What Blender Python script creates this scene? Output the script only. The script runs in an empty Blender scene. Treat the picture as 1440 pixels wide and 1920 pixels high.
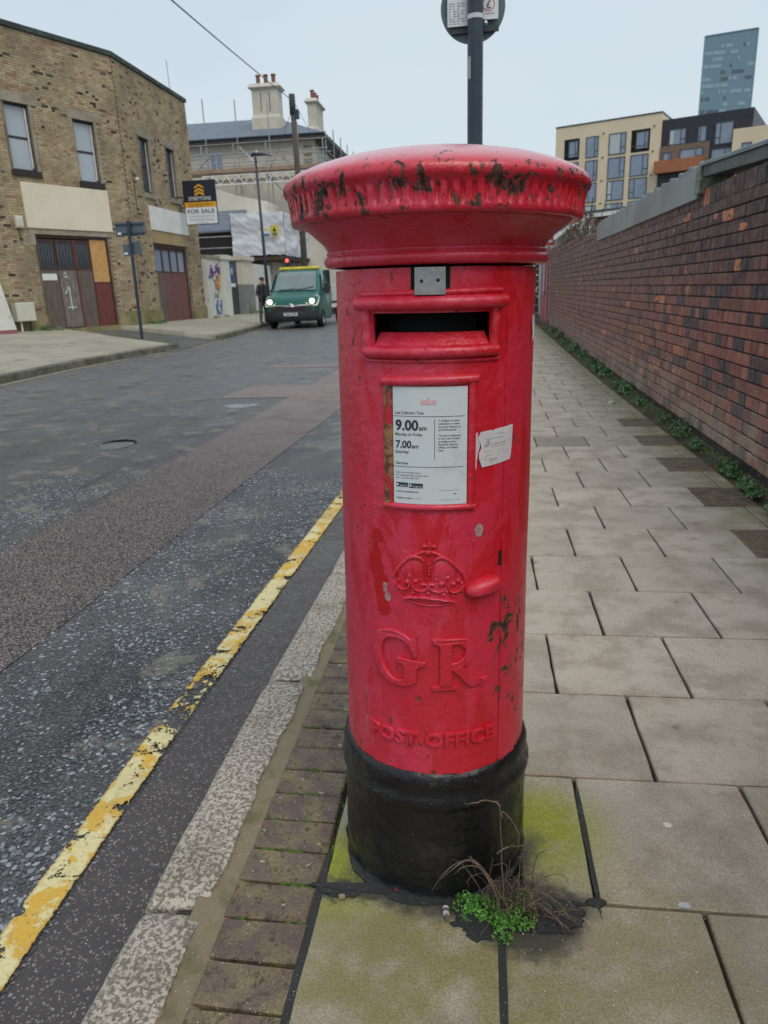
import bpy, math, random
import numpy as np
from mathutils import Vector, Matrix, noise as mnoise
rnd = random.Random(7)
R = math.radians
sc = bpy.context.scene
col = sc.collection

# ------------------------------------------------------------------ camera
cam_d = bpy.data.cameras.new('camera')
cam = bpy.data.objects.new('camera', cam_d); col.objects.link(cam); sc.camera = cam
cam_d.sensor_fit = 'VERTICAL'; cam_d.sensor_height = 36.0; cam_d.sensor_width = 27.0
cam_d.lens = 1350.0 / 1920.0 * 36.0
cam_d.clip_start = 0.05; cam_d.clip_end = 6000
_c = Matrix(((0.991, 0.004, -0.131), (0.126, -0.296, 0.947), (-0.035, -0.955, -0.294)))
_x = Vector((_c[0][0], _c[1][0], _c[2][0])); _d = Vector((_c[0][2], _c[1][2], _c[2][2])).normalized()
_x = (_x - _d * _x.dot(_d)).normalized(); _u = _x.cross(_d)      # right, up
m = Matrix(((_x[0], _u[0], -_d[0], 0), (_x[1], _u[1], -_d[1], 0), (_x[2], _u[2], -_d[2], 1.36), (0, 0, 0, 1)))
cam.matrix_world = m
cam_d.dof.use_dof = True; cam_d.dof.focus_distance = 1.38; cam_d.dof.aperture_fstop = 9.0

# ------------------------------------------------------------------ sky, sun, exposure
SUN_EL, SUN_AZ = R(52), R(148)
world = bpy.data.worlds.new('World'); sc.world = world; world.use_nodes = True
wt = world.node_tree; wt.nodes.clear()
wo = wt.nodes.new('ShaderNodeOutputWorld'); bg = wt.nodes.new('ShaderNodeBackground')
sky = wt.nodes.new('ShaderNodeTexSky'); sky.sky_type = 'NISHITA'; sky.sun_disc = False
sky.sun_elevation = SUN_EL; sky.sun_rotation = SUN_AZ
bg.inputs['Strength'].default_value = 0.1
tc = wt.nodes.new('ShaderNodeTexCoord'); nz = wt.nodes.new('ShaderNodeTexNoise')
mp = wt.nodes.new('ShaderNodeMapping'); mp.inputs['Scale'].default_value = (1, 1, 3.0)
wt.links.new(tc.outputs['Generated'], mp.inputs['Vector']); wt.links.new(mp.outputs['Vector'], nz.inputs['Vector'])
nz.inputs['Scale'].default_value = 2.1; nz.inputs['Detail'].default_value = 6
rp = wt.nodes.new('ShaderNodeValToRGB')
rp.color_ramp.elements[0].position = .35; rp.color_ramp.elements[0].color = (5.8, 7.1, 8.3, 1)
rp.color_ramp.elements[1].position = .65; rp.color_ramp.elements[1].color = (7.2, 8.0, 8.75, 1)
wt.links.new(nz.outputs['Fac'], rp.inputs['Fac'])
gz = wt.nodes.new('ShaderNodeSeparateXYZ'); wt.links.new(tc.outputs['Generated'], gz.inputs[0])
gm = wt.nodes.new('ShaderNodeMapRange'); gm.inputs[1].default_value = 0; gm.inputs[2].default_value = .55; gm.inputs[3].default_value = 1; gm.inputs[4].default_value = 0; wt.links.new(gz.outputs[2], gm.inputs[0])
hz = wt.nodes.new('ShaderNodeMix'); hz.data_type = 'RGBA'; hz.inputs[7].default_value = (6.9, 7.85, 8.35, 1); wt.links.new(gm.outputs[0], hz.inputs[0]); wt.links.new(rp.outputs[0], hz.inputs[6])
mx = wt.nodes.new('ShaderNodeMix'); mx.data_type = 'RGBA'; mx.inputs[0].default_value = .93
wt.links.new(sky.outputs[0], mx.inputs[6]); wt.links.new(hz.outputs[2], mx.inputs[7])
wt.links.new(mx.outputs[2], bg.inputs['Color']); wt.links.new(bg.outputs[0], wo.inputs['Surface'])
sun_d = bpy.data.lights.new('sun', 'SUN'); sun_d.energy = 1.5; sun_d.angle = R(35); sun_d.color = (1, .90, .76)
sun = bpy.data.objects.new('sun', sun_d); col.objects.link(sun)
sun.rotation_euler = (R(90) - SUN_EL, 0, R(180) - SUN_AZ); sun.location = (0, 0, 30)
sc.view_settings.view_transform = 'Standard'; sc.view_settings.look = 'None'
sc.view_settings.gamma = 1; sc.view_settings.exposure = 0.0; sc.view_settings.use_curve_mapping = False

# ------------------------------------------------------------------ helpers
ORG = {}
def org(o): return ORG.get(o.name, Vector((0, 0, 0))) if o is not None else Vector((0, 0, 0))
def tag(o, label=None, cat=None, group=None, kind=None):
    if label: o['label'] = label
    if cat: o['category'] = cat
    if group: o['group'] = group
    if kind: o['kind'] = kind
    return o
def empty(name, loc, label, cat, group=None):
    o = bpy.data.objects.new(name, None); o.location = loc; o.empty_display_size = .1
    col.objects.link(o); ORG[o.name] = Vector(loc); return tag(o, label, cat, group)
def copy_tree(o, parent=None, loc=None):
    c = o.copy(); col.objects.link(c); c.parent = parent
    if loc is not None: c.location = loc
    ORG[c.name] = ORG.get(o.name, Vector((0, 0, 0)))
    for ch in list(o.children): copy_tree(ch, c)
    return c
def ss(x, a, b):
    u = min(max((x - a) / (b - a), 0), 1); return u * u * (3 - 2 * u)
def gl(Y): return .22 * ss(Y, 8, 30)          # the street climbs gently
def kx(Y): return min(max(.02 * (Y - 2), 0), .07)

class MB:
    def __init__(s): s.v = []; s.f = []; s.c = []; s.cur = (0, 0, 0); s.anyc = False
    def tone(s, *c):
        s.cur = c if len(c) == 3 else (c[0], rnd.random(), rnd.random()); s.anyc = True; return s
    def add(s, vs, fs):
        n = len(s.v); s.v.extend(tuple(v) for v in vs)
        for f in fs: s.f.append(tuple(i + n for i in f)); s.c.append(s.cur)
        return s
    def box(s, x0, x1, y0, y1, z0, z1, M=None):
        vs = [(x, y, z) for z in (z0, z1) for y in (y0, y1) for x in (x0, x1)]
        if M: vs = [M(*v) for v in vs]
        return s.add(vs, [(0, 2, 3, 1), (4, 5, 7, 6), (0, 1, 5, 4), (2, 6, 7, 3), (0, 4, 6, 2), (1, 3, 7, 5)])
    def bbox(s, x0, x1, y0, y1, z0, z1, b=.003, M=None):        # box with its top edges bevelled
        vs = [(x0, y0, z0), (x1, y0, z0), (x1, y1, z0), (x0, y1, z0), (x0, y0, z1 - b), (x1, y0, z1 - b), (x1, y1, z1 - b), (x0, y1, z1 - b),
              (x0 + b, y0 + b, z1), (x1 - b, y0 + b, z1), (x1 - b, y1 - b, z1), (x0 + b, y1 - b, z1)]
        if M: vs = [M(*v) for v in vs]
        fs = [(3, 2, 1, 0), (8, 9, 10, 11)]
        for i in range(4):
            j = (i + 1) % 4; fs += [(i, j, j + 4, i + 4), (i + 4, j + 4, j + 8, i + 8)]
        return s.add(vs, fs)
    def tube(s, p0, p1, r, n=8, r1=None, caps=True):
        return s.poly([p0, p1], r, n, r1, caps)
    def poly(s, pts, r, n=8, r1=None, caps=True):
        pts = [Vector(p) for p in pts]; k = len(pts); vs = []; fs = []
        for i, p in enumerate(pts):
            t = (pts[min(i + 1, k - 1)] - pts[max(i - 1, 0)])
            t = t.normalized() if t.length > 1e-9 else Vector((0, 0, 1))
            a = t.cross(Vector((0, 0, 1)) if abs(t.z) < .95 else Vector((1, 0, 0))).normalized(); b = t.cross(a)
            rr = r if not callable(r) else r(i / (k - 1))
            if r1 is not None: rr = r + (r1 - r) * i / (k - 1)
            for j in range(n):
                q = 2 * math.pi * j / n; vs.append(p + a * rr * math.cos(q) + b * rr * math.sin(q))
        for i in range(k - 1):
            for j in range(n):
                fs.append((i * n + j, i * n + (j + 1) % n, (i + 1) * n + (j + 1) % n, (i + 1) * n + j))
        if caps: fs += [tuple(range(n))[::-1], tuple(range((k - 1) * n, k * n))]
        return s.add(vs, fs)
    def lathe(s, prof, n=48, c=(0, 0, 0), fr=None, a0=0, a1=2 * math.pi):
        full = abs(a1 - a0 - 2 * math.pi) < 1e-6; m_ = n if full else n + 1; vs = []; fs = []
        for (r, z) in prof:
            for j in range(m_):
                a = a0 + (a1 - a0) * j / n; rr = r if fr is None else fr(r, z, a)
                vs.append((c[0] + rr * math.cos(a), c[1] + rr * math.sin(a), c[2] + z))
        for i in range(len(prof) - 1):
            for j in range(n):
                k = (j + 1) % m_; fs.append((i * m_ + j, i * m_ + k, (i + 1) * m_ + k, (i + 1) * m_ + j))
        return s.add(vs, fs)
    def prism(s, pts, h, M=None):       # pts: closed 2-D outline; extruded in z by h
        n = len(pts); vs = [(x, y, 0) for x, y in pts] + [(x, y, h) for x, y in pts]
        if M: vs = [M(*v) for v in vs]
        fs = [tuple(range(n))[::-1], tuple(range(n, 2 * n))] + [(i, (i + 1) % n, n + (i + 1) % n, n + i) for i in range(n)]
        return s.add(vs, fs)
    def ball(s, c, r, n=8, sq=(1, 1, 1)):
        prof = [(math.sin(math.pi * i / (n // 2 + 1)) * 1.0, -math.cos(math.pi * i / (n // 2 + 1))) for i in range(n // 2 + 2)]
        vs = []; fs = []
        for (pr, pz) in prof:
            for j in range(n):
                a = 2 * math.pi * j / n; vs.append((c[0] + r * sq[0] * pr * math.cos(a), c[1] + r * sq[1] * pr * math.sin(a), c[2] + r * sq[2] * pz))
        for i in range(len(prof) - 1):
            for j in range(n):
                fs.append((i * n + j, i * n + (j + 1) % n, (i + 1) * n + (j + 1) % n, (i + 1) * n + j))
        return s.add(vs, fs)
    def mesh(s, name):
        me = bpy.data.meshes.new(name); me.from_pydata(s.v, [], s.f)
        if s.anyc and s.f:
            at = me.color_attributes.new('tone', 'FLOAT_COLOR', 'CORNER')
            cnt = np.array([len(f) for f in s.f]); cc = np.array([list(c) + [1] for c in s.c], dtype=np.float32)
            at.data.foreach_set('color', np.repeat(cc, cnt, axis=0).ravel())
        return me
    def build(s, name, mat_, parent=None, smooth=False, world_=True, angle=None):
        if parent is not None and world_:
            o_ = org(parent); s.v = [(v[0] - o_.x, v[1] - o_.y, v[2] - o_.z) for v in s.v]
        me = s.mesh(name)
        if mat_: me.materials.append(mat_)
        o = bpy.data.objects.new(name, me); col.objects.link(o); o.parent = parent; ORG[o.name] = org(parent).copy()
        if smooth:
            me.polygons.foreach_set('use_smooth', [True] * len(me.polygons))
            if angle is not None: me.set_sharp_from_angle(angle=R(angle))
        return o
def inst(name, me, parent, loc, rot=None):
    o = bpy.data.objects.new(name, me); col.objects.link(o); o.parent = parent
    po = org(parent); o.location = (loc[0] - po.x, loc[1] - po.y, loc[2] - po.z)
    if rot: o.rotation_euler = rot
    return o

# ------------------------------------------------------------------ materials
class NT:
    def __init__(s, name):
        s.m = bpy.data.materials.new(name); s.m.use_nodes = True; s.t = s.m.node_tree
        s.b = s.t.nodes['Principled BSDF']; s.out = s.t.nodes['Material Output']
    def n(s, typ, **kw):
        nd = s.t.nodes.new(typ)
        for k, v in kw.items(): setattr(nd, k, v)
        return nd
    def l(s, a, b): s.t.links.new(a, b)
    def val(s, inp, v):
        if hasattr(v, 'is_output') or isinstance(v, bpy.types.NodeSocket): s.l(v, inp)
        else: inp.default_value = v
    def co(s, kind='Object', sc_=None):
        if kind == 'World': o = s.n('ShaderNodeNewGeometry').outputs['Position']
        else: o = s.n('ShaderNodeTexCoord').outputs[kind]
        if sc_:
            mp_ = s.n('ShaderNodeMapping'); mp_.inputs['Scale'].default_value = sc_; s.l(o, mp_.inputs['Vector']); o = mp_.outputs[0]
        return o
    def noise(s, co, scale, detail=4, rough=.55, dist=0, out='Fac'):
        nd = s.n('ShaderNodeTexNoise'); s.l(co, nd.inputs['Vector'])
        nd.inputs['Scale'].default_value = scale; nd.inputs['Detail'].default_value = detail
        nd.inputs['Roughness'].default_value = rough; nd.inputs['Distortion'].default_value = dist
        return nd.outputs[out]
    def vor(s, co, scale, feat='F1', out='Distance', rand=1):
        nd = s.n('ShaderNodeTexVoronoi', feature=feat); s.l(co, nd.inputs['Vector']); nd.inputs['Scale'].default_value = scale
        nd.inputs['Randomness'].default_value = rand
        return nd.outputs[out]
    def mr(s, x, a, b, c=0., d=1., smooth=True):
        nd = s.n('ShaderNodeMapRange'); nd.interpolation_type = 'SMOOTHSTEP' if smooth else 'LINEAR'
        s.val(nd.inputs[0], x)
        for i, v in zip((1, 2, 3, 4), (a, b, c, d)): s.val(nd.inputs[i], v)
        return nd.outputs[0]
    def ma(s, op, a, b=0., c=None):
        nd = s.n('ShaderNodeMath', operation=op); s.val(nd.inputs[0], a); s.val(nd.inputs[1], b)
        if c is not None: s.val(nd.inputs[2], c)
        return nd.outputs[0]
    def mix(s, f, a, b, mode='MIX'):
        nd = s.n('ShaderNodeMix', data_type='RGBA', blend_type=mode); s.val(nd.inputs[0], f)
        for i, v in ((6, a), (7, b)):
            if isinstance(v, tuple): nd.inputs[i].default_value = (*v[:3], 1)
            else: s.l(v, nd.inputs[i])
        return nd.outputs[2]
    def sep(s, v):
        nd = s.n('ShaderNodeSeparateXYZ'); s.l(v, nd.inputs[0]); return nd.outputs
    def attr(s, name='tone'):
        nd = s.n('ShaderNodeAttribute'); nd.attribute_name = name; sp = s.n('ShaderNodeSeparateColor'); s.l(nd.outputs['Color'], sp.inputs[0]); return sp.outputs
    def rand(s): return s.n('ShaderNodeObjectInfo').outputs['Random']
    def dist(s, co, p):
        nd = s.n('ShaderNodeVectorMath', operation='DISTANCE'); s.l(co, nd.inputs[0]); nd.inputs[1].default_value = p; return nd.outputs['Value']
    def bump(s, h, strength=.3, d=.01, prev=None):
        nd = s.n('ShaderNodeBump'); nd.inputs['Strength'].default_value = strength; nd.inputs['Distance'].default_value = d
        s.l(h, nd.inputs['Height'])
        if prev: s.l(prev, nd.inputs['Normal'])
        return nd.outputs[0]
    def fin(s, color=None, rough=None, normal=None, metal=None, **kw):
        if color is not None:
            if isinstance(color, tuple): s.b.inputs['Base Color'].default_value = (*color[:3], 1)
            else: s.l(color, s.b.inputs['Base Color'])
        if rough is not None: s.val(s.b.inputs['Roughness'], rough)
        if metal is not None: s.val(s.b.inputs['Metallic'], metal)
        if normal is not None: s.l(normal, s.b.inputs['Normal'])
        for k, v in kw.items(): s.val(s.b.inputs[k], v)
        return s.m
def mk(name, c1, c2=None, rough=.7, scale=4, bscale=60, bump=.15, metal=0, coord='Object', stretch=None, dirt=None, spec=None, bd=.004):
    t = NT(name); co = t.co(coord, stretch)
    c2 = c2 or tuple(x * .78 for x in c1)
    f = t.mr(t.noise(co, scale, 6, .6), .35, .65)
    c = t.mix(f, c1, c2)
    if dirt: c = t.mix(t.mr(t.noise(co, scale * 3.1, 5, .7), .56, .7), c, dirt)
    nb = t.bump(t.noise(co, bscale, 5, .6), bump, bd) if bump else None
    r = t.mr(t.noise(co, scale * 2, 3), .3, .7, rough - .08, rough + .1)
    t.fin(c, r, nb, metal)
    if spec is not None: t.b.inputs['Specular IOR Level'].default_value = spec
    return t.m
def glass_mat(name, c=(.03, .04, .05), rough=.08):
    t = NT(name); co = t.co('Object'); f = t.noise(co, 1.3, 3)
    return t.fin(t.mix(f, c, tuple(x * 1.8 for x in c)), rough, None, 0)
def emit(name, c, s_):
    t = NT(name); return t.fin(c, .3, None, None, **{'Emission Color': (*c, 1), 'Emission Strength': s_})
M = {}
# red cast-iron paint, chalky in parts, chipped to primer and rust
def red_mat():
    t = NT('red_paint'); co = t.co('Object'); cs = t.co('Object', (1, 1, .35)); x, y, z = t.sep(co)
    big = t.mr(t.noise(cs, 7.5, 7, .62, .6), .46, .53)
    blotch = t.mr(t.noise(cs, 13, 7, .65, .8), .57, .62)
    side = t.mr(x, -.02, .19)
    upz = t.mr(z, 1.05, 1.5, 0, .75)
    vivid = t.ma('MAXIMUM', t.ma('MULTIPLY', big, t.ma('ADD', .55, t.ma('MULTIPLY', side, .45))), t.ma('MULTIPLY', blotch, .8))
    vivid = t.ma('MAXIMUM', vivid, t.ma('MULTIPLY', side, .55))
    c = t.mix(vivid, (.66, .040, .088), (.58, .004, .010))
    c = t.mix(t.ma('MULTIPLY', t.noise(co, 3, 3), .35), c, (.42, .018, .035))
    grime = t.mr(t.noise(co, 28, 8, .7), .55, .75, 0, .35); c = t.mix(grime, c, (.22, .02, .025))
    dome_sheen = t.ma('MULTIPLY', t.mr(z, 1.545, 1.575, 0, .62), t.mr(t.noise(co, 9, 6, .65), .3, .6, .55, 1)); c = t.mix(dome_sheen, c, (.70, .26, .31))  # sky sheen on the dome top, painted in as lighter pink
    # chips
    n = t.noise(t.co('Object', (1, 1, .7)), 40, 9, .68, .4)
    rim = t.ma('MULTIPLY', t.mr(z, 1.468, 1.485), t.mr(z, 1.556, 1.545))
    spot = t.mr(t.dist(co, (.16, -.125, .70)), .02, .11, 1, 0)
    spot2 = t.mr(t.dist(co, (.188, -.09, .60)), .0, .22, 1, 0)
    edge = t.mr(z, .40, .36, 0, .6)
    bias = t.ma('MAXIMUM', t.ma('MULTIPLY', rim, .108), t.ma('MAXIMUM', t.ma('MULTIPLY', spot, .13), t.ma('MULTIPLY', spot2, .08)))
    for p_, r_, k_ in (((.112, -.252, 1.513), .040, .22), ((-.035, -.276, 1.519), .035, .13), ((.165, -.232, 1.535), .04, .12), ((-.16, -.232, 1.50), .03, .14), ((.03, -.275, 1.545), .05, .10), ((-.10, -.26, 1.545), .04, .10), ((.155, -.125, .745), .035, .10)):
        bias = t.ma('MAXIMUM', bias, t.mr(t.dist(co, p_), .004, r_, k_, 0))
    bias = t.ma('ADD', bias, t.ma('MULTIPLY', edge, .05))
    nn = t.ma('ADD', n, bias); chip = t.mr(nn, .665, .685); ring = t.mr(nn, .645, .665)
    n2 = t.noise(co, 70, 4)
    c = t.mix(ring, c, (.34, .10, .07))
    c = t.mix(chip, c, t.mix(t.mr(n2, .45, .6), (.028, .016, .015), (.085, .04, .026)))
    crack = t.mr(t.vor(t.co('Object', (1, 1, .6)), 34, 'DISTANCE_TO_EDGE'), .0, .012, 1, 0)
    ck = t.ma('MULTIPLY', crack, t.mr(t.noise(co, 9, 4), .58, .66)); c = t.mix(t.ma('MULTIPLY', ck, .75), c, (.06, .01, .012))
    low = t.mr(t.ma('ADD', z, t.ma('MULTIPLY', t.ma('SUBTRACT', t.noise(co, 22, 6, .6), .5), .03)), .3785, .3775)
    c = t.mix(low, c, (.010, .010, .011))
    b1 = t.bump(t.noise(co, 130, 4, .6), .22, .002)
    b2 = t.bump(t.noise(co, 30, 6, .6, .6), .55, .006, b1); b2 = t.bump(t.mr(t.noise(t.co('Object', (1, 1, .6)), 16, 5, .55, 1.5), .45, .55), .18, .004, b2)
    h = t.ma('SUBTRACT', 0., t.ma('ADD', t.ma('MULTIPLY', t.mr(nn, .64, .672), 1.), t.ma('MULTIPLY', ck, .4)))
    b3 = t.bump(h, .8, .003, b2)
    rough = t.mr(t.noise(co, 20, 5), .3, .7, .26, .44); rough = t.mix(chip, rough, (.8, .8, .8))
    top = t.mr(z, 1.53, 1.56); t.fin(c, rough, b3, 0, **{'Specular IOR Level': .5}); t.val(t.b.inputs['Coat Weight'], t.ma('MULTIPLY', t.ma('ADD', .12, t.ma('MULTIPLY', top, .88)), t.ma('SUBTRACT', 1., chip))); t.b.inputs['Coat Roughness'].default_value = .24
    return t.m
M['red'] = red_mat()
def blackbase():
    t = NT('black_bitumen_paint'); co = t.co('Object'); x, y, z = t.sep(co)
    c = t.mix(t.mr(t.noise(co, 9, 7, .7), .5, .72), (.008, .008, .010), (.028, .026, .025))
    c = t.mix(t.mr(t.noise(co, 24, 8, .7), .63, .7), c, (.11, .06, .035))
    c = t.mix(t.mr(t.noise(co, 190, 2), .72, .76, 0, .5), c, (.3, .3, .3))
    c = t.mix(t.ma('MULTIPLY', t.mr(z, .07, .0), t.mr(t.noise(co, 18, 5), .4, .6)), c, (.05, .055, .02))
    b = t.bump(t.noise(co, 42, 7, .65, .5), .5, .005); b = t.bump(t.noise(t.co('Object', (1, 1, 2.2)), 11, 5, .6), .5, .014, b)
    return t.fin(c, t.mr(t.noise(co, 30, 4), .35, .65, .15, .4), b)
M['base'] = blackbase()
def slab_mat():
    t = NT('concrete_paving'); co = t.co('World'); r = t.rand(); a = t.attr()
    rr = t.ma('FRACT', t.ma('ADD', r, a[0]))
    c = t.mix(rr, (.51, .445, .365), (.415, .365, .30))
    c = t.mix(t.mr(rr, .965, .97), c, (.24, .205, .185))
    c = t.mix(t.mr(t.noise(co, 4.5, 8, .68), .42, .62, 0, .75), c, (.30, .25, .19))
    c = t.mix(t.mr(t.noise(co, 55, 6, .75), .5, .75, 0, .55), c, (.22, .185, .15))
    c = t.mix(t.mr(t.noise(co, 140, 3, .6), .6, .72, 0, .5), c, (.47, .45, .40))
    c = t.mix(t.mr(t.noise(co, 9, 2), .70, .735, 0, .55), c, (.10, .095, .09))
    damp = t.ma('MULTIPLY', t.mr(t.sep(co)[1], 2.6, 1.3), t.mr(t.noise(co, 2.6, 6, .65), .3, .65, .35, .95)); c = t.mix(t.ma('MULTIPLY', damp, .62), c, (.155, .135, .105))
    wall = t.mr(t.sep(co)[0], 1.15, 1.85, 0, 1)
    # algae: near the box foot and along the wall
    m1 = t.mr(t.dist(co, (.15, 1.60, 0)), .05, .26, 1, 0); m2 = t.mr(t.dist(co, (-.34, 1.42, 0)), .03, .24, 1, 0)
    m3 = t.mr(t.dist(co, (-.10, 1.10, 0)), .15, .55, 1, 0); m4 = t.mr(t.dist(co, (.25, 1.18, 0)), .05, .5, .8, 0)
    pat = t.mr(t.noise(co, 8, 7, .66), .28, .58)
    strong = t.ma('MULTIPLY', t.ma('MAXIMUM', m1, m2), t.mr(t.noise(co, 14, 5), .3, .5, .55, 1))
    soft = t.ma('MULTIPLY', t.ma('MAXIMUM', t.ma('MAXIMUM', m3, m4), wall), pat)
    c = t.mix(t.ma('MULTIPLY', soft, .9), c, (.215, .19, .068))
    c = t.mix(strong, c, t.mix(t.noise(co, 40, 4), (.30, .34, .025), (.20, .20, .03)))
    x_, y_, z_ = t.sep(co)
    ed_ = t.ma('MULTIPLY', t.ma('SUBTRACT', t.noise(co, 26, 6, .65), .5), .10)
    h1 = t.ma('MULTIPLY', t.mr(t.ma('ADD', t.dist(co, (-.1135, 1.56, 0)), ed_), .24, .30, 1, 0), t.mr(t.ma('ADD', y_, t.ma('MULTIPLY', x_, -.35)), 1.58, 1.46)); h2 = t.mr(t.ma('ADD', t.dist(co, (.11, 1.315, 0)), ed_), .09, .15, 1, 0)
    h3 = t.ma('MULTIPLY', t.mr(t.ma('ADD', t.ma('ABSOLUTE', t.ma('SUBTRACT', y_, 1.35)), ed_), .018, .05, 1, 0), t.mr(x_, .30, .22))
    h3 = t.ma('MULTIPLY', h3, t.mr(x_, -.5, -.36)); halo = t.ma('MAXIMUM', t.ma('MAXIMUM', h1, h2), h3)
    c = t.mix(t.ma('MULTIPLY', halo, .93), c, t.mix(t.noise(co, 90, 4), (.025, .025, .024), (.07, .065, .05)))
    gr = t.mr(t.noise(co, 210, 4, .7), .33, .67, .68, 1.30, False); c = t.mix(1., c, gr, 'MULTIPLY')
    fine = t.vor(t.co('World', (1, 1, 0)), 260, 'F1', 'Distance')
    b = t.bump(t.noise(co, 260, 4, .7), .35, .002); b = t.bump(fine, .25, .001, b); b = t.bump(t.noise(co, 30, 6, .7), .3, .004, b)
    return t.fin(c, t.mr(t.noise(co, 6, 4), .3, .7, .55, .8), b)
M['slab'] = slab_mat()
def paver_mat():
    t = NT('weathered_paver'); co = t.co('World'); r = t.rand(); a = t.attr(); rr = t.ma('FRACT', t.ma('ADD', r, a[0]))
    c = t.mix(rr, (.10, .068, .060), (.17, .12, .088))
    c = t.mix(t.mr(t.noise(co, 17, 7, .65), .42, .62), c, (.21, .165, .08))
    c = t.mix(t.mr(t.noise(co, 34, 8, .74), .50, .62, 0, .85), c, (.040, .031, .028))
    c = t.mix(t.mr(t.noise(co, 30, 6, .65), .64, .68), c, (.36, .37, .29))
    gr = t.mr(t.noise(co, 150, 5, .75), .3, .7, .6, 1.4, False); c = t.mix(1., c, gr, 'MULTIPLY')
    c = t.mix(t.mr(t.noise(co, 210, 2), .68, .74, 0, .8), c, (.42, .40, .36))
    b = t.bump(t.noise(co, 160, 5, .7), .5, .003); b = t.bump(t.noise(co, 24, 5, .7), .4, .006, b)
    return t.fin(c, t.mr(t.noise(co, 9, 4), .3, .7, .45, .75), b)
M['paver'] = paver_mat()
def granite():
    t = NT('granite_kerb'); co = t.co('World')
    c = t.mix(t.noise(co, 130, 3), (.60, .54, .46), (.40, .35, .29))
    pit = t.mr(t.noise(co, 85, 8, .74), .53, .62); c = t.mix(t.ma('MULTIPLY', pit, .8), c, (.27, .235, .165))
    c = t.mix(t.mr(t.noise(co, 6, 5), .45, .7, 0, .5), c, (.24, .21, .14))
    c = t.mix(t.mr(t.sep(co)[2], -.02, -.09), c, (.07, .06, .05))
    b = t.bump(t.ma('SUBTRACT', 1., t.mr(t.noise(co, 85, 8, .74), .48, .64)), .9, .006); b = t.bump(t.noise(co, 220, 4, .7), .6, .003, b)
    return t.fin(c, .78, b)
M['kerb'] = granite()
def mortar():
    t = NT('sandy_mortar'); co = t.co('World')
    c = t.mix(t.noise(co, 30, 7, .7), (.30, .25, .16), (.19, .165, .09)); c = t.mix(t.mr(t.noise(co, 240, 2), .6, .7), c, (.35, .32, .26))
    c = t.mix(t.mr(t.noise(co, 11, 4), .5, .7, 0, .6), c, (.10, .10, .03))
    return t.fin(c, .85, t.bump(t.noise(co, 150, 5, .75), .8, .006))
M['mortar'] = mortar()
def bed():
    t = NT('joint_dirt'); co = t.co('World')
    c = t.mix(t.noise(co, 60, 6, .7), (.022, .021, .02), (.06, .055, .045))
    moss = t.ma('MULTIPLY', t.mr(t.noise(co, 7, 5), .52, .6), t.mr(t.noise(co, 70, 3), .4, .6))
    lft = t.mr(t.sep(co)[0], -.1, -.5, .12, .9); c = t.mix(t.ma('MULTIPLY', moss, lft), c, (.10, .17, .012))
    c = t.mix(t.ma('MULTIPLY', moss, .5), c, (.06, .08, .02))
    return t.fin(c, .9, t.bump(t.noise(co, 130, 5, .75), .8, .01))
M['bed'] = bed()
def tarblack():
    t = NT('black_tarmac_fill'); co = t.co('World')
    c = t.mix(t.noise(co, 22, 7, .7), (.018, .018, .02), (.05, .05, .05)); c = t.mix(t.mr(t.noise(co, 170, 3), .64, .70), c, (.22, .22, .21))
    return t.fin(c, t.mr(t.noise(co, 12, 3), .3, .7, .35, .8), t.bump(t.noise(co, 150, 5, .75), .8, .008))
M['fill'] = tarblack()
def road_mat():
    t = NT('wet_asphalt'); co = t.co('World'); x, y, z = t.sep(co)
    v = t.n('ShaderNodeTexVoronoi'); t.l(co, v.inputs['Vector']); v.inputs['Scale'].default_value = 85
    sp = t.n('ShaderNodeSeparateColor'); t.l(v.outputs['Color'], sp.inputs[0]); rnd_ = sp.outputs[0]
    c = t.mix(rnd_, (.045, .048, .054), (.17, .178, .19)); c = t.mix(t.mr(rnd_, .9, .93), c, (.26, .27, .28))
    gap = t.mr(v.outputs['Distance'], .25, .55); c = t.mix(gap, c, (.016, .015, .016))
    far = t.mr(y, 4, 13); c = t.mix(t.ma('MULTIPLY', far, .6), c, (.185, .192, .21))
    band = t.noise(t.co('World', (.9, .12, 1)), 2.2, 5, .6); c = t.mix(t.mr(band, .4, .62, 0, .45), c, (.12, .118, .12), 'MIX')
    big = t.noise(co, .8, 5, .6); c = t.mix(t.mr(big, .5, .7, 0, .5), c, (.19, .19, .19))
    stain = t.mr(t.noise(co, 3.3, 7, .72), .54, .62, 0, .7); c = t.mix(stain, c, (.22, .20, .165)); tarry = t.mr(t.noise(co, 1.7, 7, .7), .56, .64, 0, .75); c = t.mix(tarry, c, (.05, .05, .055))
    pud = t.ma('MULTIPLY', t.mr(t.noise(co, 2.1, 5, .6), .52, .6), t.mr(t.dist(co, (-1.25, 5.0, -.1)), .3, 1.1, 1, 0))
    rough = t.mr(t.noise(co, 2.4, 5), .35, .65, .26, .50); rough = t.mix(pud, rough, (.12, .12, .12))
    hgt = t.ma('SUBTRACT', 1., v.outputs['Distance'])
    b = t.bump(t.ma('MULTIPLY', hgt, t.ma('SUBTRACT', 1., pud)), .8, .008); b = t.bump(t.noise(co, 400, 2), .3, .001, b)
    c = t.mix(t.ma('MULTIPLY', pud, .6), c, (.03, .03, .035))
    return t.fin(c, rough, b)
M['road'] = road_mat()
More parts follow.
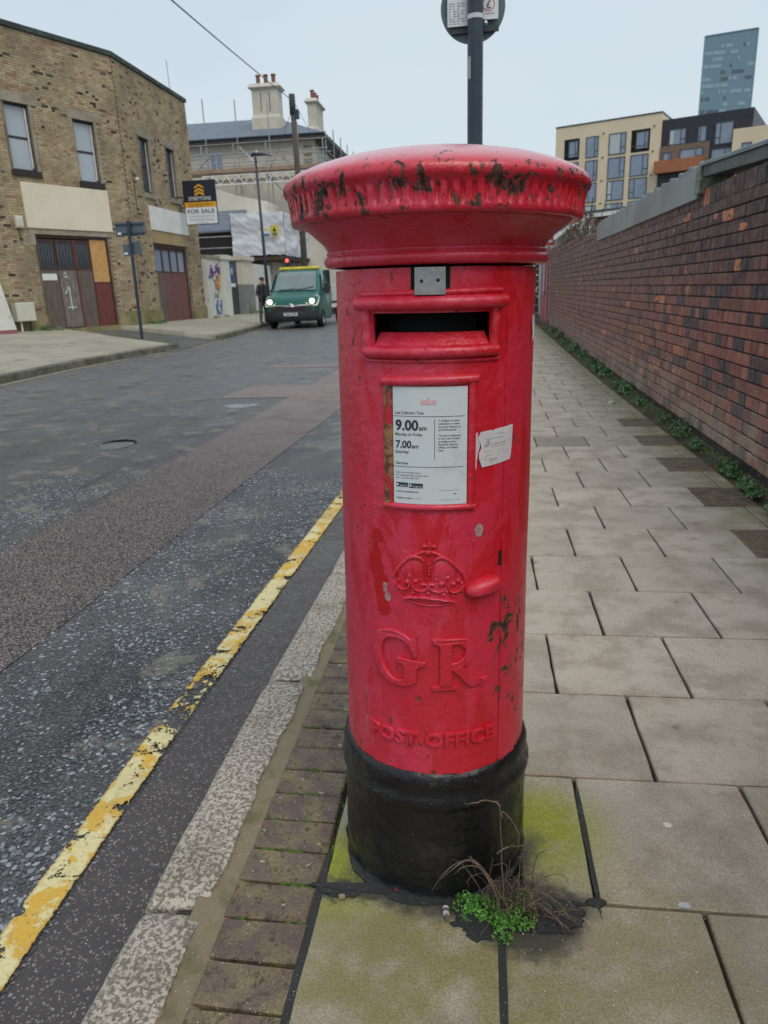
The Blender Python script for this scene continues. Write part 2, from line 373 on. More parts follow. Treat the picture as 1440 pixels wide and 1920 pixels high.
def patch_mat(name, ca, cb, sc_=85):
    t = NT(name); co = t.co('World')
    v = t.n('ShaderNodeTexVoronoi'); t.l(co, v.inputs['Vector']); v.inputs['Scale'].default_value = sc_
    sp = t.n('ShaderNodeSeparateColor'); t.l(v.outputs['Color'], sp.inputs[0])
    c = t.mix(sp.outputs[0], ca, cb); c = t.mix(t.mr(sp.outputs[1], .85, .9), c, (.26, .20, .18))
    c = t.mix(t.mr(v.outputs['Distance'], .3, .6), c, (.03, .026, .026))
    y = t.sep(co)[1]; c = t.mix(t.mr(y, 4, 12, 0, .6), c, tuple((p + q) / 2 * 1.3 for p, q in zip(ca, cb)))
    c = t.mix(t.mr(t.noise(co, 3, 6, .7), .5, .7, 0, .4), c, (.06, .058, .062))
    return t.fin(c, t.mr(t.noise(co, 3, 4), .3, .7, .4, .65), t.bump(t.ma('SUBTRACT', 1., v.outputs['Distance']), .7, .006))
M['patch'] = patch_mat('reddish_trench_asphalt', (.145, .108, .106), (.31, .24, .225))
def gutter():
    t = NT('gutter_asphalt'); co = t.co('World')
    v = t.n('ShaderNodeTexVoronoi'); t.l(co, v.inputs['Vector']); v.inputs['Scale'].default_value = 115
    sp = t.n('ShaderNodeSeparateColor'); t.l(v.outputs['Color'], sp.inputs[0])
    c = t.mix(t.noise(co, 12, 6, .7), (.034, .030, .032), (.088, .074, .068))
    st = t.ma('MULTIPLY', t.mr(sp.outputs[0], .66, .70), t.mr(v.outputs['Distance'], .42, .34)); c = t.mix(st, c, t.mix(sp.outputs[1], (.19, .12, .105), (.20, .205, .215)))
    c = t.mix(t.mr(t.noise(co, 3, 5), .5, .65, 0, .5), c, (.09, .08, .07))
    return t.fin(c, t.mr(t.noise(co, 5, 5), .35, .65, .22, .5), t.bump(t.noise(co, 60, 7, .75), .6, .006))
M['gutter'] = gutter()
def yellow():
    t = NT('yellow_line_paint'); co = t.co('World')
    v = t.n('ShaderNodeTexVoronoi'); t.l(co, v.inputs['Vector']); v.inputs['Scale'].default_value = 95
    sp = t.n('ShaderNodeSeparateColor'); t.l(v.outputs['Color'], sp.inputs[0])
    c = t.mix(t.mr(t.noise(co, 6.5, 8, .66, .3), .475, .52), (.70, .62, .33), (.66, .40, .045))
    c = t.mix(t.mr(t.noise(co, 3, 5), .45, .7, 0, .55), c, (.46, .38, .19))
    crack = t.mr(t.vor(co, 60, 'DISTANCE_TO_EDGE'), 0, .018, .6, 0); crack = t.ma('MULTIPLY', crack, t.mr(t.noise(co, 8, 3), .4, .6)); c = t.mix(crack, c, (.16, .13, .07))
    c = t.mix(t.mr(t.noise(co, 60, 6, .7), .5, .75, 0, .65), c, (.27, .21, .10))
    th = t.ma('ADD', t.noise(co, 10, 9, .72, .3), t.ma('MULTIPLY', t.ma('SUBTRACT', v.outputs['Distance'], .4), -.09))
    x, y, z = t.sep(co); xc = t.ma('ADD', -1.0935, t.ma('MULTIPLY', 1.5, t.ma('MINIMUM', t.ma('MAXIMUM', t.ma('MULTIPLY', t.ma('SUBTRACT', y, 2.), .02), 0.), .07)))
    ed = t.ma('DIVIDE', t.ma('ABSOLUTE', t.ma('SUBTRACT', x, xc)), .052); ed = t.ma('ADD', ed, t.ma('MULTIPLY', t.ma('SUBTRACT', t.noise(co, 34, 8, .75), .5), .55))
    edge = t.mr(ed, .88, .97)
    near = t.ma('MULTIPLY', t.mr(t.dist(co, (-1.09, 2.25, -.09)), .05, .35, 1, 0), .13); th = t.ma('ADD', th, near)
    wear = t.ma('MAXIMUM', t.mr(th, .55, .575), edge); c = t.mix(t.mr(th, .52, .56, 0, .6), c, (.30, .20, .06)); c = t.mix(t.mr(ed, .72, .9, 0, .6), c, (.50, .32, .06))
    road_ = t.mix(sp.outputs[0], (.035, .036, .04), (.12, .125, .13)); c = t.mix(t.ma('MULTIPLY', wear, .5), c, road_); t.val(t.b.inputs['Alpha'], t.ma('SUBTRACT', 1., wear))
    b = t.bump(t.ma('SUBTRACT', 1., v.outputs['Distance']), .45, .004); b = t.bump(t.ma('ADD', t.noise(co, 70, 5, .7), t.ma('MULTIPLY', wear, -.8)), .5, .004, b)
    return t.fin(c, t.mix(wear, (.5, .5, .5), (.35, .35, .35)), b)
M['yellow'] = yellow()
def brickwall():
    t = NT('glazed_red_brick'); co = t.co('World'); a = t.attr(); x, y, z = t.sep(co)
    c = t.mix(a[0], (.21, .062, .048), (.40, .14, .092))
    c = t.mix(t.mr(a[0], .86, .90), c, (.055, .038, .05)); c = t.mix(t.mr(a[2], .5, 1., 0, .55), c, (.12, .042, .042))
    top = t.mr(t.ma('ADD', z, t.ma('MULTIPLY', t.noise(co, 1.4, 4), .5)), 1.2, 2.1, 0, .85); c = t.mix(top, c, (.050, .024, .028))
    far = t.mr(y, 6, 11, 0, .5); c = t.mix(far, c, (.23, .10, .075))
    sp_ = t.mr(t.ma('ADD', a[1], t.ma('MULTIPLY', t.mr(t.noise(t.co('World', (1, .7, 3)), 1.5, 3), .5, .7), .16)), .955, .965)
    sp_ = t.ma('MULTIPLY', sp_, t.mr(t.noise(co, 22, 4, .6), .40, .46)); c = t.mix(sp_, c, (.62, .20, .08))
    low = t.ma('MULTIPLY', t.mr(z, .75, .1), t.mr(t.noise(co, 2.6, 6, .65), .45, .6, .25, .75)); c = t.mix(low, c, (.38, .33, .26))
    c = t.mix(t.mr(t.noise(co, 18, 7, .7), .55, .72, 0, .5), c, (.03, .016, .016))
    c = t.mix(t.mr(t.noise(t.co('World', (1, 1, .3)), 3.1, 5, .6), .6, .7, 0, .55), c, (.035, .02, .022))
    c = t.mix(t.mr(t.noise(co, 31, 6, .7), .69, .72, 0, .7), c, (.38, .34, .28))
    gr = t.mr(t.noise(co, 75, 5, .75), .3, .7, .6, 1.4, False); c = t.mix(1., c, gr, 'MULTIPLY')
    b = t.bump(t.noise(co, 90, 6, .7), .5, .005); b = t.bump(t.noise(co, 12, 4, .6), .4, .01, b)
    return t.fin(c, t.mr(t.noise(co, 14, 4), .3, .7, .32, .65), b)
M['brick'] = brickwall()
M['brick_mortar'] = mk('dark_mortar', (.020, .016, .015), (.055, .045, .038), .95, 7, 90, .6, coord='World', dirt=(.17, .15, .12))
def london():
    t = NT('london_stock_brick'); co = t.co('World'); a = t.attr(); z = t.sep(co)[2]
    c = t.mix(a[0], (.36, .28, .165), (.50, .41, .265))
    c = t.mix(t.mr(a[1], .88, .9), c, (.33, .19, .12)); c = t.mix(t.mr(a[2], .94, .95), c, (.035, .033, .04))
    c = t.mix(t.mr(t.noise(co, .9, 6, .65), .42, .66, 0, .6), c, (.20, .155, .11)); c = t.mix(t.mr(t.noise(co, 4, 5, .6), .55, .7, 0, .4), c, (.27, .22, .15))
    return t.fin(c, .9, t.bump(t.noise(co, 50, 5, .7), .4, .01))
M['london'] = london()
M['lmortar'] = mk('sooty_mortar', (.26, .21, .145), (.15, .12, .09), .95, 2, 40, .5, coord='World')
M['coping'] = mk('green_grey_coping', (.055, .075, .065), (.03, .04, .035), .7, 2, 30, .2)
M['stone'] = mk('weathered_lintel_stone', (.34, .31, .24), (.24, .21, .16), .85, 3, 30, .3)
M['plinth'] = mk('mossy_rendered_plinth', (.30, .25, .14), (.17, .16, .07), .9, 2, 20, .4, coord='World', dirt=(.10, .12, .03))
M['cream_panel'] = mk('cream_sign_panel', (.74, .67, .54), (.68, .60, .47), .7, .8, 20, .05)
M['white_panel'] = mk('white_sign_panel', (.78, .78, .75), (.70, .71, .70), .6, 2, 20, .05)
M['dark_wood'] = mk('dark_brown_painted_wood', (.055, .028, .024), (.09, .045, .036), .7, 6, 40, .3, stretch=(4, 4, .6), dirt=(.12, .10, .09))
M['grey_wood'] = mk('bare_weathered_wood', (.24, .22, .19), (.13, .10, .085), .85, 6, 40, .4, stretch=(5, 5, .5), dirt=(.10, .07, .06))
M['brown_wood'] = mk('worn_brown_door', (.105, .075, .062), (.16, .13, .11), .8, 5, 40, .4, stretch=(5, 5, .5), dirt=(.05, .03, .028))
M['red_wood'] = mk('oxide_red_door', (.17, .05, .04), (.12, .032, .028), .7, 5, 40, .3, stretch=(5, 5, .6))
M['pink_wood'] = mk('faded_red_door', (.20, .085, .08), (.12, .05, .045), .75, 5, 40, .3, stretch=(5, 5, .5), dirt=(.26, .2, .19))
M['ply'] = mk('chipboard', (.50, .26, .09), (.58, .34, .14), .8, 9, 80, .2)
M['frame'] = mk('dark_window_frame', (.03, .02, .022), None, .6, 6, 30, .1)
M['blind'] = mk('grey_white_blind', (.42, .47, .52), (.38, .43, .48), .5, .8, 10, 0)
M['glass'] = glass_mat('dark_window_glass', (.04, .05, .06), .1)
M['glass_blue'] = glass_mat('blue_grey_glass', (.16, .20, .27), .12)
M['white_curtain'] = mk('white_curtain', (.50, .55, .55), (.42, .48, .5), .6, 8, 20, 0, stretch=(6, 6, .1))
M['white_frame'] = mk('white_painted_frame', (.7, .7, .7), None, .5, 5, 30, .03)
M['pale_plastic'] = mk('pale_plastic_box', (.60, .60, .50), (.55, .54, .44), .5, 3, 30, .03)
M['navy'] = mk('navy_print', (.012, .018, .035), None, .4, 5, 30, 0)
M['print_yellow'] = mk('amber_print', (.75, .38, .02), (.70, .34, .02), .5, 5, 30, 0)
M['print_white'] = mk('white_print', (.72, .75, .78), (.68, .72, .75), .5, 3, 30, 0)
M['print_grey'] = mk('grey_print', (.16, .18, .2), None, .5, 3, 30, 0)
M['print_pink'] = mk('faded_pink_print', (.75, .36, .40), (.70, .38, .42), .5, 3, 30, 0)
M['print_pale'] = mk('pale_grey_print', (.42, .45, .46), None, .5, 3, 30, 0)
M['print_dark'] = mk('charcoal_print', (.035, .05, .055), (.03, .042, .05), .45, 3, 30, 0)
M['plate'] = mk('white_enamel_plate', (.63, .69, .71), (.60, .66, .69), .25, 3, 60, .02, dirt=(.55, .60, .62))
M['paper'] = mk('torn_white_paper', (.66, .64, .66), (.58, .55, .58), .6, 9, 60, .25, dirt=(.50, .38, .42))
M['steel'] = mk('scratched_steel', (.38, .38, .38), (.26, .26, .26), .35, 18, 120, .2, metal=.8)
M['galv'] = mk('galvanised_tube', (.36, .38, .40), (.28, .30, .32), .45, 3, 40, .05, metal=.5)
M['post_black'] = mk('black_post_paint', (.018, .030, .055), (.024, .038, .065), .38, 5, 60, .08)
M['sign_back'] = mk('grey_sign_back', (.10, .145, .165), (.085, .125, .145), .45, 3, 30, .03)
M['sign_back2'] = mk('blue_grey_sign_back', (.085, .12, .155), (.07, .10, .13), .5, 3, 30, .03)
M['void'] = mk('unlit_dark', (.006, .006, .007), None, .9, 3, 30, 0)
M['slate'] = mk('slate_roof', (.15, .18, .23), (.11, .135, .17), .6, 2, 18, .4, stretch=(.6, .6, 4))
M['render'] = mk('pale_render', (.66, .62, .53), (.58, .54, .46), .85, .5, 20, .1, coord='World', dirt=(.38, .34, .26))
M['chim'] = mk('cream_chimney_render', (.58, .55, .47), (.50, .47, .40), .85, 2, 20, .1)
M['pot'] = mk('terracotta_pot', (.24, .10, .065), None, .8, 4, 20, .1)
M['soffit'] = mk('grey_brown_soffit', (.16, .13, .12), None, .8, 2, 20, .1)
M['board'] = mk('scaffold_board', (.34, .24, .17), (.24, .17, .12), .8, 3, 20, .3)
def sheet_mat():
    t = NT('white_debris_sheeting'); co = t.co('Object')
    c = t.mix(t.noise(co, 1.2, 5, .6), (.70, .72, .76), (.54, .56, .61))
    return t.fin(c, .45, t.bump(t.noise(co, 2.4, 6, .6, .8), .25, .05), 0)
M['sheet'] = sheet_mat()
M['white_wall'] = mk('white_painted_wall', (.66, .66, .61), (.58, .58, .52), .8, 1.2, 20, .15, coord='World', dirt=(.34, .36, .27))
M['grey_wall'] = mk('grey_painted_band', (.22, .23, .23), (.18, .19, .19), .8, 1.2, 20, .1, coord='World')
M['brown_brick'] = mk('dark_brown_brick', (.10, .065, .045), (.065, .042, .032), .9, 5, 14, .5, coord='World')
M['purple'] = mk('purple_spray', (.20, .09, .28), None, .6, 9, 30, 0)
M['orange'] = mk('orange_spray', (.55, .30, .10), None, .6, 9, 30, 0)
M['blue_spray'] = mk('blue_spray', (.10, .20, .42), None, .6, 9, 30, 0)
M['grey_spray'] = mk('grey_spray', (.22, .24, .26), None, .6, 9, 30, 0)
M['van_green'] = mk('green_van_paint', (.014, .105, .088), (.018, .12, .10), .25, 2, 30, .0)
M['van_plastic'] = mk('black_bumper_plastic', (.022, .024, .028), None, .55, 6, 60, .1)
M['windscreen'] = glass_mat('windscreen_glass', (.13, .165, .17), .08)  # base colour lightened to carry the sky reflected in the glass
M['chrome'] = mk('bright_trim', (.55, .57, .58), None, .25, 4, 30, 0, metal=.6)
M['headlight'] = emit('lit_headlamp', (1., .86, .55), 5.0)
M['lamp_glass'] = mk('headlamp_lens', (.6, .62, .55), None, .15, 4, 30, 0)
M['tyre'] = mk('tyre_rubber', (.015, .015, .016), None, .8, 6, 60, .2)
M['rim'] = mk('grey_wheel_trim', (.34, .34, .35), None, .4, 6, 60, 0, metal=.4)
M['van_yellow'] = mk('yellow_light_bar', (.75, .62, .06), None, .35, 4, 30, 0)
M['red_light'] = emit('red_signal', (1., .05, .03), 6.0)
M['skin'] = mk('skin', (.42, .22, .16), None, .6, 8, 60, .05)
M['jacket'] = mk('dark_jacket', (.018, .022, .034), (.03, .035, .05), .7, 6, 40, .4)
M['jeans'] = mk('blue_grey_jeans', (.07, .09, .12), (.10, .12, .16), .8, 6, 40, .3)
M['shoe'] = mk('brown_shoe', (.12, .07, .05), None, .6, 6, 40, .1)
M['pole_wood'] = mk('weathered_pole_timber', (.10, .085, .075), (.07, .06, .052), .9, 4, 30, .4, stretch=(6, 6, .4))
M['cable'] = mk('grey_cable', (.16, .18, .20), None, .6, 4, 30, 0)
M['flash'] = mk('grey_cladding', (.28, .31, .31), (.25, .225, .225), .5, .5, 30, .03)
M['gutter_metal'] = mk('dark_grey_box_gutter', (.075, .095, .10), (.06, .075, .08), .45, 2, 30, .1)
M['gutter_edge'] = mk('grey_gutter_edge', (.21, .25, .26), (.16, .19, .20), .45, 2, 30, .1)
M['lichen'] = mk('lichen_gutter_end', (.28, .29, .22), (.12, .14, .11), .9, 16, 40, .4)
M['cream_clad'] = mk('cream_cladding', (.72, .60, .43), (.68, .56, .40), .7, .4, 8, .03, coord='World')
M['black_clad'] = mk('black_standing_seam', (.024, .024, .036), (.03, .03, .044), .5, 1, 8, .05, coord='World')
M['apt_brick'] = mk('pale_brown_brick', (.21, .155, .115), (.15, .11, .085), .85, 6, 12, .3, coord='World')
M['balcony'] = mk('orange_balcony_panel', (.36, .13, .055), (.32, .115, .05), .55, .6, 8, 0)
M['apt_frame'] = mk('teal_grey_frame', (.06, .085, .10), None, .5, 2, 8, 0)
M['tower_glass'] = mk('tower_glass_dark', (.15, .245, .31), (.13, .22, .285), .25, .02, 8, 0)
M['tower_light'] = mk('tower_glass_light', (.24, .36, .42), (.21, .33, .39), .25, .02, 8, 0)
M['hoarding'] = mk('faded_red_hoarding', (.34, .085, .095), (.42, .14, .15), .6, 3, 30, .1)
M['shop_red'] = mk('red_shop_sign', (.62, .07, .03), None, .4, 3, 30, 0)
M['poster'] = mk('pale_torn_poster', (.48, .44, .55), (.36, .33, .45), .7, 4, 30, .2)
M['gate_dark'] = mk('dark_steel_gate', (.035, .045, .05), (.05, .06, .065), .6, 2, 30, .1)
M['dish'] = mk('grey_dish', (.40, .41, .42), None, .5, 3, 30, 0)
M['bark'] = mk('bark', (.09, .07, .055), None, .9, 10, 50, .5)
M['twig'] = mk('dead_twig', (.20, .145, .10), (.11, .075, .055), .8, 40, 90, .2)
def leaf_mat(name, a_, b_):
    t = NT(name); a = t.attr(); c = t.mix(a[0], a_, b_)
    return t.fin(c, .55, None, 0, **{'Subsurface Weight': 0.0})
M['leaf'] = leaf_mat('weed_leaf', (.06, .13, .045), (.16, .26, .10))
M['leaf_bright'] = leaf_mat('bright_weed_leaf', (.05, .20, .02), (.13, .34, .045))
M['leaf_dark'] = leaf_mat('dark_tree_leaf', (.02, .035, .018), (.05, .075, .035))
M['leaf_red'] = leaf_mat('bare_bush_leaf', (.10, .05, .045), (.13, .14, .07))
M['chip'] = (lambda t: t.fin(t.mix(t.attr()[0], (.06, .066, .075), (.36, .38, .41)), .42, t.bump(t.noise(t.co('World'), 300, 3), .3, .001)))(NT('road_stone_chip'))
M['gchip'] = (lambda t: t.fin(t.mix(t.attr()[1], (.22, .14, .12), (.24, .25, .26)), .45))(NT('gutter_chip'))
M['moss'] = mk('bright_moss', (.09, .17, .012), (.05, .09, .015), .95, 60, 300, .9, coord='World')
M['white_bit'] = mk('chalky_white', (.6, .6, .57), None, .7, 30, 90, .2)
M['pink_paint'] = mk('dusty_pink_paint', (.30, .10, .11), None, .8, 3, 30, .1)
M['ground'] = mk('distant_ground', (.08, .085, .06), (.12, .11, .09), .95, .2, 5, .1, coord='World')
M['pavement_far'] = mk('worn_far_pavement', (.38, .355, .29), (.30, .285, .235), .85, .8, 20, .15, coord='World', dirt=(.16, .16, .09))
M['lane'] = mk('lane_asphalt', (.085, .085, .085), (.12, .12, .115), .7, 1, 40, .3, coord='World')
M['pale_yellow'] = mk('faded_yellow_line', (.42, .33, .16), (.28, .23, .14), .8, 6, 30, .2, coord='World')

# ------------------------------------------------------------------ text helpers
def text_mesh(body, size, ext=0., bev=0., align='LEFT', bold=0., space=1., sx=1., bres=1):
    cu = bpy.data.curves.new('txt', 'FONT'); cu.body = body; cu.size = size; cu.extrude = ext; cu.bevel_depth = bev
    cu.bevel_resolution = bres; cu.align_x = align; cu.space_character = space; cu.offset = bold; cu.resolution_u = 3
    ob = bpy.data.objects.new('txt', cu); col.objects.link(ob)
    dg = bpy.context.evaluated_depsgraph_get(); me = bpy.data.meshes.new_from_object(ob.evaluated_get(dg))
    vs = [(v.co.x * sx, v.co.y, v.co.z) for v in me.vertices]; fs = [tuple(p.vertices) for p in me.polygons]
    bpy.data.objects.remove(ob); bpy.data.curves.remove(cu); bpy.data.meshes.remove(me)
    return vs, fs
def shape_mesh(splines, ext, bev):      # 2-D outlines (holes by even-odd) -> solid with rounded edges
    cu = bpy.data.curves.new('shp', 'CURVE'); cu.dimensions = '2D'; cu.fill_mode = 'BOTH'; cu.extrude = ext; cu.bevel_depth = bev; cu.bevel_resolution = 2
    for pts in splines:
        sp = cu.splines.new('POLY'); sp.points.add(len(pts) - 1); sp.use_cyclic_u = True
        for p, q in zip(sp.points, pts): p.co = (q[0], q[1], 0, 1)
    ob = bpy.data.objects.new('shp', cu); col.objects.link(ob)
    dg = bpy.context.evaluated_depsgraph_get(); me = bpy.data.meshes.new_from_object(ob.evaluated_get(dg))
    vs = [tuple(v.co) for v in me.vertices]; fs = [tuple(p.vertices) for p in me.polygons]
    bpy.data.objects.remove(ob); bpy.data.curves.remove(cu); bpy.data.meshes.remove(me)
    return vs, fs
#PART2
# ------------------------------------------------------------------ ground, road, kerb, paving
def strip(x0, x1, y0, y1, z, nx=1, step=1.0, slope=0.0, x0f=None, x1f=None):
    b = MB(); ys = [y0 + (y1 - y0) * i / max(1, int((y1 - y0) / step)) for i in range(max(1, int((y1 - y0) / step)) + 1)]
    vs = []; fs = []
    for y in ys:
        a = x0 if x0f is None else x0f(y); c = x1 if x1f is None else x1f(y)
        for i in range(nx + 1):
            vs.append((a + (c - a) * i / nx, y, z + gl(y)))
    for j in range(len(ys) - 1):
        for i in range(nx):
            k = j * (nx + 1) + i; fs.append((k, k + 1, k + nx + 2, k + nx + 1))
    return b.add(vs, fs)
g = MB().add([(-1500, -300, -.35), (1500, -300, -.35), (1500, 3000, -.35), (-1500, 3000, -.35)], [(0, 1, 2, 3)]).build('ground', M['ground']); tag(g, kind='structure')
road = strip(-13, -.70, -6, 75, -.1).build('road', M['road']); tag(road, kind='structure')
gut = strip(0, 0, -3, 40, -.096, x0f=lambda y: -1.03 + kx(y) * 1.3, x1f=lambda y: -.76 + kx(y)).build('gutter_strip', M['gutter'], road)
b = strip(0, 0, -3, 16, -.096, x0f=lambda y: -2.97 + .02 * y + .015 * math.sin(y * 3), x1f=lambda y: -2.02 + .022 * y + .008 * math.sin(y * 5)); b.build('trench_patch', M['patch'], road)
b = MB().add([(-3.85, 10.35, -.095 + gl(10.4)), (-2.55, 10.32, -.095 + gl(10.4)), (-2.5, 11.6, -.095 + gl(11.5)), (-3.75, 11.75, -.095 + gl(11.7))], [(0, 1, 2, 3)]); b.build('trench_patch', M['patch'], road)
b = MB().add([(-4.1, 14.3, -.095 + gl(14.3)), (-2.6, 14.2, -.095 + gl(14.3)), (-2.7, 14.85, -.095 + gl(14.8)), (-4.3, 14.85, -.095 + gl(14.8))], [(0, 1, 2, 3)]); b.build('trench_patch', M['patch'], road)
# pothole: shallow sunk rim and pale bottom, and a pale worn spot
b = MB(); pts = [(-3.78 + .17 * math.cos(a) * (1 + .25 * math.sin(3 * a)), 6.98 + .24 * math.sin(a) * (1 + .2 * math.cos(2 * a))) for a in [i * math.pi / 9 for i in range(18)]]
b.prism(pts, .006, lambda x, y, z: (x, y, z - .0995)); b.build('pothole_bottom', mk('pothole_bottom', (.15, .155, .165), (.11, .115, .12), .5, 12, 80, .4, coord='World'), road)
b = MB(); b.poly([(-3.97, 7.08, -.094), (-3.9, 7.2, -.09), (-3.78, 7.25, -.089), (-3.66, 7.2, -.09), (-3.6, 7.08, -.094)], .012, 6); b.build('pothole_rim', M['void'], road)
b = MB(); pts = [(-3.28 + .24 * math.cos(a), 9.6 + .17 * math.sin(a) * (1 + .2 * math.sin(3 * a))) for a in [i * math.pi / 9 for i in range(18)]]
b.prism(pts, .005, lambda x, y, z: (x, y, z - .0985 + gl(y))); b.build('pale_spot', mk('pale_road_spot', (.27, .29, .30), (.2, .21, .22), .6, 9, 80, .3, coord='World'), road)
# yellow line with broken, worn edges
def yline(y0, y1, step, xL, xR, z, amp, seed, gap=None):
    b = MB(); vs = []; fs = []; n = int((y1 - y0) / step)
    nx = 6
    for j in range(n + 1):
        y = y0 + step * j
        eL = amp * (mnoise.noise((y * 9, seed, 0)) + .6 * mnoise.noise((y * 34, seed, 2)) + .4 * mnoise.noise((y * 90, seed, 3)))
        eR = amp * (mnoise.noise((y * 8, seed + 5, 0)) + .6 * mnoise.noise((y * 30, seed, 7)) + .4 * mnoise.noise((y * 90, seed, 8)))
        a = xL(y) + eL; c = xR(y) + eR
        for i in range(nx + 1): vs.append((a + (c - a) * i / nx, y, z + gl(y)))
    for j in range(n):
        for i in range(nx):
            y = y0 + step * j; x = i / nx
            h = mnoise.fractal((x * 1.1 + seed, y * 6.0, seed * 3.1), 1., 2., 4)
            if h > .9: continue
            k = j * (nx + 1) + i; fs.append((k, k + 1, k + nx + 2, k + nx + 1))
    return b.add(vs, fs)
yl = yline(-.6, 14, .012, lambda y: -1.150 + kx(y) * 1.5, lambda y: -1.037 + kx(y) * 1.5, -.0915, .0045, 3).build('painted_line', M['yellow'], road)
# stone chips standing out of the worn surface near the camera
def chips(n, xr, yr, z, smin, smax, seed, dens=None, tones=(0, 1), flat=.5):
    rs = np.random.RandomState(seed); oct_ = np.array([(1, 0, 0), (.3, .95, 0), (-.8, .6, 0), (-.8, -.6, 0), (.3, -.95, 0), (0, 0, 1)], dtype=np.float64)
    tri = np.array([(0, 1, 5), (1, 2, 5), (2, 3, 5), (3, 4, 5), (4, 0, 5)])
    x = rs.uniform(*xr, n); y = yr[0] + (yr[1] - yr[0]) * rs.uniform(0, 1, n) ** 1.35
    if dens is not None:
        keep = dens(x, y, rs); x = x[keep]; y = y[keep]
    n = len(x); s_ = rs.uniform(smin, smax, n) * rs.uniform(.7, 1.3, n); an = rs.uniform(0, 6.28, n); el = rs.uniform(.55, 1, n); tx = rs.uniform(-.35, .35, (n, 2))
    v = np.repeat(oct_[None], n, 0) * (1 + rs.uniform(-.25, .25, (n, 6, 1)))
    v[:, :, 0] *= s_[:, None]; v[:, :, 1] *= (s_ * el)[:, None]; v[:, :, 2] *= (s_ * flat)[:, None]
    v[:, :, 0:1] += 0
    v[:, 5, 0] += tx[:, 0] * s_; v[:, 5, 1] += tx[:, 1] * s_
    ca, sa = np.cos(an)[:, None], np.sin(an)[:, None]
    X = v[:, :, 0] * ca - v[:, :, 1] * sa; Y = v[:, :, 0] * sa + v[:, :, 1] * ca
    V = np.stack([X + x[:, None], Y + y[:, None], v[:, :, 2] + z], -1).reshape(-1, 3)
    F = (tri[None] + 6 * np.arange(n)[:, None, None]).reshape(-1, 3)
    me = bpy.data.meshes.new('chips'); me.vertices.add(len(V)); me.vertices.foreach_set('co', V.ravel())
    me.loops.add(F.size); me.loops.foreach_set('vertex_index', F.ravel().astype(np.int32)); me.polygons.add(len(F))
    me.polygons.foreach_set('loop_start', np.arange(0, F.size, 3, dtype=np.int32)); me.polygons.foreach_set('loop_total', np.full(len(F), 3, dtype=np.int32))
    me.update(); at = me.color_attributes.new('tone', 'FLOAT_COLOR', 'CORNER')
    tn = rs.uniform(tones[0], tones[1], n) ** 2.0; c4 = np.stack([tn, rs.uniform(0, 1, n), rs.uniform(0, 1, n), np.ones(n)], -1)
    at.data.foreach_set('color', np.repeat(c4, 15, 0).astype(np.float32).ravel())
    return me
def dens_road(x, y, rs):
    k = np.array([mnoise.noise((float(a) * 3, float(c) * 3, 0)) for a, c in zip(x, y)])
    inband = (x > -2.97 + .02 * y) & (x < -2.02 + .022 * y)
    return (rs.uniform(0, 1, len(x)) < .62 + .9 * k) & ~(inband & (rs.uniform(0, 1, len(x)) < .55)) & ~((x > -1.15 + .02 * y) & (x < -1.03 + .02 * y))
me = chips(60000, (-3.8, -1.02), (.7, 5.8), -.0985, .0045, .0100, 5, dens_road, flat=.42)
me.materials.append(M['chip']); o = bpy.data.objects.new('road_stone_chips', me); col.objects.link(o); tag(o, 'dark grey stone chips standing proud in the worn wet asphalt beside the yellow line', 'stone chips', kind='stuff')
me = chips(5200, (-1.04, -.76), (.7, 5.0), -.0965, .0022, .0055, 15, lambda x, y, rs: (x > -1.03 + .02 * (y - 2)) & (x < -.79 + .02 * (y - 2)) & (rs.uniform(0, 1, len(x)) < .8), flat=.3)
me.materials.append(M['gchip']); o = bpy.data.objects.new('gutter_stone_chips', me); col.objects.link(o); tag(o, 'small pinkish and grey stone chips worn flat in the gutter strip beside the kerb', 'stone chips', kind='stuff')
# bed under the paving
pv = strip(-.79, 2.6, -3, 33, -.022, x0f=lambda y: -.70 + kx(y)); pv = pv.build('pavement', M['bed']); tag(pv, kind='structure')
# kerb stones: granite, rough inner edge
kb = empty('kerb', (-.7, 1.2, 0), 'granite kerb of long pitted stones edging the pavement by the post box', 'kerb')
kb['kind'] = 'structure'; del kb['category']; del kb['label']
def kerbstone(y0, y1, seed):
    b = MB(); n = int((y1 - y0) / .02); nx = 6; vs = []; fs = []
    for j in range(n + 1):
        y = y0 + .007 + (y1 - y0 - .014) * j / n; e = min(j, n - j); er = .022 * math.exp(-e * .75)
        xo = -.785 + kx(y) + .004 * mnoise.noise((y * 7, seed, 1)); xi = -.628 + kx(y) + .016 * mnoise.noise((y * 6, seed, 5)) + .009 * mnoise.noise((y * 40, seed, 9))
        z = gl(y); row = [(xo - .004, -.125), (xo - .001, -.022), (xo + .012, -.005)]
        for i in range(1, nx): row.append((xo + .012 + (xi - xo - .02) * i / nx, .0015 * mnoise.noise((i * 2.3, y * 25, seed)) + .004 * mnoise.noise((i * .9, y * 9, seed))))
        row += [(xi - .004, -.004), (xi, -.03)]
        for k, (x, zz) in enumerate(row): vs.append((x, y, zz - er * (1 if k > 1 else .6) + z))
        m_ = len(row)
    for j in range(n):
        for i in range(m_ - 1):
            k = j * m_ + i; fs.append((k, k + 1, k + m_ + 1, k + m_))
    fs += [tuple(range(m_))[::-1], tuple(range(n * m_, n * m_ + m_))]
    b.add(vs, fs); return b.build('kerb_stone', M['kerb'], kb, smooth=True, angle=50)
yk = [-1.85, -.8, .23, 1.265, 2.315, 3.37, 4.3, 5.3, 6.4, 7.4, 8.45, 9.5, 10.6, 11.6, 12.7]
for i in range(len(yk) - 1): kerbstone(yk[i], yk[i + 1], i * 3.7)
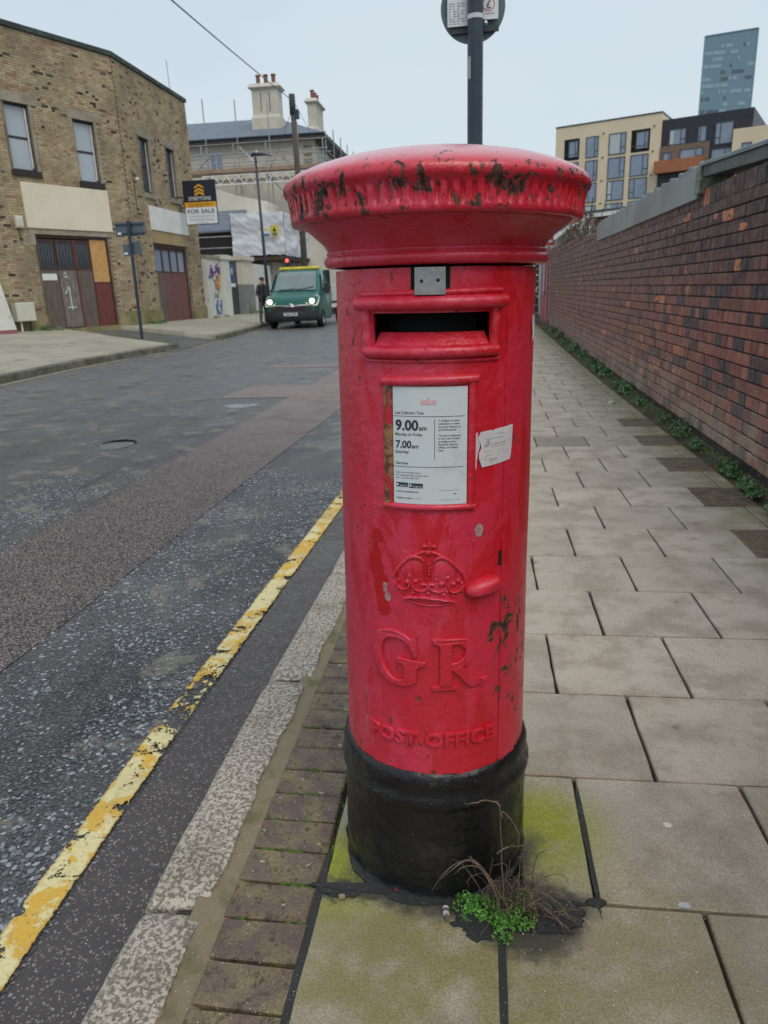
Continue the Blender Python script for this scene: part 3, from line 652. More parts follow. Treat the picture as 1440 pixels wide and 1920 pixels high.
strip(0, 0, 12.7, 33, .0, x0f=lambda y: -.785 + kx(y), x1f=lambda y: -.63 + kx(y)).build('kerb_run', M['kerb'], kb)
b = MB(); vs = []; fs = []; n = 500
for j in range(n + 1):
    y = -2 + 14 * j / n
    for x in (-.66 + kx(y), -.635 + kx(y), -.60 + kx(y), -.57 + .01 * mnoise.noise((y * 9, 2, 2)), -.545): vs.append((x, y, -.011 + .006 * mnoise.noise((x * 60, y * 20, 1)) + gl(y) - (.012 if x > -.56 else 0)))
for j in range(n):
    for i in range(4):
        k = j * 5 + i; fs.append((k, k + 1, k + 6, k + 5))
b.add(vs, fs).build('mortar_fillet', M['mortar'], pv, smooth=True)
# paver soldiers along the kerb
pav_pool = []
for k in range(6):
    b = MB(); vs = []; rr_ = random.Random(k); b.tone(rr_.random(), rr_.random(), rr_.random())
    L, W = .199 / 2, .1035 / 2; ring = []
    for (sx_, sy_) in ((-1, -1), (1, -1), (1, 1), (-1, 1)): ring.append((sx_ * (L - rr_.uniform(0, .003)), sy_ * (W - rr_.uniform(0, .003))))
    vs = [(x, y, -.03) for x, y in ring] + [(x, y, -.005) for x, y in ring] + [(x * .955, y * .92, rr_.uniform(-.001, .001)) for x, y in ring]
    fs = [(8, 9, 10, 11)]
    for i in range(4):
        j = (i + 1) % 4; fs += [(i, j, j + 4, i + 4), (i + 4, j + 4, j + 8, i + 8)]
    me = b.add(vs, fs).mesh('paver'); me.materials.append(M['paver']); pav_pool.append(me)
y = -.1005; i = 0
while y < 7.5:
    inst('paving_brick', pav_pool[i % 6], pv, (-.478 + rnd.uniform(-.003, .003), y, rnd.uniform(-.003, .0)), (rnd.uniform(-.01, .01), rnd.uniform(-.01, .01), rnd.uniform(-.02, .02)))
    y += .1077 + rnd.uniform(-.001, .001); i += 1
b = MB()
while y < 30:
    b.tone(rnd.random()); z = gl(y); b.bbox(-.56, -.375, y - .047, y + .047, z - .03, z, .004); y += .1045
o = b.build('paving_bricks', M['paver'], pv); o['kind'] = 'stuff'
# square concrete slabs laid half-bond
SL = .4525; X0 = .0515; Y0 = 1.36; XR = 1.735
def slab(x0, x1, y0, y1, dz=0, tilt=(0, 0)):
    b = MB(); g_ = .0048; cx_, cy_ = (x0 + x1) / 2, (y0 + y1) / 2; w, d = (x1 - x0) / 2 - g_, (y1 - y0) / 2 - g_ * .75
    rr_ = random.Random(int(x0 * 1000) * 31 + int(y0 * 977)); b.tone(rr_.random(), rr_.random(), rr_.random())
    ring = []; 
    for (ax, ay, bx, by) in ((-1, -1, 1, -1), (1, -1, 1, 1), (1, 1, -1, 1), (-1, 1, -1, -1)):
        for k in range(5):
            u = k / 5; ring.append([(ax + (bx - ax) * u) * w + rr_.uniform(-.0016, .0016), (ay + (by - ay) * u) * d + rr_.uniform(-.0016, .0016)])
    for c in (0, 5, 10, 15): ring[c][0] *= 1 - rr_.uniform(.002, .02) * .6; ring[c][1] *= 1 - rr_.uniform(.002, .02) * .6
    n = len(ring); vs = [(x, y, -.035) for x, y in ring] + [(x, y, -.004) for x, y in ring] + [(x * (1 - .0035 / w), y * (1 - .0035 / d), 0) for x, y in ring]
    fs = [tuple(range(2 * n, 3 * n))]
    for i in range(n):
        j = (i + 1) % n; fs += [(i, j, j + n, i + n), (i + n, j + n, j + 2 * n, i + 2 * n)]
    me = b.add(vs, fs).mesh('slab'); me.materials.append(M['slab'])
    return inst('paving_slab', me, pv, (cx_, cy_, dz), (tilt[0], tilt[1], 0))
far = MB()
for k in range(-4, 70):
    y0 = Y0 + SL * k; off = X0 if k % 2 else X0 + SL / 2 - .005
    x = off - 3 * SL
    while x < XR:
        a, c = max(x, -.372), min(x + SL, XR); x += SL
        if c - a < .03: continue
        zz = gl(y0 + SL / 2)
        if c >= XR - 1e-6 and (k % 2) and a > 1.2:     # odd rows end in small pavers
            if y0 < 8:
                q = y0 + .05
                while q < y0 + SL:
                    ob = inst('paving_brick', pav_pool[rnd.randrange(6)], pv, ((a + c) / 2, q, zz + rnd.uniform(-.004, 0)), (0, 0, rnd.uniform(-.02, .02)))
                    ob.scale = ((c - a - .012) / .186, .96, 1); q += .0905
            else:
                for q in range(5): far.tone(.1 + .2 * rnd.random()); far.bbox(a + .004, c - .004, y0 + .0905 * q + .004, y0 + .0905 * (q + 1) - .002, zz - .03, zz, .003)
            continue
        if y0 < 13.5 and not (k == 0 and c < .1 and a > -.3):
            if k == 0 and a < -.109 < c or (k == 0 and c <= .28):
                # the row that the box stands in: only mossy remnants left and right of it
                if a < -.1: slab(a, -.300, y0, y0 + SL * .97, zz - .003)
                continue
            slab(a, c, y0, y0 + SL, zz + rnd.uniform(-.0012, .0012), (rnd.uniform(-.0025, .0025), rnd.uniform(-.0025, .0025)))
        elif y0 >= 13.5:
            far.tone(rnd.random()); far.bbox(a + .005, c - .005, y0 + .005, y0 + SL - .005, zz - .03, zz, .004)
slab(.10, X0 + SL / 2 - .005, Y0, Y0 + SL, -.002)
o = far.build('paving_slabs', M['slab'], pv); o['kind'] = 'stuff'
# mossy strip of soil between paving and wall
def soil(y0, y1, n):
    b = MB(); vs = []; fs = []
    for j in range(n + 1):
        y = y0 + (y1 - y0) * j / n; xw = 1.85 + .012 * (y - 4.4)
        for i in range(7):
            u = i / 6; x = 1.728 + (xw + .04 - 1.728) * u
            vs.append((x, y, gl(y) - .012 + .075 * u ** 2 + .022 * mnoise.noise((x * 18, y * 7, 3)) * min(1, u * 3) + .012 * mnoise.noise((x * 50, y * 26, 3))))
    for j in range(n):
        for i in range(6):
            k = j * 7 + i; fs.append((k, k + 1, k + 8, k + 7))
    return b.add(vs, fs)
so = mk('mossy_soil', (.055, .042, .028), (.10, .095, .03), .95, 6, 60, .8, coord='World', dirt=(.03, .024, .018))
soil(-2, 24, 600).build('soil_verge', so, pv, smooth=True)
# ------------------------------------------------------------------ black fill, debris round the post base
def blob(cx_, cy_, rx, ry, seed, n=60, amp=.16, f=2.0):
    return [(cx_ + rx * math.cos(a) * (1 + amp * mnoise.noise((math.cos(a) * f, math.sin(a) * f, seed)) + amp * .4 * mnoise.noise((math.cos(a) * f * 4, math.sin(a) * f * 4, seed))),
             cy_ + ry * math.sin(a) * (1 + amp * mnoise.noise((math.cos(a) * f, math.sin(a) * f, seed + 9)) + amp * .4 * mnoise.noise((math.cos(a) * f * 4, math.sin(a) * f * 4, seed + 4)))) for a in [2 * math.pi * i / n for i in range(n)]]
b = MB()
b.prism(blob(-.1135, 1.53, .228, .215, 1, amp=.06), .005, lambda x, y, z: (x, y, z - .001))
b.prism(blob(.06, 1.315, .13, .055, 2, amp=.5), .006, lambda x, y, z: (x, y, z - .001))
b.prism(blob(.145, 1.315, .085, .05, 3, amp=.5), .0052, lambda x, y, z: (x, y, z))
b.prism(blob(-.325, 1.343, .055, .020, 4, amp=.5), .0047, lambda x, y, z: (x, y, z - .002))
b.prism(blob(.01, 1.265, .05, .03, 6, amp=.6), .0068, lambda x, y, z: (x, y, z - .001))
b.prism(blob(.27, 1.36, .022, .012, 5, amp=.6), .0058, lambda x, y, z: (x, y, z - .002))
b.prism(blob(-.07, 1.352, .33, .016, 8, amp=.3), .0054, lambda x, y, z: (x, y, z - .0015))
b.prism(blob(.275, 1.56, .007, .22, 9, amp=.4), .0036, lambda x, y, z: (x, y, z - .002)); b.prism(blob(.052, 1.13, .008, .22, 10, amp=.4), .0036, lambda x, y, z: (x, y, z - .002)); b.prism(blob(-.372, 1.2, .012, .26, 11, amp=.3), .0036, lambda x, y, z: (x, y, z - .004))
o = b.build('tarmac_infill', M['fill'], pv)
# clumps of moss in the joints beside the kerb
b = MB(); rs = random.Random(5)
for _ in range(240):
    row = rs.choice([2, 3, 4, 5, 6, 7, 9]); yy = -.1005 + .1077 * (10 + row) + .0538 + rs.gauss(0, .002); xx = rs.uniform(-.55, -.37)
    if mnoise.noise((xx * 14, yy * 5, 2)) < .05: continue
    b.ball((xx, yy, -.006), rs.uniform(.003, .006), 6, (1.5, 1, .9))
for _ in range(150):
    yy = rs.uniform(.9, 2.4); xx = -.372 + rs.gauss(0, .004)
    if mnoise.noise((xx * 4, yy * 7, 6)) < .1: continue
    b.ball((xx, yy, -.008), rs.uniform(.002, .005), 6, (1, 1.6, .8))
o = b.build('joint_moss', M['moss']); tag(o, 'bright green moss in the joints of the paver strip beside the kerb', 'moss', kind='stuff')
# pebbles, grit
me = chips(1500, (-.62, 1.3), (.95, 2.2), .0, .0007, .0018, 9, None, (.5, 1), .7); me.materials.append(M['white_bit'])
o = bpy.data.objects.new('pavement_grit', me); col.objects.link(o); tag(o, 'tiny pale grit scattered over the paving slabs round the post box', 'grit', kind='stuff')
def small(name, pts, h, mat_, label, cat, z=0.0):
    b = MB(); b.prism(pts, h, lambda x, y, zz: (x, y, zz + z)); o = b.build(name, mat_); return tag(o, label, cat)
small('chewing_gum', blob(.49, 1.63, .011, .009, 12, 20), .003, M['white_bit'], 'flat white gum blob on the slab right of the post box', 'gum')
small('chewing_gum', blob(.465, 1.37, .014, .008, 13, 20, .4), .003, M['print_pale'], 'pale smeared gum at the slab joint front right of the box', 'gum')
small('stone_flake', blob(-.315, 1.318, .008, .006, 14, 7, .5), .006, mk('tan_stone', (.38, .30, .16), None, .8, 40, 90, .2), 'small tan stone flake at the left corner joint before the box', 'stone', .004)
small('red_paint_flake', blob(-.19, 1.352, .006, .005, 15, 8, .5), .003, mk('red_flake', (.5, .01, .02), None, .5, 40, 90, .1), 'tiny red paint flake on the dirt before the black base', 'paint flake', .006)
small('litter_scrap', blob(1.53, 8.69, .04, .05, 16, 12, .5), .03, M['white_bit'], 'white scrap of litter on the pavement far along by the wall', 'litter')
bo = empty('bolt', (-.07, 1.30, .006), 'small silver bolt with white nylon head lying before the box', 'bolt')
b = MB(); b.tube((-.072, 1.305, .011), (-.070, 1.288, .011), .0075, 8); b.build('nut', M['white_bit'], bo, smooth=True, angle=40)
b = MB(); b.tube((-.070, 1.288, .010), (-.067, 1.272, .008), .0032, 8); b.tube((-.071, 1.297, .013), (-.071, 1.290, .013), .0085, 6); b.build('shank', M['steel'], bo)

# ------------------------------------------------------------------ POST BOX
AX, AY = -.1135, 1.565; PBS = 1.045
pb = empty('post_box', (AX, AY, -.0612), 'weathered red cast iron post box with crown and GR on a black base', 'post box')
pb.rotation_euler = (0, R(.85), 0); pb.scale = (PBS,) * 3; ORG[pb.name] = Vector((0, 0, 0))
def rad(z): return float(np.interp(z, [0, .35, .9, 1.4], [.213, .205, .199, .195]))
def W(s, z, h=0.): p = s / .2; r = rad(z) + .0025 + h; return (r * math.sin(p), -r * math.cos(p), z)
def shell(phis, zs, rf, closed=False, skip=None, edge=0):
    vs = []; fs = []; n = len(phis)
    for z in zs:
        for p in phis:
            r = rf(p, z); vs.append((r * math.sin(R(p)), -r * math.cos(R(p)), z))
    for i in range(len(zs) - 1):
        for j in range(n if closed else n - 1):
            k = (j + 1) % n
            if skip and skip((phis[j] + phis[k]) / 2 if k else phis[j] + 1, (zs[i] + zs[i + 1]) / 2): continue
            fs.append((i * n + j, i * n + k, (i + 1) * n + k, (i + 1) * n + j))
    return vs, fs
PL, PR_ = -56.0, 60.5; s2p = lambda s: math.degrees(s / .2)
slotS = (s2p(-.109), s2p(.117)); slotZ = (1.261, 1.320)
phis = sorted(set([-180 + 3 * i for i in range(120)] + [PL - 1.0, PL - .95, PR_ + .8, PR_ + .85, s2p(-.13), s2p(.135)]))
inside = lambda p: PL - .97 < p < PR_ + .82
zs = [.355 + .02 * i for i in range(53)]
vs, fs = shell(phis, zs, lambda p, z: rad(z) + .0012 * mnoise.noise((p * .05, z * 5, 0)) - (.013 if inside(p) else 0), True, lambda p, z: s2p(-.13) < p < s2p(.135) and 1.24 < z < 1.34)
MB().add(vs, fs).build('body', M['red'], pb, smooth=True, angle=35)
# door: grid with letter slot, its edges returned inwards
ph = sorted(set([PL, PR_, slotS[0], slotS[1], 43.3, 43.8, 44.3, 44.8] + [PL + (PR_ - PL) * i / 70 for i in range(71)]))
zd = sorted(set([.372, 1.396, slotZ[0], slotZ[1], 1.075] + [.372 + 1.024 * i / 96 for i in range(97)]))
groove = lambda p, z: -.004 if (43.5 < p < 44.5 and z < 1.33) else 0
ir = lambda p, z: slotS[0] < p < slotS[1] and slotZ[0] < z < slotZ[1]
df = lambda p, z: rad(z) + .0025 + groove(p, z) + .0010 * mnoise.noise((p * .06, z * 6, 2))
vs, fs = shell(ph, zd, df, False, ir)
d = MB().add(vs, fs)
n = len(ph); vs = []; fs = []
for z in zd:
    for p in (PL, PR_):
        for dr in (0, -.014): r = df(p, z) + dr; vs.append((r * math.sin(R(p)), -r * math.cos(R(p)), z))
for i in range(len(zd) - 1): a = i * 4; fs += [(a, a + 4, a + 5, a + 1), (a + 2, a + 3, a + 7, a + 6)]
d.add(vs, fs)
for z in (zd[0], zd[-1]):
    vs = []; fs = []
    for p in ph:
        for dr in (0, -.014): r = df(p, z) + dr; vs.append((r * math.sin(R(p)), -r * math.cos(R(p)), z))
    fs = [(2 * i, 2 * i + 2, 2 * i + 3, 2 * i + 1) for i in range(n - 1)]; d.add(vs, fs)
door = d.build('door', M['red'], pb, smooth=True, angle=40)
# chute
b = MB(); vs = []; fs = []; k = 24
for i in range(k + 1):
    s = -.109 + .226 * i / k
    for (z, h) in ((1.261, -.001), (1.266, -.006), (1.286, -.022), (1.286, -.030)): vs.append(W(s, z, h))
for i in range(k):
    for j in range(3): a = i * 4 + j; fs.append((a, a + 4, a + 5, a + 1))
b.add(vs, fs)
for s in (-.109, .117): b.add([W(s, 1.255, 0), W(s, 1.325, 0), W(s, 1.325, -.007), W(s, 1.255, -.007)], [(0, 1, 2, 3)])
vs = []; fs = []
for i in range(k + 1):
    s = -.109 + .226 * i / k
    for h in (0, -.008): vs.append(W(s, 1.3205, h))
fs = [(2 * i, 2 * i + 1, 2 * i + 3, 2 * i + 2) for i in range(k)]; b.add(vs, fs)
b.build('chute', M['red'], pb, smooth=True, angle=30)
b = MB(); vs = []; fs = []
for i in range(k + 1):
    s = -.125 + .256 * i / k
    for z in (1.20, 1.38): vs.append(W(s, z, -.061))
fs = [(2 * i, 2 * i + 2, 2 * i + 3, 2 * i + 1) for i in range(k)]; b.add(vs, fs).build('letter_cavity', M['void'], pb)
def ridge(b, path, w, h, seg=.006, base=-.002, rough=0., flat=False):
    pts = []
    for a, c in zip(path[:-1], path[1:]):
        L = math.dist(a, c); m_ = max(1, int(L / seg))
        for i in range(m_): pts.append((a[0] + (c[0] - a[0]) * i / m_, a[1] + (c[1] - a[1]) * i / m_))
    pts.append(path[-1]); prof = [(-.5, 0), (-.47, .45), (-.34, .85), (-.12, 1), (.12, 1), (.34, .85), (.47, .45), (.5, 0)]
    vs = []; fs = []; P = len(prof)
    for i, p in enumerate(pts):
        q0 = pts[max(0, i - 1)]; q1 = pts[min(len(pts) - 1, i + 1)]; dx, dz = q1[0] - q0[0], q1[1] - q0[1]; L = math.hypot(dx, dz) or 1
        nx_, nz_ = -dz / L, dx / L
        e = 1 + rough * mnoise.noise((p[0] * 60, p[1] * 60, 3))
        for (u, v) in prof: vs.append(W(p[0] + nx_ * u * w, p[1] + nz_ * u * w, base + (h - base) * v * e if v else base))
    for i in range(len(pts) - 1):
        for j in range(P - 1): a = i * P + j; fs.append((a, a + P, a + P + 1, a + 1))
    fs += [tuple(range(P)), tuple(range((len(pts) - 1) * P, len(pts) * P))[::-1]]
    return b.add(vs, fs)
def rball(b, s, z, r, h=None, sq=1.0, n=10):
    h = h or r; vs = []; fs = []; K = 4
    for i in range(K + 1):
        a = math.pi / 2 * i / K
        for j in range(n): q = 2 * math.pi * j / n; vs.append(W(s + r * sq * math.cos(a) * math.cos(q), z + r * math.cos(a) * math.sin(q), -.001 + h * math.sin(a)))
    for i in range(K):
        for j in range(n): fs.append((i * n + j, i * n + (j + 1) % n, (i + 1) * n + (j + 1) % n, (i + 1) * n + j))
    return b.add(vs, fs)
b = MB(); ridge(b, [(-.121, 1.252), (.127, 1.254)], .022, .014, rough=.15); ridge(b, [(-.119, 1.246), (-.121, 1.335)], .018, .009, rough=.2); ridge(b, [(.126, 1.247), (.127, 1.335)], .019, .009, rough=.2)
ridge(b, [(-.125, 1.237), (.134, 1.238)], .008, .004)
b.build('aperture_frame', M['red'], door, smooth=True, angle=50, world_=False)
b = MB(); ridge(b, [(-.137, 1.336), (.139, 1.338)], .026, .020, rough=.12); ridge(b, [(-.134, 1.352), (.136, 1.356)], .012, .007, rough=.3)
b.build('aperture_hood', M['red'], pb, smooth=True, angle=50)
fr = empty('notice_frame', (0, 0, 0), None, None); fr.parent = pb
b = MB(); ridge(b, [(-.088, 1.201), (.090, 1.205)], .018, .009, rough=.2); b.build('frame_bar', M['red'], fr, smooth=True, angle=50)
b = MB(); ridge(b, [(-.086, .967), (.087, .967)], .013, .008, rough=.25); b.build('frame_bar', M['red'], fr, smooth=True, angle=50)
b = MB(); ridge(b, [(.079, .965), (.081, 1.205)], .017, .0075, rough=.2); b.build('frame_bar', M['red'], fr, smooth=True, angle=50)
def rusty():
    t = NT('rusty_red_paint'); co = t.co('Object')
    n_ = t.noise(t.co('Object', (1, 1, .5)), 26, 7, .65, .6); c = t.mix(t.mr(n_, .47, .50), (.47, .02, .03), t.mix(t.mr(t.noise(co, 60, 5), .45, .6), (.34, .17, .07), (.12, .045, .03)))
    return t.fin(c, .65, t.bump(t.ma('SUBTRACT', 1., n_), .8, .006))
M['rusty'] = rusty()
b = MB(); ridge(b, [(-.077, .967), (-.077, 1.200)], .021, .0055, rough=.3); b.build('frame_bar', M['rusty'], fr, smooth=True, angle=50)
# notice plate and its print
def patch(b, s0, s1, z0, z1, h, n=14, t=.001):
    vs = []; fs = []
    for i in range(n + 1):
        s = s0 + (s1 - s0) * i / n
        for (z, hh) in ((z0, h - t), (z0, h), (z1, h), (z1, h - t)): vs.append(W(s, z, hh))
    for i in range(n):
        for j in range(3): a = i * 4 + j; fs.append((a, a + 4, a + 5, a + 1))
    return b.add(vs, fs)
pl = patch(MB(), -.066, .0705, .9735, 1.1925, .0030, 20, .002).build('notice_plate', M['plate'], pb, smooth=True, angle=40)
def U(px, py): return (-.066 + (px - 410) * .000293, 1.1915 - (py - 880) * .000298)
def wtext(b, body, px, py, wpx, hpx, bold=0., h=.0034):
    vs, fs = text_mesh(body, 1.0, bold=bold)
    x0 = min(v[0] for v in vs); x1 = max(v[0] for v in vs); hh = .7
    s0, z0 = U(px, py); kx_ = wpx * .000293 / (x1 - x0); kz = hpx * .000298 / hh
    b.add([W(s0 + (v[0] - x0) * kx_, z0 + v[1] * kz, h) for v in vs], fs)
def wrect(b, x0, y0, x1, y1, h=.0034): a = U(x0, y1); c = U(x1, y0); patch(b, a[0], c[0], a[1], c[1], h, 10, .0003)
b = MB(); B_ = .012
for (t_, x_, y_, w_, h_, bo_) in [('Last Collection Time', 424, 1042, 182, 17, .01), ('9.00', 426, 1141, 148, 62, .035), ('am', 577, 1141, 48, 30, .02), ('Monday to Friday', 425, 1176, 174, 18, .012),
    ('7.00', 427, 1253, 102, 46, .03), ('am', 531, 1253, 42, 26, .02), ('Saturday', 425, 1286, 88, 18, .012), ('A 4.00pm or later', 696, 1086, 131, 11, .012), ('collection is made', 696, 1105, 131, 11, .012),
    ('from the Postbox at', 696, 1124, 137, 11, .012), ('26-28 Broadway', 696, 1142, 113, 11, .012), ('The latest collection', 696, 1178, 137, 11, .012), ('in the area is made', 696, 1196, 131, 11, .012),
    ('at 6.00pm from', 696, 1216, 107, 11, .012), ('Stratford Delivery', 696, 1234, 120, 11, .012), ('Office, 64 Abbey', 696, 1252, 123, 11, .012), ('Lane', 696, 1270, 31, 11, .012),
    ('Services', 427, 1357, 80, 17, .012), ('Find us on the app store.', 427, 1413, 162, 9, .01), ('For locating other services near', 427, 1431, 208, 9, .01), ('you - scan the QR code', 427, 1448, 150, 9, .01),
    ('www.royalmail.com', 429, 1537, 145, 12, .014), ('Postbox number', 429, 1579, 102, 11, .014)]:
    wtext(b, t_, x_, y_, w_, h_, bo_)
wrect(b, 413, 1054, 858, 1057); wrect(b, 413, 1370, 850, 1373); wrect(b, 672, 1072, 675, 1325); wrect(b, 429, 1474, 505, 1503); wrect(b, 512, 1477, 600, 1507); wrect(b, 792, 1541, 808, 1546)
b.build('printed_text', M['print_dark'], pl, world_=False)
b = MB(); wtext(b, 'App Store', 452, 1498, 48, 9, .01, .0038); wtext(b, 'Google Play', 538, 1501, 58, 9, .01, .0038); rb = U(438, 1489); 
for q in range(1): patch(b, rb[0] - .0015, rb[0] + .0015, rb[1] - .002, rb[1] + .002, .0038, 3, .0002); rb = U(524, 1491); b.add([W(rb[0] - .002, rb[1] - .0028, .0038), W(rb[0] + .0026, rb[1], .0038), W(rb[0] - .002, rb[1] + .0028, .0038)], [(0, 1, 2)])
b.build('badge_lettering', M['print_white'], pl, world_=False)
b = MB(); wrect(b, 590, 957, 682, 984, .0034); wrect(b, 627, 943, 645, 947); wrect(b, 632, 948, 640, 953); b.build('logo_block', M['print_pink'], pl, world_=False)
b = MB(); wtext(b, 'Royal Mail', 597, 977, 78, 13, .01, .0038); b.build('logo_lettering', M['print_white'], pl, world_=False)
b = MB(); [wrect(b, x_, 1517, x_ + 22, 1521) for x_ in (699, 725, 752, 780, 808)]; wtext(b, 'E15 28D', 536, 1579, 54, 10, 0); wtext(b, '29/06/2024', 714, 1585, 74, 9, 0); wtext(b, 'CPSO', 800, 1585, 34, 9, 0); b.build('faint_print', M['print_pale'], pl, world_=False)
# cast crown
def C2(px, py): return ((px - 592) * .000229, .766 + (840 - py) * .000226)
b = MB(); PP = lambda L: [C2(*p) for p in L]
ridge(b, PP([(388, 778), (440, 765), (520, 758), (600, 762), (700, 776), (808, 800)]), .0065, .0085, .004, rough=.3)
ridge(b, PP([(388, 785), (440, 806), (520, 828), (600, 836), (690, 834), (760, 822), (808, 805)]), .004, .0035, .004)
ridge(b, PP([(372, 715), (470, 700), (590, 700), (700, 705), (825, 725)]), .006, .0015, .004)
for L in ([(322, 640), (335, 675), (365, 697), (400, 697), (428, 672), (432, 640)], [(450, 655), (480, 692), (520, 702), (560, 692), (588, 655)], [(590, 655), (615, 690), (660, 706), (705, 700), (735, 668), (732, 630)], [(762, 690), (790, 712), (830, 712), (862, 690), (882, 650)]): ridge(b, PP(L), .0052, .0062, .003, rough=.3)
for (x_, y_, r_) in [(380, 735, .0042), (458, 728, .005), (588, 725, .005), (715, 740, .005), (800, 755, .0045), (350, 735, .003), (405, 632, .0065), (480, 618, .006), (430, 570, .0055), (700, 636, .007), (750, 582, .006), (800, 640, .0065), (845, 612, .006), (872, 640, .005), (330, 625, .004), (520, 600, .004), (650, 600, .004)]: rball(b, *C2(x_, y_), r_, r_ * .85)
ridge(b, PP([(530, 640), (640, 640)]), .008, .006, .003); ridge(b, PP([(585, 580), (585, 680)]), .008, .006, .003)
Larc = [(292, 590), (300, 565), (325, 520), (365, 465), (415, 415), (470, 385), (520, 395), (548, 425)]; Rarc = [(900, 605), (885, 560), (850, 510), (800, 460), (750, 415), (700, 390), (660, 400), (638, 425)]
ridge(b, PP(Larc), .0075, .0055, .003, rough=.2); ridge(b, PP(Rarc), .0075, .0055, .003, rough=.2)
ridge(b, PP([(548, 425), (560, 480), (566, 540), (568, 590)]), .004, .005, .003); ridge(b, PP([(638, 425), (628, 480), (624, 540), (622, 590)]), .004, .005, .003)
for L in (Larc[:6], Rarc[:6]):
    for p, q in zip(L[:-1], L[1:]):
        for u in (0, .5): rball(b, *C2(p[0] + (q[0] - p[0]) * u, p[1] + (q[1] - p[1]) * u - 8), .0034, .0075)
for y_ in (455, 490, 520, 550): rball(b, *C2(595, y_), .0034, .006)
ridge(b, PP([(470, 385), (530, 350), (592, 335), (650, 355), (700, 388)]), .008, .005, .003)
rball(b, *C2(592, 345), .008, .009); rball(b, *C2(598, 300), .0055, .008); ridge(b, PP([(548, 285), (650, 288)]), .006, .006, .003, rough=.4); ridge(b, PP([(600, 225), (600, 320)]), .010, .0065, .003, rough=.4)
rball(b, *C2(460, 530), .024, .0035, 1.2, 14); rball(b, *C2(715, 525), .024, .0035, 1.2, 14)
b.build('crown_emblem', M['red'], door, smooth=True, angle=60, world_=False)
def G2(px, py): return (-.118 + (px - 125) * .000244, .706 - (py - 90) * .000244)
Gp = [(497, 128), (515, 288), (495, 292), (478, 240), (450, 190), (410, 155), (360, 137), (310, 137), (265, 152), (228, 190), (204, 250), (198, 320), (208, 390), (232, 450), (268, 500), (310, 530), (355, 542), (395, 535), (412, 520), (415, 400), (400, 372), (362, 352), (362, 335), (440, 342), (575, 352), (572, 372), (530, 385), (508, 400), (505, 530), (470, 555), (420, 572), (360, 577), (300, 562), (240, 530), (190, 475), (150, 400), (130, 320), (130, 240), (148, 180), (185, 132), (240, 100), (300, 90), (360, 98), (420, 122), (455, 150), (478, 155)]
Rp = [(648, 138), (820, 140), (890, 142), (940, 165), (972, 210), (975, 265), (950, 320), (905, 360), (860, 378), (900, 415), (950, 480), (1000, 520), (1050, 532), (1085, 530), (1080, 548), (960, 578), (930, 560), (880, 500), (830, 440), (790, 400), (782, 400), (782, 545), (800, 568), (832, 575), (832, 592), (648, 592), (645, 575), (690, 565), (705, 545), (705, 200), (690, 180), (650, 160)]
Rh = [(782, 178), (840, 172), (880, 190), (905, 225), (905, 275), (880, 325), (840, 352), (800, 358), (782, 355)]
def letter(name, loops):
    vs, fs = shape_mesh([[(G2(*p)[0], G2(*p)[1]) for p in L] for L in loops], .0026, .0024)
    MB().add([W(v[0], v[1], v[2] + .0034) for v in vs], fs).build(name, M['red'], door, smooth=True, angle=35, world_=False)
letter('letter', [Gp]); letter('letter', [Rp, Rh])
for word, s0, s1 in (('POST', -.127, -.022), ('OFFICE', -.006, .138)):
    allv, allf = text_mesh(word, 1.0, bold=.012); x0 = min(v[0] for v in allv); x1 = max(v[0] for v in allv)
    kx_ = (s1 - s0) / (x1 - x0); kz = .031 / .72; pen = 0
    for ch_i, ch in enumerate(word):
        pre, _ = text_mesh(word[:ch_i + 1], 1.0); px1 = max(v[0] for v in pre)
        vs, fs = text_mesh(ch, 1.0, ext=.0, bold=.010, bev=0)
        cw = max(v[0] for v in vs); cu_v, cu_f = text_mesh(ch, 1.0, ext=.085, bev=.05, bold=0.0)
        off_ = px1 - cw
        MB().add([W(s0 + (v[0] + off_ - x0) * kx_, .4495 + v[1] * kz, v[2] * .034 + .0018) for v in cu_v], cu_f).build('letter', M['red'], door, smooth=True, angle=40, world_=False)
b = MB(); vs = []; fs = []; K = 10; N_ = 24
for i in range(K + 1):
    a = math.pi / 2 * i / K
    for j in range(N_):
        q = 2 * math.pi * j / N_; cs_, sn = math.cos(q), math.sin(q)
        ex = .041 * math.copysign(abs(cs_) ** .85, cs_); ez = .0205 * math.copysign(abs(sn) ** .8, sn) * (1.0 if sn > 0 else .75)
        vs.append(W(.109 + ex * math.cos(a) ** .7, .799 + ez * math.cos(a) ** .7 + ex * .12, -.001 + .026 * math.sin(a)))
for i in range(K):
    for j in range(N_): fs.append((i * N_ + j, i * N_ + (j + 1) % N_, (i + 1) * N_ + (j + 1) % N_, (i + 1) * N_ + j))
b.add(vs, fs).build('door_handle', M['red'], door, smooth=True, world_=False)
b = MB(); patch(b, .1445, .1525, .834, .866, .0007, 4, .0005); b.build('keyhole', M['void'], door, world_=False)
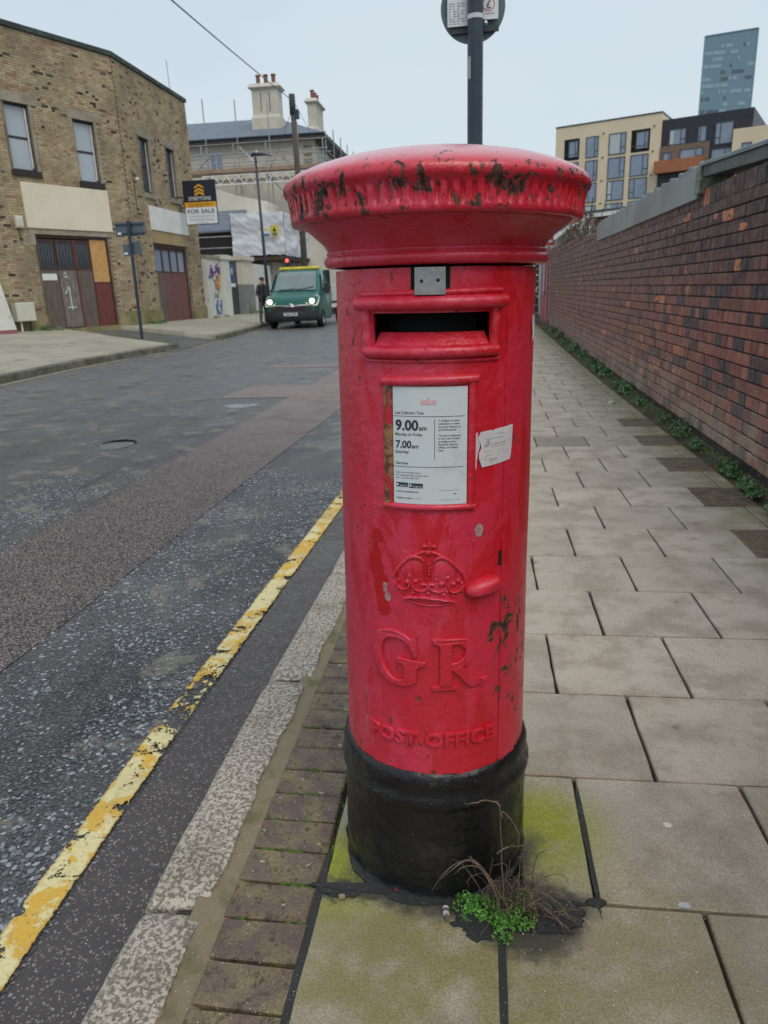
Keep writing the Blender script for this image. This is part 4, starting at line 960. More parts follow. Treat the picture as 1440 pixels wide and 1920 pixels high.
# steel tab holder
b = MB(); patch(b, -.022, .029, 1.350, 1.3955, .011, 6, .010); ridge(b, [(-.022, 1.351), (.029, 1.351)], .004, .014); tb = b.build('tab_holder', M['steel'], pb)
for s0, s1 in ((-.031, -.022), (.029, .038)): patch(MB(), s0, s1, 1.350, 1.396, .0008, 3, .0004).build('tab_recess', M['void'], pb)
b = MB(); rball(b, -.0105, 1.373, .0056, .0150); rball(b, .0165, 1.374, .0056, .0150); b.build('screw', mk('rusty_screw', (.035, .018, .012), (.09, .04, .02), .8, 60, 90, .3), tb, world_=False)
b = MB(); sv, sf = text_mesh('S', 1.0); b.add([W(.001 + v[0] * .008, 1.358 + v[1] * .010, .0114) for v in sv], sf); sv, sf = text_mesh('15', 1.0); b.add([W(-.003 + v[0] * .008, 1.381 + v[1] * .008, .0114) for v in sv], sf); ridge(b, [(-.018, 1.386), (-.010, 1.386)], .001, .0118); b.build('stamped_mark', M['print_pale'], tb, world_=False)
# torn paper notice
def torn(b, pts, h=.0020):
    vs = [W(p[0], p[1], h) for p in pts]; c = (sum(p[0] for p in pts) / len(pts), sum(p[1] for p in pts) / len(pts)); vs.append(W(*c, h))
    rows = 8; vs = []; fs = []
    for i in range(rows + 1):
        u = i / rows
        for p in pts: vs.append(W(c[0] + (p[0] - c[0]) * u, c[1] + (p[1] - c[1]) * u, h))
    n = len(pts)
    for i in range(rows):
        for j in range(n): fs.append((i * n + j, i * n + (j + 1) % n, (i + 1) * n + (j + 1) % n, (i + 1) * n + j))
    return b.add(vs, fs)
def V6(px, py): q = plan(px, py); return q
lab = lambda x, y: (.0765 + (x - 895) * .000362, 1.113 - (y - 1137) * .000292)      # the notice measured on the box
b = MB(); rp = random.Random(3); main = [lab(*p) for p in [(952, 1160), (985, 1155), (1020, 1152), (1027, 1160), (1033, 1151), (1090, 1144), (1166, 1136), (1164, 1200), (1160, 1270), (1156, 1330), (1148, 1364), (1080, 1375), (1000, 1385), (962, 1389), (955, 1360), (946, 1330), (945, 1295), (958, 1262), (954, 1235), (944, 1215), (938, 1190), (948, 1175)]]
torn(b, main); b.v = b.v; ns = b.build('paper_notice', M['paper'], pb, smooth=False)
b = MB(); torn(b, [lab(*p) for p in [(912, 1166), (938, 1160), (936, 1190), (945, 1222), (952, 1240), (940, 1290), (934, 1340), (930, 1397), (898, 1403), (896, 1385), (902, 1350), (900, 1300), (905, 1280), (906, 1200)]]); b.build('paper_scrap', M['paper'], pb)
b = MB()
def ltext(body, x, y, w, h_, sl=-.05):
    vs, fs = text_mesh(body, 1.0); x0 = min(v[0] for v in vs); x1 = max(v[0] for v in vs); s0, z0 = lab(x, y); kk = w * .000362 / (x1 - x0)
    b.add([W(s0 + (v[0] - x0) * kk, z0 + v[1] * h_ * .000292 / .7 + (v[0] - x0) * kk * .09, .0024) for v in vs], fs)
for i, (x_, y_, w_) in enumerate([(1060, 1182, 60), (975, 1212, 130), (1040, 1240, 90), (975, 1252, 150), (1020, 1264, 110), (978, 1292, 40), (978, 1318, 60), (978, 1342, 90), (1010, 1350, 60)]):
    for q in range(int(w_ / 16)):
        p0 = lab(x_ + q * 16, y_ - q * .9); p1 = lab(x_ + q * 16 + 12, y_ - 4 - q * .9); patch(b, p0[0], p1[0], p0[1], p1[1], .0024, 2, .0002)
b.build('faint_print', M['print_pale'], ns, world_=False)
b = MB(); ridge(b, [lab(975, 1255), lab(990, 1225), lab(1003, 1215), lab(995, 1240), lab(985, 1262), lab(1010, 1228)], .0012, .0028, .003); b.build('signature', M['print_grey'], ns, world_=False)
b = MB(); torn(b, [(.243, 1.31), (.249, 1.309), (.250, 1.285), (.254, 1.287), (.256, 1.31), (.259, 1.308), (.258, 1.272), (.248, 1.262), (.245, 1.264), (.246, 1.270), (.252, 1.276), (.247, 1.279), (.244, 1.29)]); b.build('white_paint_mark', M['print_white'], pb)
# rust streak, screw holes, grey scars
b = MB(); ridge(b, [(-.146, .556), (-.147, .52), (-.146, .48), (-.1475, .436)], .004, .0008, .004, base=-.0004, rough=.5); ridge(b, [(-.139, .425), (-.139, .40)], .003, .0006, .004, base=-.0004); b.build('rust_streak', M['rusty'], pb)
M['rust_hole'] = mk('rust_hole', (.03, .012, .01), (.12, .045, .02), .9, 90, 90, .2)
for s, z in ((-.176, 1.372), (-.174, 1.343), (-.172, 1.318), (-.139, .955), (-.150, .948)): rball(MB(), s, z, .0032, .0014).build('old_screw_hole', M['rust_hole'], pb)
b = MB(); rr_ = random.Random(8)
def scar(s, z, w, h_, seed):
    pts = [(s + w * math.cos(a) * (1 + .5 * mnoise.noise((math.cos(a) * 2, math.sin(a) * 2, seed))), z + h_ * math.sin(a) * (1 + .5 * mnoise.noise((math.cos(a) * 2.5, math.sin(a) * 2, seed + 3)))) for a in [2 * math.pi * i / 26 for i in range(26)]]
    torn(b, pts, .0015)
SCM = mk('scraped_metal', (.42, .32, .34), (.38, .10, .12), .6, 70, 200, .4, dirt=(.45, .02, .03))
for q in ((-.089, .795, .006, .011, 1), (-.083, .776, .008, .010, 5), (.097, .916, .009, .013, 9)): b = MB(); scar(*q); b.build('scraped_metal_patch', SCM, pb)
FRM = mk('fresh_red_paint', (.52, .006, .008), (.46, .006, .01), .38, 30, 160, .3)
for q in ((-.112, .845, .014, .035, 21), (-.100, .80, .015, .035, 24), (-.094, .752, .014, .02, 29), (-.108, .90, .012, .014, 31)): b = MB(); scar(*q); b.v = [(x * (1 - .0001 * q[4] / 20), y * (1 - .0001 * q[4] / 20), z) for x, y, z in b.v]; b.build('bright_paint_patch', FRM, pb)
# cap, cornice, collar
NS = 88
def capr(r, z, a):
    if 1.4885 < z < 1.5205: return r - .0055 * max(0, math.cos(a * NS)) ** .5 * (1 if 1.492 < z < 1.518 else .0)
    return r + .0015 * mnoise.noise((math.cos(a) * 4, math.sin(a) * 4, z * 30))
prof = [(.0, 1.604), (.05, 1.603), (.10, 1.600), (.15, 1.594), (.20, 1.584), (.24, 1.572), (.265, 1.5615), (.279, 1.553), (.2865, 1.546), (.289, 1.540), (.2888, 1.534), (.287, 1.529), (.2825, 1.5255), (.281, 1.521), (.2805, 1.517), (.279, 1.505), (.2775, 1.494), (.278, 1.488), (.2775, 1.481), (.2745, 1.4765), (.268, 1.4755), (.262, 1.478), (.256, 1.4785)]
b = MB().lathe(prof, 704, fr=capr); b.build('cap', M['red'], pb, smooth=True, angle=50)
prof = [(.258, 1.479), (.256, 1.4755), (.250, 1.4715), (.240, 1.464), (.230, 1.4555), (.221, 1.4475), (.215, 1.4405), (.211, 1.434), (.2095, 1.430), (.2115, 1.4285), (.2125, 1.426), (.2105, 1.423), (.2105, 1.4215), (.2145, 1.4195), (.2165, 1.416), (.2170, 1.412), (.2160, 1.407), (.2130, 1.403), (.2080, 1.401), (.190, 1.4005)]
MB().lathe(prof, 160, fr=lambda r, z, a: r + .0012 * mnoise.noise((math.cos(a) * 5, math.sin(a) * 5, z * 20))).build('cornice', M['red'], pb, smooth=True, angle=60)
# black plinth
bp = [(.150, .382), (.203, .382), (.209, .378), (.214, .370), (.2165, .360), (.217, .350), (.2150, .340), (.2142, .332), (.2165, .322), (.2205, .312), (.2215, .303), (.2195, .294), (.2155, .286), (.2150, .280)] + [(.2145 + .0045 * (1 - z / .27), z) for z in (.26, .24, .22, .20, .18, .16, .14, .12, .10, .085)] + [(.2165, .072), (.2185, .064), (.222, .058), (.224, .03)]
def br(r, z, a):
    q = (math.cos(a) * 3, math.sin(a) * 3, z * 9)
    return r + .0035 * mnoise.noise(q) + .0022 * mnoise.noise((q[0] * 4, q[1] * 4, z * 40)) + .0012 * mnoise.noise((q[0] * 11, q[1] * 11, z * 120)) + (.008 * mnoise.noise((q[0] * 2, q[1] * 2, 7)) if z < .07 else 0)
MB().lathe(bp, 260, fr=br).build('base', M['base'], pb, smooth=True)
# ------------------------------------------------------------------ dead twigs and green weed at its foot
tw = empty('dry_weed', (.05, 1.31, 0), 'tangle of dead brown weed stems leaning on the black base of the box', 'dead weed')
rt = random.Random(11); b = MB()
def stem(p0, p1, sag, r0, n=9, curl=.02, rb=None):
    p0 = Vector(p0); p1 = Vector(p1); pts = []; w = Vector((rt.uniform(-1, 1), rt.uniform(-1, 1), rt.uniform(-.4, 1))) * curl
    for i in range(n):
        u = i / (n - 1); p = p0.lerp(p1, u) + Vector((0, 0, sag * 4 * u * (1 - u))) + w * math.sin(u * math.pi * 2) * .5
        pts.append(p + Vector((rt.uniform(-1, 1), rt.uniform(-1, 1), rt.uniform(-1, 1))) * .0018)
    (rb or b).poly(pts, lambda u: r0 * (1 - .6 * u), 5); return pts
for p0, p1, sg in [((.06, 1.30, .01), (.045, 1.262, .335), .01), ((.045, 1.262, .33), (-.03, 1.272, .325), .01), ((.05, 1.265, .30), (.085, 1.27, .215), .04), ((.07, 1.30, .02), (-.10, 1.275, .09), .11), ((.06, 1.30, .02), (-.085, 1.27, .12), .10), ((.06, 1.31, .02), (-.05, 1.27, .14), .06),
    ((.08, 1.31, .02), (.10, 1.28, .215), .02), ((.04, 1.295, .18), (.105, 1.275, .225), .01), ((.09, 1.32, .01), (.155, 1.31, .19), .02), ((.10, 1.32, .01), (.22, 1.30, .03), .05), ((.10, 1.32, .01), (.20, 1.27, .012), .03), ((.05, 1.30, .01), (-.02, 1.27, .19), .03)]: stem(p0, p1, sg, .0022)
for _ in range(46):
    x0 = rt.gauss(.075, .03); a = rt.uniform(-2.6, .3); L = rt.uniform(.05, .14)
    stem((x0, 1.305 + rt.uniform(-.01, .02), .005), (x0 + L * math.cos(a) * .9, 1.285 + rt.uniform(-.035, .02), max(.012, rt.uniform(.02, .17))), rt.uniform(.0, .07), rt.uniform(.0008, .0016), 7, .03)
for _ in range(26):
    x0 = rt.gauss(.13, .03); stem((x0, 1.30 + rt.uniform(-.02, .03), .006), (x0 + rt.uniform(-.06, .09), 1.28 + rt.uniform(-.06, .04), rt.uniform(.008, .07)), rt.uniform(.0, .03), rt.uniform(.0008, .0015), 6, .02)
o = b.build('stems', M['twig'], tw, smooth=True); o['kind'] = 'stuff'
def leaves(b, c, rx, ry, rz, n, size, rs_, up=.5, dome=True, trilobe=False):
    for _ in range(n):
        while True:
            u = Vector((rs_.uniform(-1, 1), rs_.uniform(-1, 1), rs_.uniform(0 if dome else -1, 1)))
            if u.length < 1: break
        p = Vector((c[0] + u.x * rx, c[1] + u.y * ry, c[2] + u.z * rz)); s_ = size * rs_.uniform(.6, 1.3)
        nrm = Vector((rs_.gauss(u.x * .5, .5), rs_.gauss(u.y * .5, .5), rs_.gauss(up, .4))).normalized(); t_ = nrm.cross(Vector((rs_.gauss(0, 1), rs_.gauss(0, 1), rs_.gauss(0, 1)))).normalized(); w_ = nrm.cross(t_)
        b.tone(rs_.random(), 0, 0)
        for k in range(3 if trilobe else 1):
            an = (k - 1) * 1.5 if trilobe else 0; tt = t_ * math.cos(an) + w_ * math.sin(an); ww = nrm.cross(tt)
            q = p + tt * s_ * (.35 if trilobe else 0)
            b.add([q - tt * s_ * .4, q + ww * s_ * .42 + nrm * s_ * .1, q + tt * s_ * .6, q - ww * s_ * .42 + nrm * s_ * .1], [(0, 1, 2), (0, 2, 3)])
    return b
b = MB(); gw = []
for (x, y, rx, ry, n) in ((-.02, 1.285, .035, .022, 90), (.035, 1.275, .05, .028, 190), (.085, 1.262, .045, .032, 190), (.055, 1.225, .022, .035, 80), (.105, 1.305, .02, .03, 50)): leaves(b, (x, y + .035, .006), rx * 1.15, ry * 1.2, .035, int(n * 1.9), .0046, rt, .8, True, True)
for _ in range(14):
    x = rt.uniform(-.03, .12); b.tone(.5, 0, 0); b.poly([(x, 1.29, .0), (x + rt.uniform(-.01, .01), 1.27, .03), (x + rt.uniform(-.02, .02), 1.25, .035)], .0008, 4)
wd = b.build('green_weed', M['leaf_bright']); tag(wd, 'bright green small-leaved weed growing at the foot of the post box base', 'weed')
# ------------------------------------------------------------------ RIGHT BRICK WALL
xw = lambda y: 1.85 + .012 * (y - 4.4)
bw = empty('brick_wall', (1.85, 4.4, 0), 'long dark red brick boundary wall running beside the pavement on the right', 'brick wall')
pool = {}
for kind, L in (('s', .254), ('h', .1185)):
    pool[kind] = []
    for k in range(26):
        b = MB(); rr_ = random.Random(k + (100 if kind == 'h' else 0)); b.tone(rr_.random(), k / 26 * (.96 if kind == 's' else 1.), rr_.random())
        h = .0405; w = L / 2; e = .004; j = lambda: rr_.uniform(-.0012, .0012)
        vs = [(.05, -w, -h), (.05, w, -h), (.05, w, h), (.05, -w, h)] + [(e, -w + j(), -h + j()), (e, w + j(), -h + j()), (e, w + j(), h + j()), (e, -w + j(), h + j())] + [(0, -w + e, -h + e), (0, w - e, -h + e), (0, w - e, h - e), (0, -w + e, h - e)]
        fs = [(8, 11, 10, 9)]
        for i in range(4): q = (i + 1) % 4; fs += [(i, i + 4, q + 4, q), (i + 4, i + 8, q + 8, q + 4)]
        b.add(vs, fs); me = b.mesh('brick'); me.materials.append(M['brick']); pool[kind].append((me, vs, fs, b.cur))
cells = []
yA, yB = -1.5, 23.3
for c in range(22):
    z = .012 + .0925 * c
    if z > 1.90: continue
    hd = c % 2; p = .135 if hd else .27
    y = yA + (.0675 if hd else 0) + rnd.uniform(-.01, .01)
    while y < yB:
        zz = z + .0925 / 2 + .0006 * math.sin(y * 2 + c)
        if z > .075 + .03 * mnoise.noise((y * .8, 1, 1)) or c > 1: cells.append((y, zz, 'h' if hd else 's'))
        y += p
for (y0, nrow) in ((13.2, 1), (16.5, 2), (19.5, 3)):        # stepped top further on
    pass
y = yA
while y < yB: cells.append((y, 2.016, 'H')); y += .092
for c in range(3):
    y = (13.3, 16.0, 19.0)[c]
    while y < yB: cells.append((y, 2.135 + c * .0925, 'h')); y += .135
cells.sort(key=lambda q: q[0]); near = [q for q in cells if q[0] > 4.02][:300]; ns_ = set(id(q) for q in near)
far = MB()
for q in cells:
    y, zz, kd = q; x = xw(y) + rnd.uniform(-.003, .003); rz = rnd.uniform(-.012, .012); k = rnd.randrange(26)
    me, vs, fs, tn = pool['h' if kd in 'hH' else 's'][k]
    sy, sz = (.68, 1.62) if kd == 'H' else (1, 1)
    if id(q) in ns_:
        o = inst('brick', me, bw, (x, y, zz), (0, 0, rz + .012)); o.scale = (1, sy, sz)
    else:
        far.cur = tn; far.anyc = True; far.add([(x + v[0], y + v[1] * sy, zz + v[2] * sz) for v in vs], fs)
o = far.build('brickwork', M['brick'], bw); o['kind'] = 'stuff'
b = MB(); vs = []; fs = []
for j in range(61):
    y = yA - .1 + (yB - yA + .1) * j / 60; zt = 2.07 if y < 13.3 else (2.17 if y < 16 else 2.26 if y < 19 else 2.35)
    vs += [(xw(y) + .014, y, -.1), (xw(y) + .014, y, zt), (xw(y) + .225, y, zt), (xw(y) + .225, y, -.1)]
for j in range(60):
    a = 4 * j
    for i in range(3): fs.append((a + i, a + i + 1, a + i + 5, a + i + 4))
fs += [(0, 1, 2, 3), (243, 242, 241, 240)]
b.add(vs, fs).build('mortar_core', M['brick_mortar'], bw)
# grey cladding panels with corrugated capping
cl = empty('roof_edge_cladding', (1.9, 10, 2.05), 'pale grey flat roof-edge cladding fixed along the top of the brick wall', 'cladding')
for (y0, y1) in ((7.03, 10.42), (10.44, 12.1), (12.12, 13.15)):
    b = MB(); b.bbox(0, 1, 0, 1, 0, 1, .01, lambda x, y, z, y0=y0, y1=y1: (xw(y0 + (y1 - y0) * y) - .03 + .05 * x, y0 + (y1 - y0) * y, 2.02 + .245 * z + .004 * math.sin(y0 * 9))); b.build('cladding_panel', M['flash'], cl)
y = 7.06; i = 0
while y < 13.1:
    b = MB(); b.bbox(xw(y) - .012, xw(y) + .25, y, y + .335, 2.262, 2.292 + .012 * (i % 2) + rnd.uniform(0, .01), .01); b.bbox(xw(y) - .016, xw(y) + .22, y - .02, y + .035, 2.262, 2.322 + rnd.uniform(-.006, .006), .006); b.build('capping_tile', M['gutter_edge'], cl); y += .36; i += 1
gt = empty('box_gutter', (1.9, 5.5, 2.12), 'dark grey metal box gutter over the near end of the brick wall', 'gutter')
gs = lambda x, y, z: (x, y, z - .082 + (y - 5.5) * .056)
b = MB(); b.bbox(1.845, 2.15, 2.5, 6.88, 2.18, 2.262, .004, gs); b.build('trough', M['gutter_metal'], gt)
b = MB(); b.bbox(1.825, 2.17, 2.5, 6.91, 2.264, 2.294, .006, gs); b.build('lip', M['gutter_edge'], gt)
b = MB(); b.prism([(1.83, 2.05), (2.1, 2.05), (2.1, 2.26), (1.83, 2.26)], .13, lambda x, y, z: (x + .002 * math.sin(z * 80), 6.89 + z, y)); b.build('end_stop', M['lichen'], gt)
# weeds at the wall foot
wl = [(1.79, 4.25, .16, .14), (1.755, 4.72, .05, .06), (1.77, 4.92, .055, .07), (1.80, 5.25, .06, .08), (1.80, 5.42, .05, .05), (1.79, 6.15, .07, .08), (1.81, 6.75, .14, .14), (1.83, 7.35, .09, .08), (1.86, 8.6, .10, .05), (1.86, 9.5, .14, .10), (1.87, 10.0, .13, .09), (1.88, 11.2, .14, .10), (1.88, 11.9, .15, .11), (1.89, 12.6, .15, .11), (1.90, 13.9, .16, .12), (1.91, 15.2, .20, .12), (1.93, 16.8, .22, .12), (1.95, 18.4, .22, .12), (1.96, 20.2, .22, .12)]
nth = ['nearest', 'second', 'third', 'fourth', 'fifth', 'sixth', 'seventh', 'eighth', 'ninth', 'tenth', 'eleventh', 'twelfth', 'thirteenth', 'fourteenth', 'fifteenth', 'sixteenth', 'seventeenth', 'eighteenth', 'farthest']
for i, (x, y, r_, h_) in enumerate(wl):
    b = MB(); rr_ = random.Random(40 + i); n = int(170 if r_ > .12 and y < 8 else 70 + r_ * 500)
    if y > 8: n = 190
    leaves(b, (x - .01, y, gl(y) + .02), r_ * .7, r_ * 1.5, h_ * 1.15, int(n * 1.5), .026 if y < 8 else .045, rr_, .6, True, y < 6)
    for _ in range(8): b.tone(.2, 0, 0); b.poly([(x, y, gl(y)), (x + rr_.uniform(-.5, .3) * r_, y + rr_.uniform(-.6, .6) * r_, gl(y) + h_)], .0016, 4)
    o = b.build('weed_clump', M['leaf']); tag(o, 'green leafy weed clump, %s from the camera along the foot of the brick wall' % nth[i], 'weed', 'weeds along the wall foot')
rr_ = random.Random(91); b = MB()
for _ in range(3600):
    y = rr_.uniform(3.2, 22); 
    if mnoise.noise((y * 1.3, 4, 4)) < -.12: continue
    x = xw(y) - abs(rr_.gauss(0, .045)) - .01; leaves(b, (x, y, gl(y) + .03), .012, .02, .03, 1, .011 + .0009 * y, rr_, .7, True)
o = b.build('verge_seedlings', M['leaf']); tag(o, 'tiny scattered seedlings and stray leaves along the dirt at the foot of the brick wall', 'weeds', kind='stuff')
# bush over the wall
b = MB(); rr_ = random.Random(77); bu = empty('straggly_bush', (2.3, 17, 2.2), 'straggly reddish bush sprouting over the far top of the brick wall', 'bush')
for _ in range(26):
    y0 = rr_.uniform(14.5, 20); b.poly([(2.15, y0, 2.1), (2.1 + rr_.uniform(-.15, .2), y0 + rr_.uniform(-.3, .3), 2.1 + rr_.uniform(.2, .45)), (2.1 + rr_.uniform(-.3, .3), y0 + rr_.uniform(-.5, .5), 2.1 + rr_.uniform(.35, .8))], .008, 4)
b.build('stems', M['bark'], bu)
b = MB(); leaves(b, (2.12, 15.8, 2.25), .18, 1.1, .45, 300, .05, rr_, .3, True); leaves(b, (2.15, 18.5, 2.3), .2, 1.5, .42, 380, .055, rr_, .3, True); b.build('foliage', M['leaf_red'], bu)
# things past the end of the wall
hd_ = empty('red_hoarding', (2.1, 25, .18), 'faded red board hoarding standing just past the end of the brick wall', 'hoarding')
for i in range(5):
    y0 = 23.4 + i * .52; MB().bbox(2.03 + .006 * (i % 2), 2.08, y0, y0 + .505, .16, 2.45, .006).build('board', M['hoarding'], hd_)
b = MB(); pts = [(24.35, 1.05), (24.75, 1.0), (24.9, 1.3), (25.0, 2.42), (24.2, 2.42), (24.25, 1.6)]; b.prism(pts, .01, lambda x, y, z: (2.022 - z, x, y)); o = b.build('torn_poster', M['poster']); tag(o, 'pale torn poster pasted down the red hoarding', 'poster')
b = MB(); b.tube((1.99, 24.2, 1.1), (2.03, 24.2, 1.1), .04, 8); b.build('latch', M['gate_dark'], hd_)
sg = empty('shop_sign', (2.1, 24.3, 2.5), 'red and yellow shop sign board with white edge above the red hoarding', 'shop sign')
MB().bbox(1.86, 2.34, 24.3, 24.4, 2.45, 3.12, .01).build('sign_frame', M['white_frame'], sg)
MB().box(1.89, 2.29, 24.285, 24.297, 2.52, 3.08).build('sign_face', M['shop_red'], sg)
MB().box(1.89, 2.22, 24.272, 24.283, 2.80, 3.02).build('yellow_panel', M['print_yellow'], sg)
MB().box(2.0, 2.22, 24.272, 24.283, 2.60, 2.68).build('white_band', M['print_white'], sg)
hs = empty('side_house', (3.5, 26, .2), 'low house with white fascia and red brick corner behind the brick wall', 'house')
MB().box(2.35, 6.5, 24.8, 31, .1, 3.35).build('wall', M['white_wall'], hs)
MB().box(3.45, 5.2, 24.6, 24.79, .1, 3.3).build('brick_corner', mk('orange_red_brick', (.22, .075, .045), (.15, .05, .035), .9, 5, 14, .4, coord='World'), hs)
b = MB(); 
for (p0, p1) in (((2.12, 22.4, 2.70), (3.23, 24.5, 3.40)), ((3.23, 24.5, 3.40), (4.6, 24.45, 3.50))):
    p0, p1 = Vector(p0), Vector(p1); dn = Vector((0, 0, -.13)); bk = (p1 - p0).cross(Vector((0, 0, 1))).normalized() * -.05
    MB().add([p0, p1, p1 + dn, p0 + dn, p0 + bk, p1 + bk, p1 + dn + bk, p0 + dn + bk], [(0, 1, 2, 3), (7, 6, 5, 4), (0, 4, 5, 1), (3, 2, 6, 7), (0, 3, 7, 4), (1, 5, 6, 2)]).build('fascia', M['white_frame'], hs)
MB().add([(2.1, 22.4, 2.72), (3.23, 24.47, 3.42), (4.7, 24.42, 3.52), (6.5, 28, 3.6), (3.0, 31, 3.6), (2.2, 26, 3.1), (2.1, 22.4, 2.76), (3.23, 24.47, 3.47), (4.7, 24.42, 3.57), (6.5, 28, 3.65), (3.0, 31, 3.65), (2.2, 26, 3.15)], [(6, 7, 8, 9, 10, 11), (5, 4, 3, 2, 1, 0), (0, 1, 7, 6), (1, 2, 8, 7), (2, 3, 9, 8), (3, 4, 10, 9), (4, 5, 11, 10), (5, 0, 6, 11)]).build('roof', M['gutter_metal'], hs)
wn = MB().box(2.55, 2.95, 24.76, 24.798, 2.2, 2.95).build('window', M['white_frame'], hs); MB().box(2.6, 2.9, 24.745, 24.757, 2.25, 2.9).build('pane', M['glass_blue'], wn)
ds = empty('satellite_dish', (3.3, 24.2, 2.7), 'pale satellite dish on the red brick corner behind the wall', 'satellite dish')
b = MB(); vs = []; fs = []; n = 20
for i in range(5):
    r_ = .30 * i / 4
    for j in range(n): a = 2 * math.pi * j / n; vs.append((3.25 + r_ * math.cos(a) * .8, 24.2 + r_ * r_ * .6 + r_ * math.cos(a) * .5, 2.95 + r_ * 1.1 * math.sin(a)))
for i in range(4):
    for j in range(n): fs.append((i * n + j, i * n + (j + 1) % n, (i + 1) * n + (j + 1) % n, (i + 1) * n + j))
b.add(vs, fs).build('dish', M['dish'], ds, smooth=True)
b = MB(); b.tube((3.25, 24.25, 2.95), (3.45, 24.6, 2.6), .02, 6); b.tube((3.25, 24.2, 2.72), (3.1, 23.9, 2.85), .012, 6); b.build('arm', M['gate_dark'], ds)
ga = empty('dark_gate', (2.2, 31, .2), 'dark steel gate with white spray scrawl closing the far end of the pavement', 'gate')
MB().bbox(1.2, 3.2, 31, 31.06, .28, 1.46, .01).build('gate_panel', M['gate_dark'], ga); MB().bbox(1.2, 3.2, 30.96, 31.1, 1.46, 1.52, .01).build('top_rail', M['galv'], ga); MB().box(1.2, 3.2, 30.97, 30.995, .55, .6).build('mid_rail', M['galv'], ga)
b = MB()
for L in ([(2.0, 1.3), (2.06, .9), (2.15, 1.2), (2.2, .95)], [(2.3, 1.3), (2.24, 1.1), (2.36, 1.05), (2.42, 1.25)], [(2.28, .95), (2.4, .8), (2.5, .95), (2.45, 1.1)]): b.poly([(x, 30.985, z) for x, z in L], .035, 5)
b.build('spray_scrawl', M['print_white'], ga)

# ------------------------------------------------------------------ trees beyond
def tree(label, x, y, z0, h, rx, n, seed, mat_='leaf_dark', ls=.5):
    t = empty('tree', (x, y, z0), label, 'tree', 'trees at the end of the street'); rr_ = random.Random(seed)
    b = MB(); b.poly([(x, y, z0), (x + .1, y, z0 + h * .35), (x - .1, y + .1, z0 + h * .6)], lambda u: .22 * (1 - .5 * u), 8)
    for _ in range(8): a = rr_.uniform(0, 6.28); b.poly([(x, y, z0 + h * rr_.uniform(.3, .5)), (x + rx * .5 * math.cos(a), y + rx * .5 * math.sin(a), z0 + h * .65), (x + rx * .8 * math.cos(a), y + rx * .8 * math.sin(a), z0 + h * rr_.uniform(.6, .95))], lambda u: .08 * (1 - .7 * u), 6)
    b.build('trunk', M['bark'], t); b = MB()
    for _ in range(9): a = rr_.uniform(0, 6.28); q = rr_.uniform(0, .65); leaves(b, (x + rx * q * math.cos(a), y + rx * q * math.sin(a), z0 + h * rr_.uniform(.15, .8)), rx * .5, rx * .5, h * .22, n // 9, ls, rr_, .3, False)
    b.build('crown', M[mat_], t)
tree('dark green tree seen between the post box and the hoarding', 3.2, 40, 0, 5.2, 2.6, 1500, 1, ls=.22)
tree('dark tree behind the post box, left of the tree by the hoarding', -1.6, 44, 0, 6, 3, 1300, 2, ls=.26)
tree('dark tree behind the post box near the street end', -6.2, 62, 0, 7.5, 3.6, 1300, 3, ls=.3)
tree('dark tree far back between house and street end', 3.5, 60, 0, 6.5, 3.4, 1300, 4, ls=.3)

# ------------------------------------------------------------------ LEFT PAVEMENT
KP = [(-8, -9.1), (12.5, -9.0), (15, -8.98), (17.3, -8.62), (19.3, -8.25)]; KQ = [(21.9, -8.0), (24, -8.12), (27, -8.3), (30, -8.66), (36, -8.5), (75, -8.3)]
ki = lambda P, y: float(np.interp(y, [p[0] for p in P], [p[1] for p in P]))
def lpave(P, y0, y1, e0=0, e1=0):
    b = MB(); vs = []; fs = []; ny = int((y1 - y0) / .25); nx = 12
    for j in range(ny + 1):
        for i in range(nx + 1):
            u = i / nx; ya = y0 + e0 * u; yb = y1 + e1 * u; y = ya + (yb - ya) * j / ny; k = ki(P, y); x = k + (-15.5 - k) * u
            e = min(j, ny - j) / 3; vs.append((x, y, gl(y) + .035 + .06 * (k - x) + .004 * mnoise.noise((x * 2, y * 2, 0))))
    for j in range(ny):
        for i in range(nx): a = j * (nx + 1) + i; fs.append((a, a + nx + 1, a + nx + 2, a + 1))
    for row in ([j * (nx + 1) for j in range(ny + 1)], list(range(nx + 1)), [ny * (nx + 1) + i for i in range(nx + 1)]):
        base = len(vs); vs += [(vs[q][0], vs[q][1], vs[q][2] - .35) for q in row]
        for k in range(len(row) - 1): fs.append((row[k], row[k + 1], base + k + 1, base + k))
    return b.add(vs, fs)
lp = lpave(KP, -8, 19.5, 0, 4.6).build('left_pavement', M['pavement_far'], smooth=True); tag(lp, kind='structure')
lp2 = lpave(KQ, 22.2, 75, 4.4, 0).build('far_left_pavement', M['pavement_far'], smooth=True); tag(lp2, kind='structure')
b = MB(); vs = []; fs = []
for j in range(13):
    for i in range(9): u = i / 8; y = 18.6 + 10 * j / 12; vs.append((-8.05 - 5.5 * u, y, gl(y) - .093 + .05 * min(1, u * 1.2) * 5.5))
for j in range(12):
    for i in range(8): a = j * 9 + i; fs.append((a, a + 9, a + 10, a + 1))
ln = b.add(vs, fs).build('side_lane', M['lane'], smooth=True); tag(ln, kind='structure')
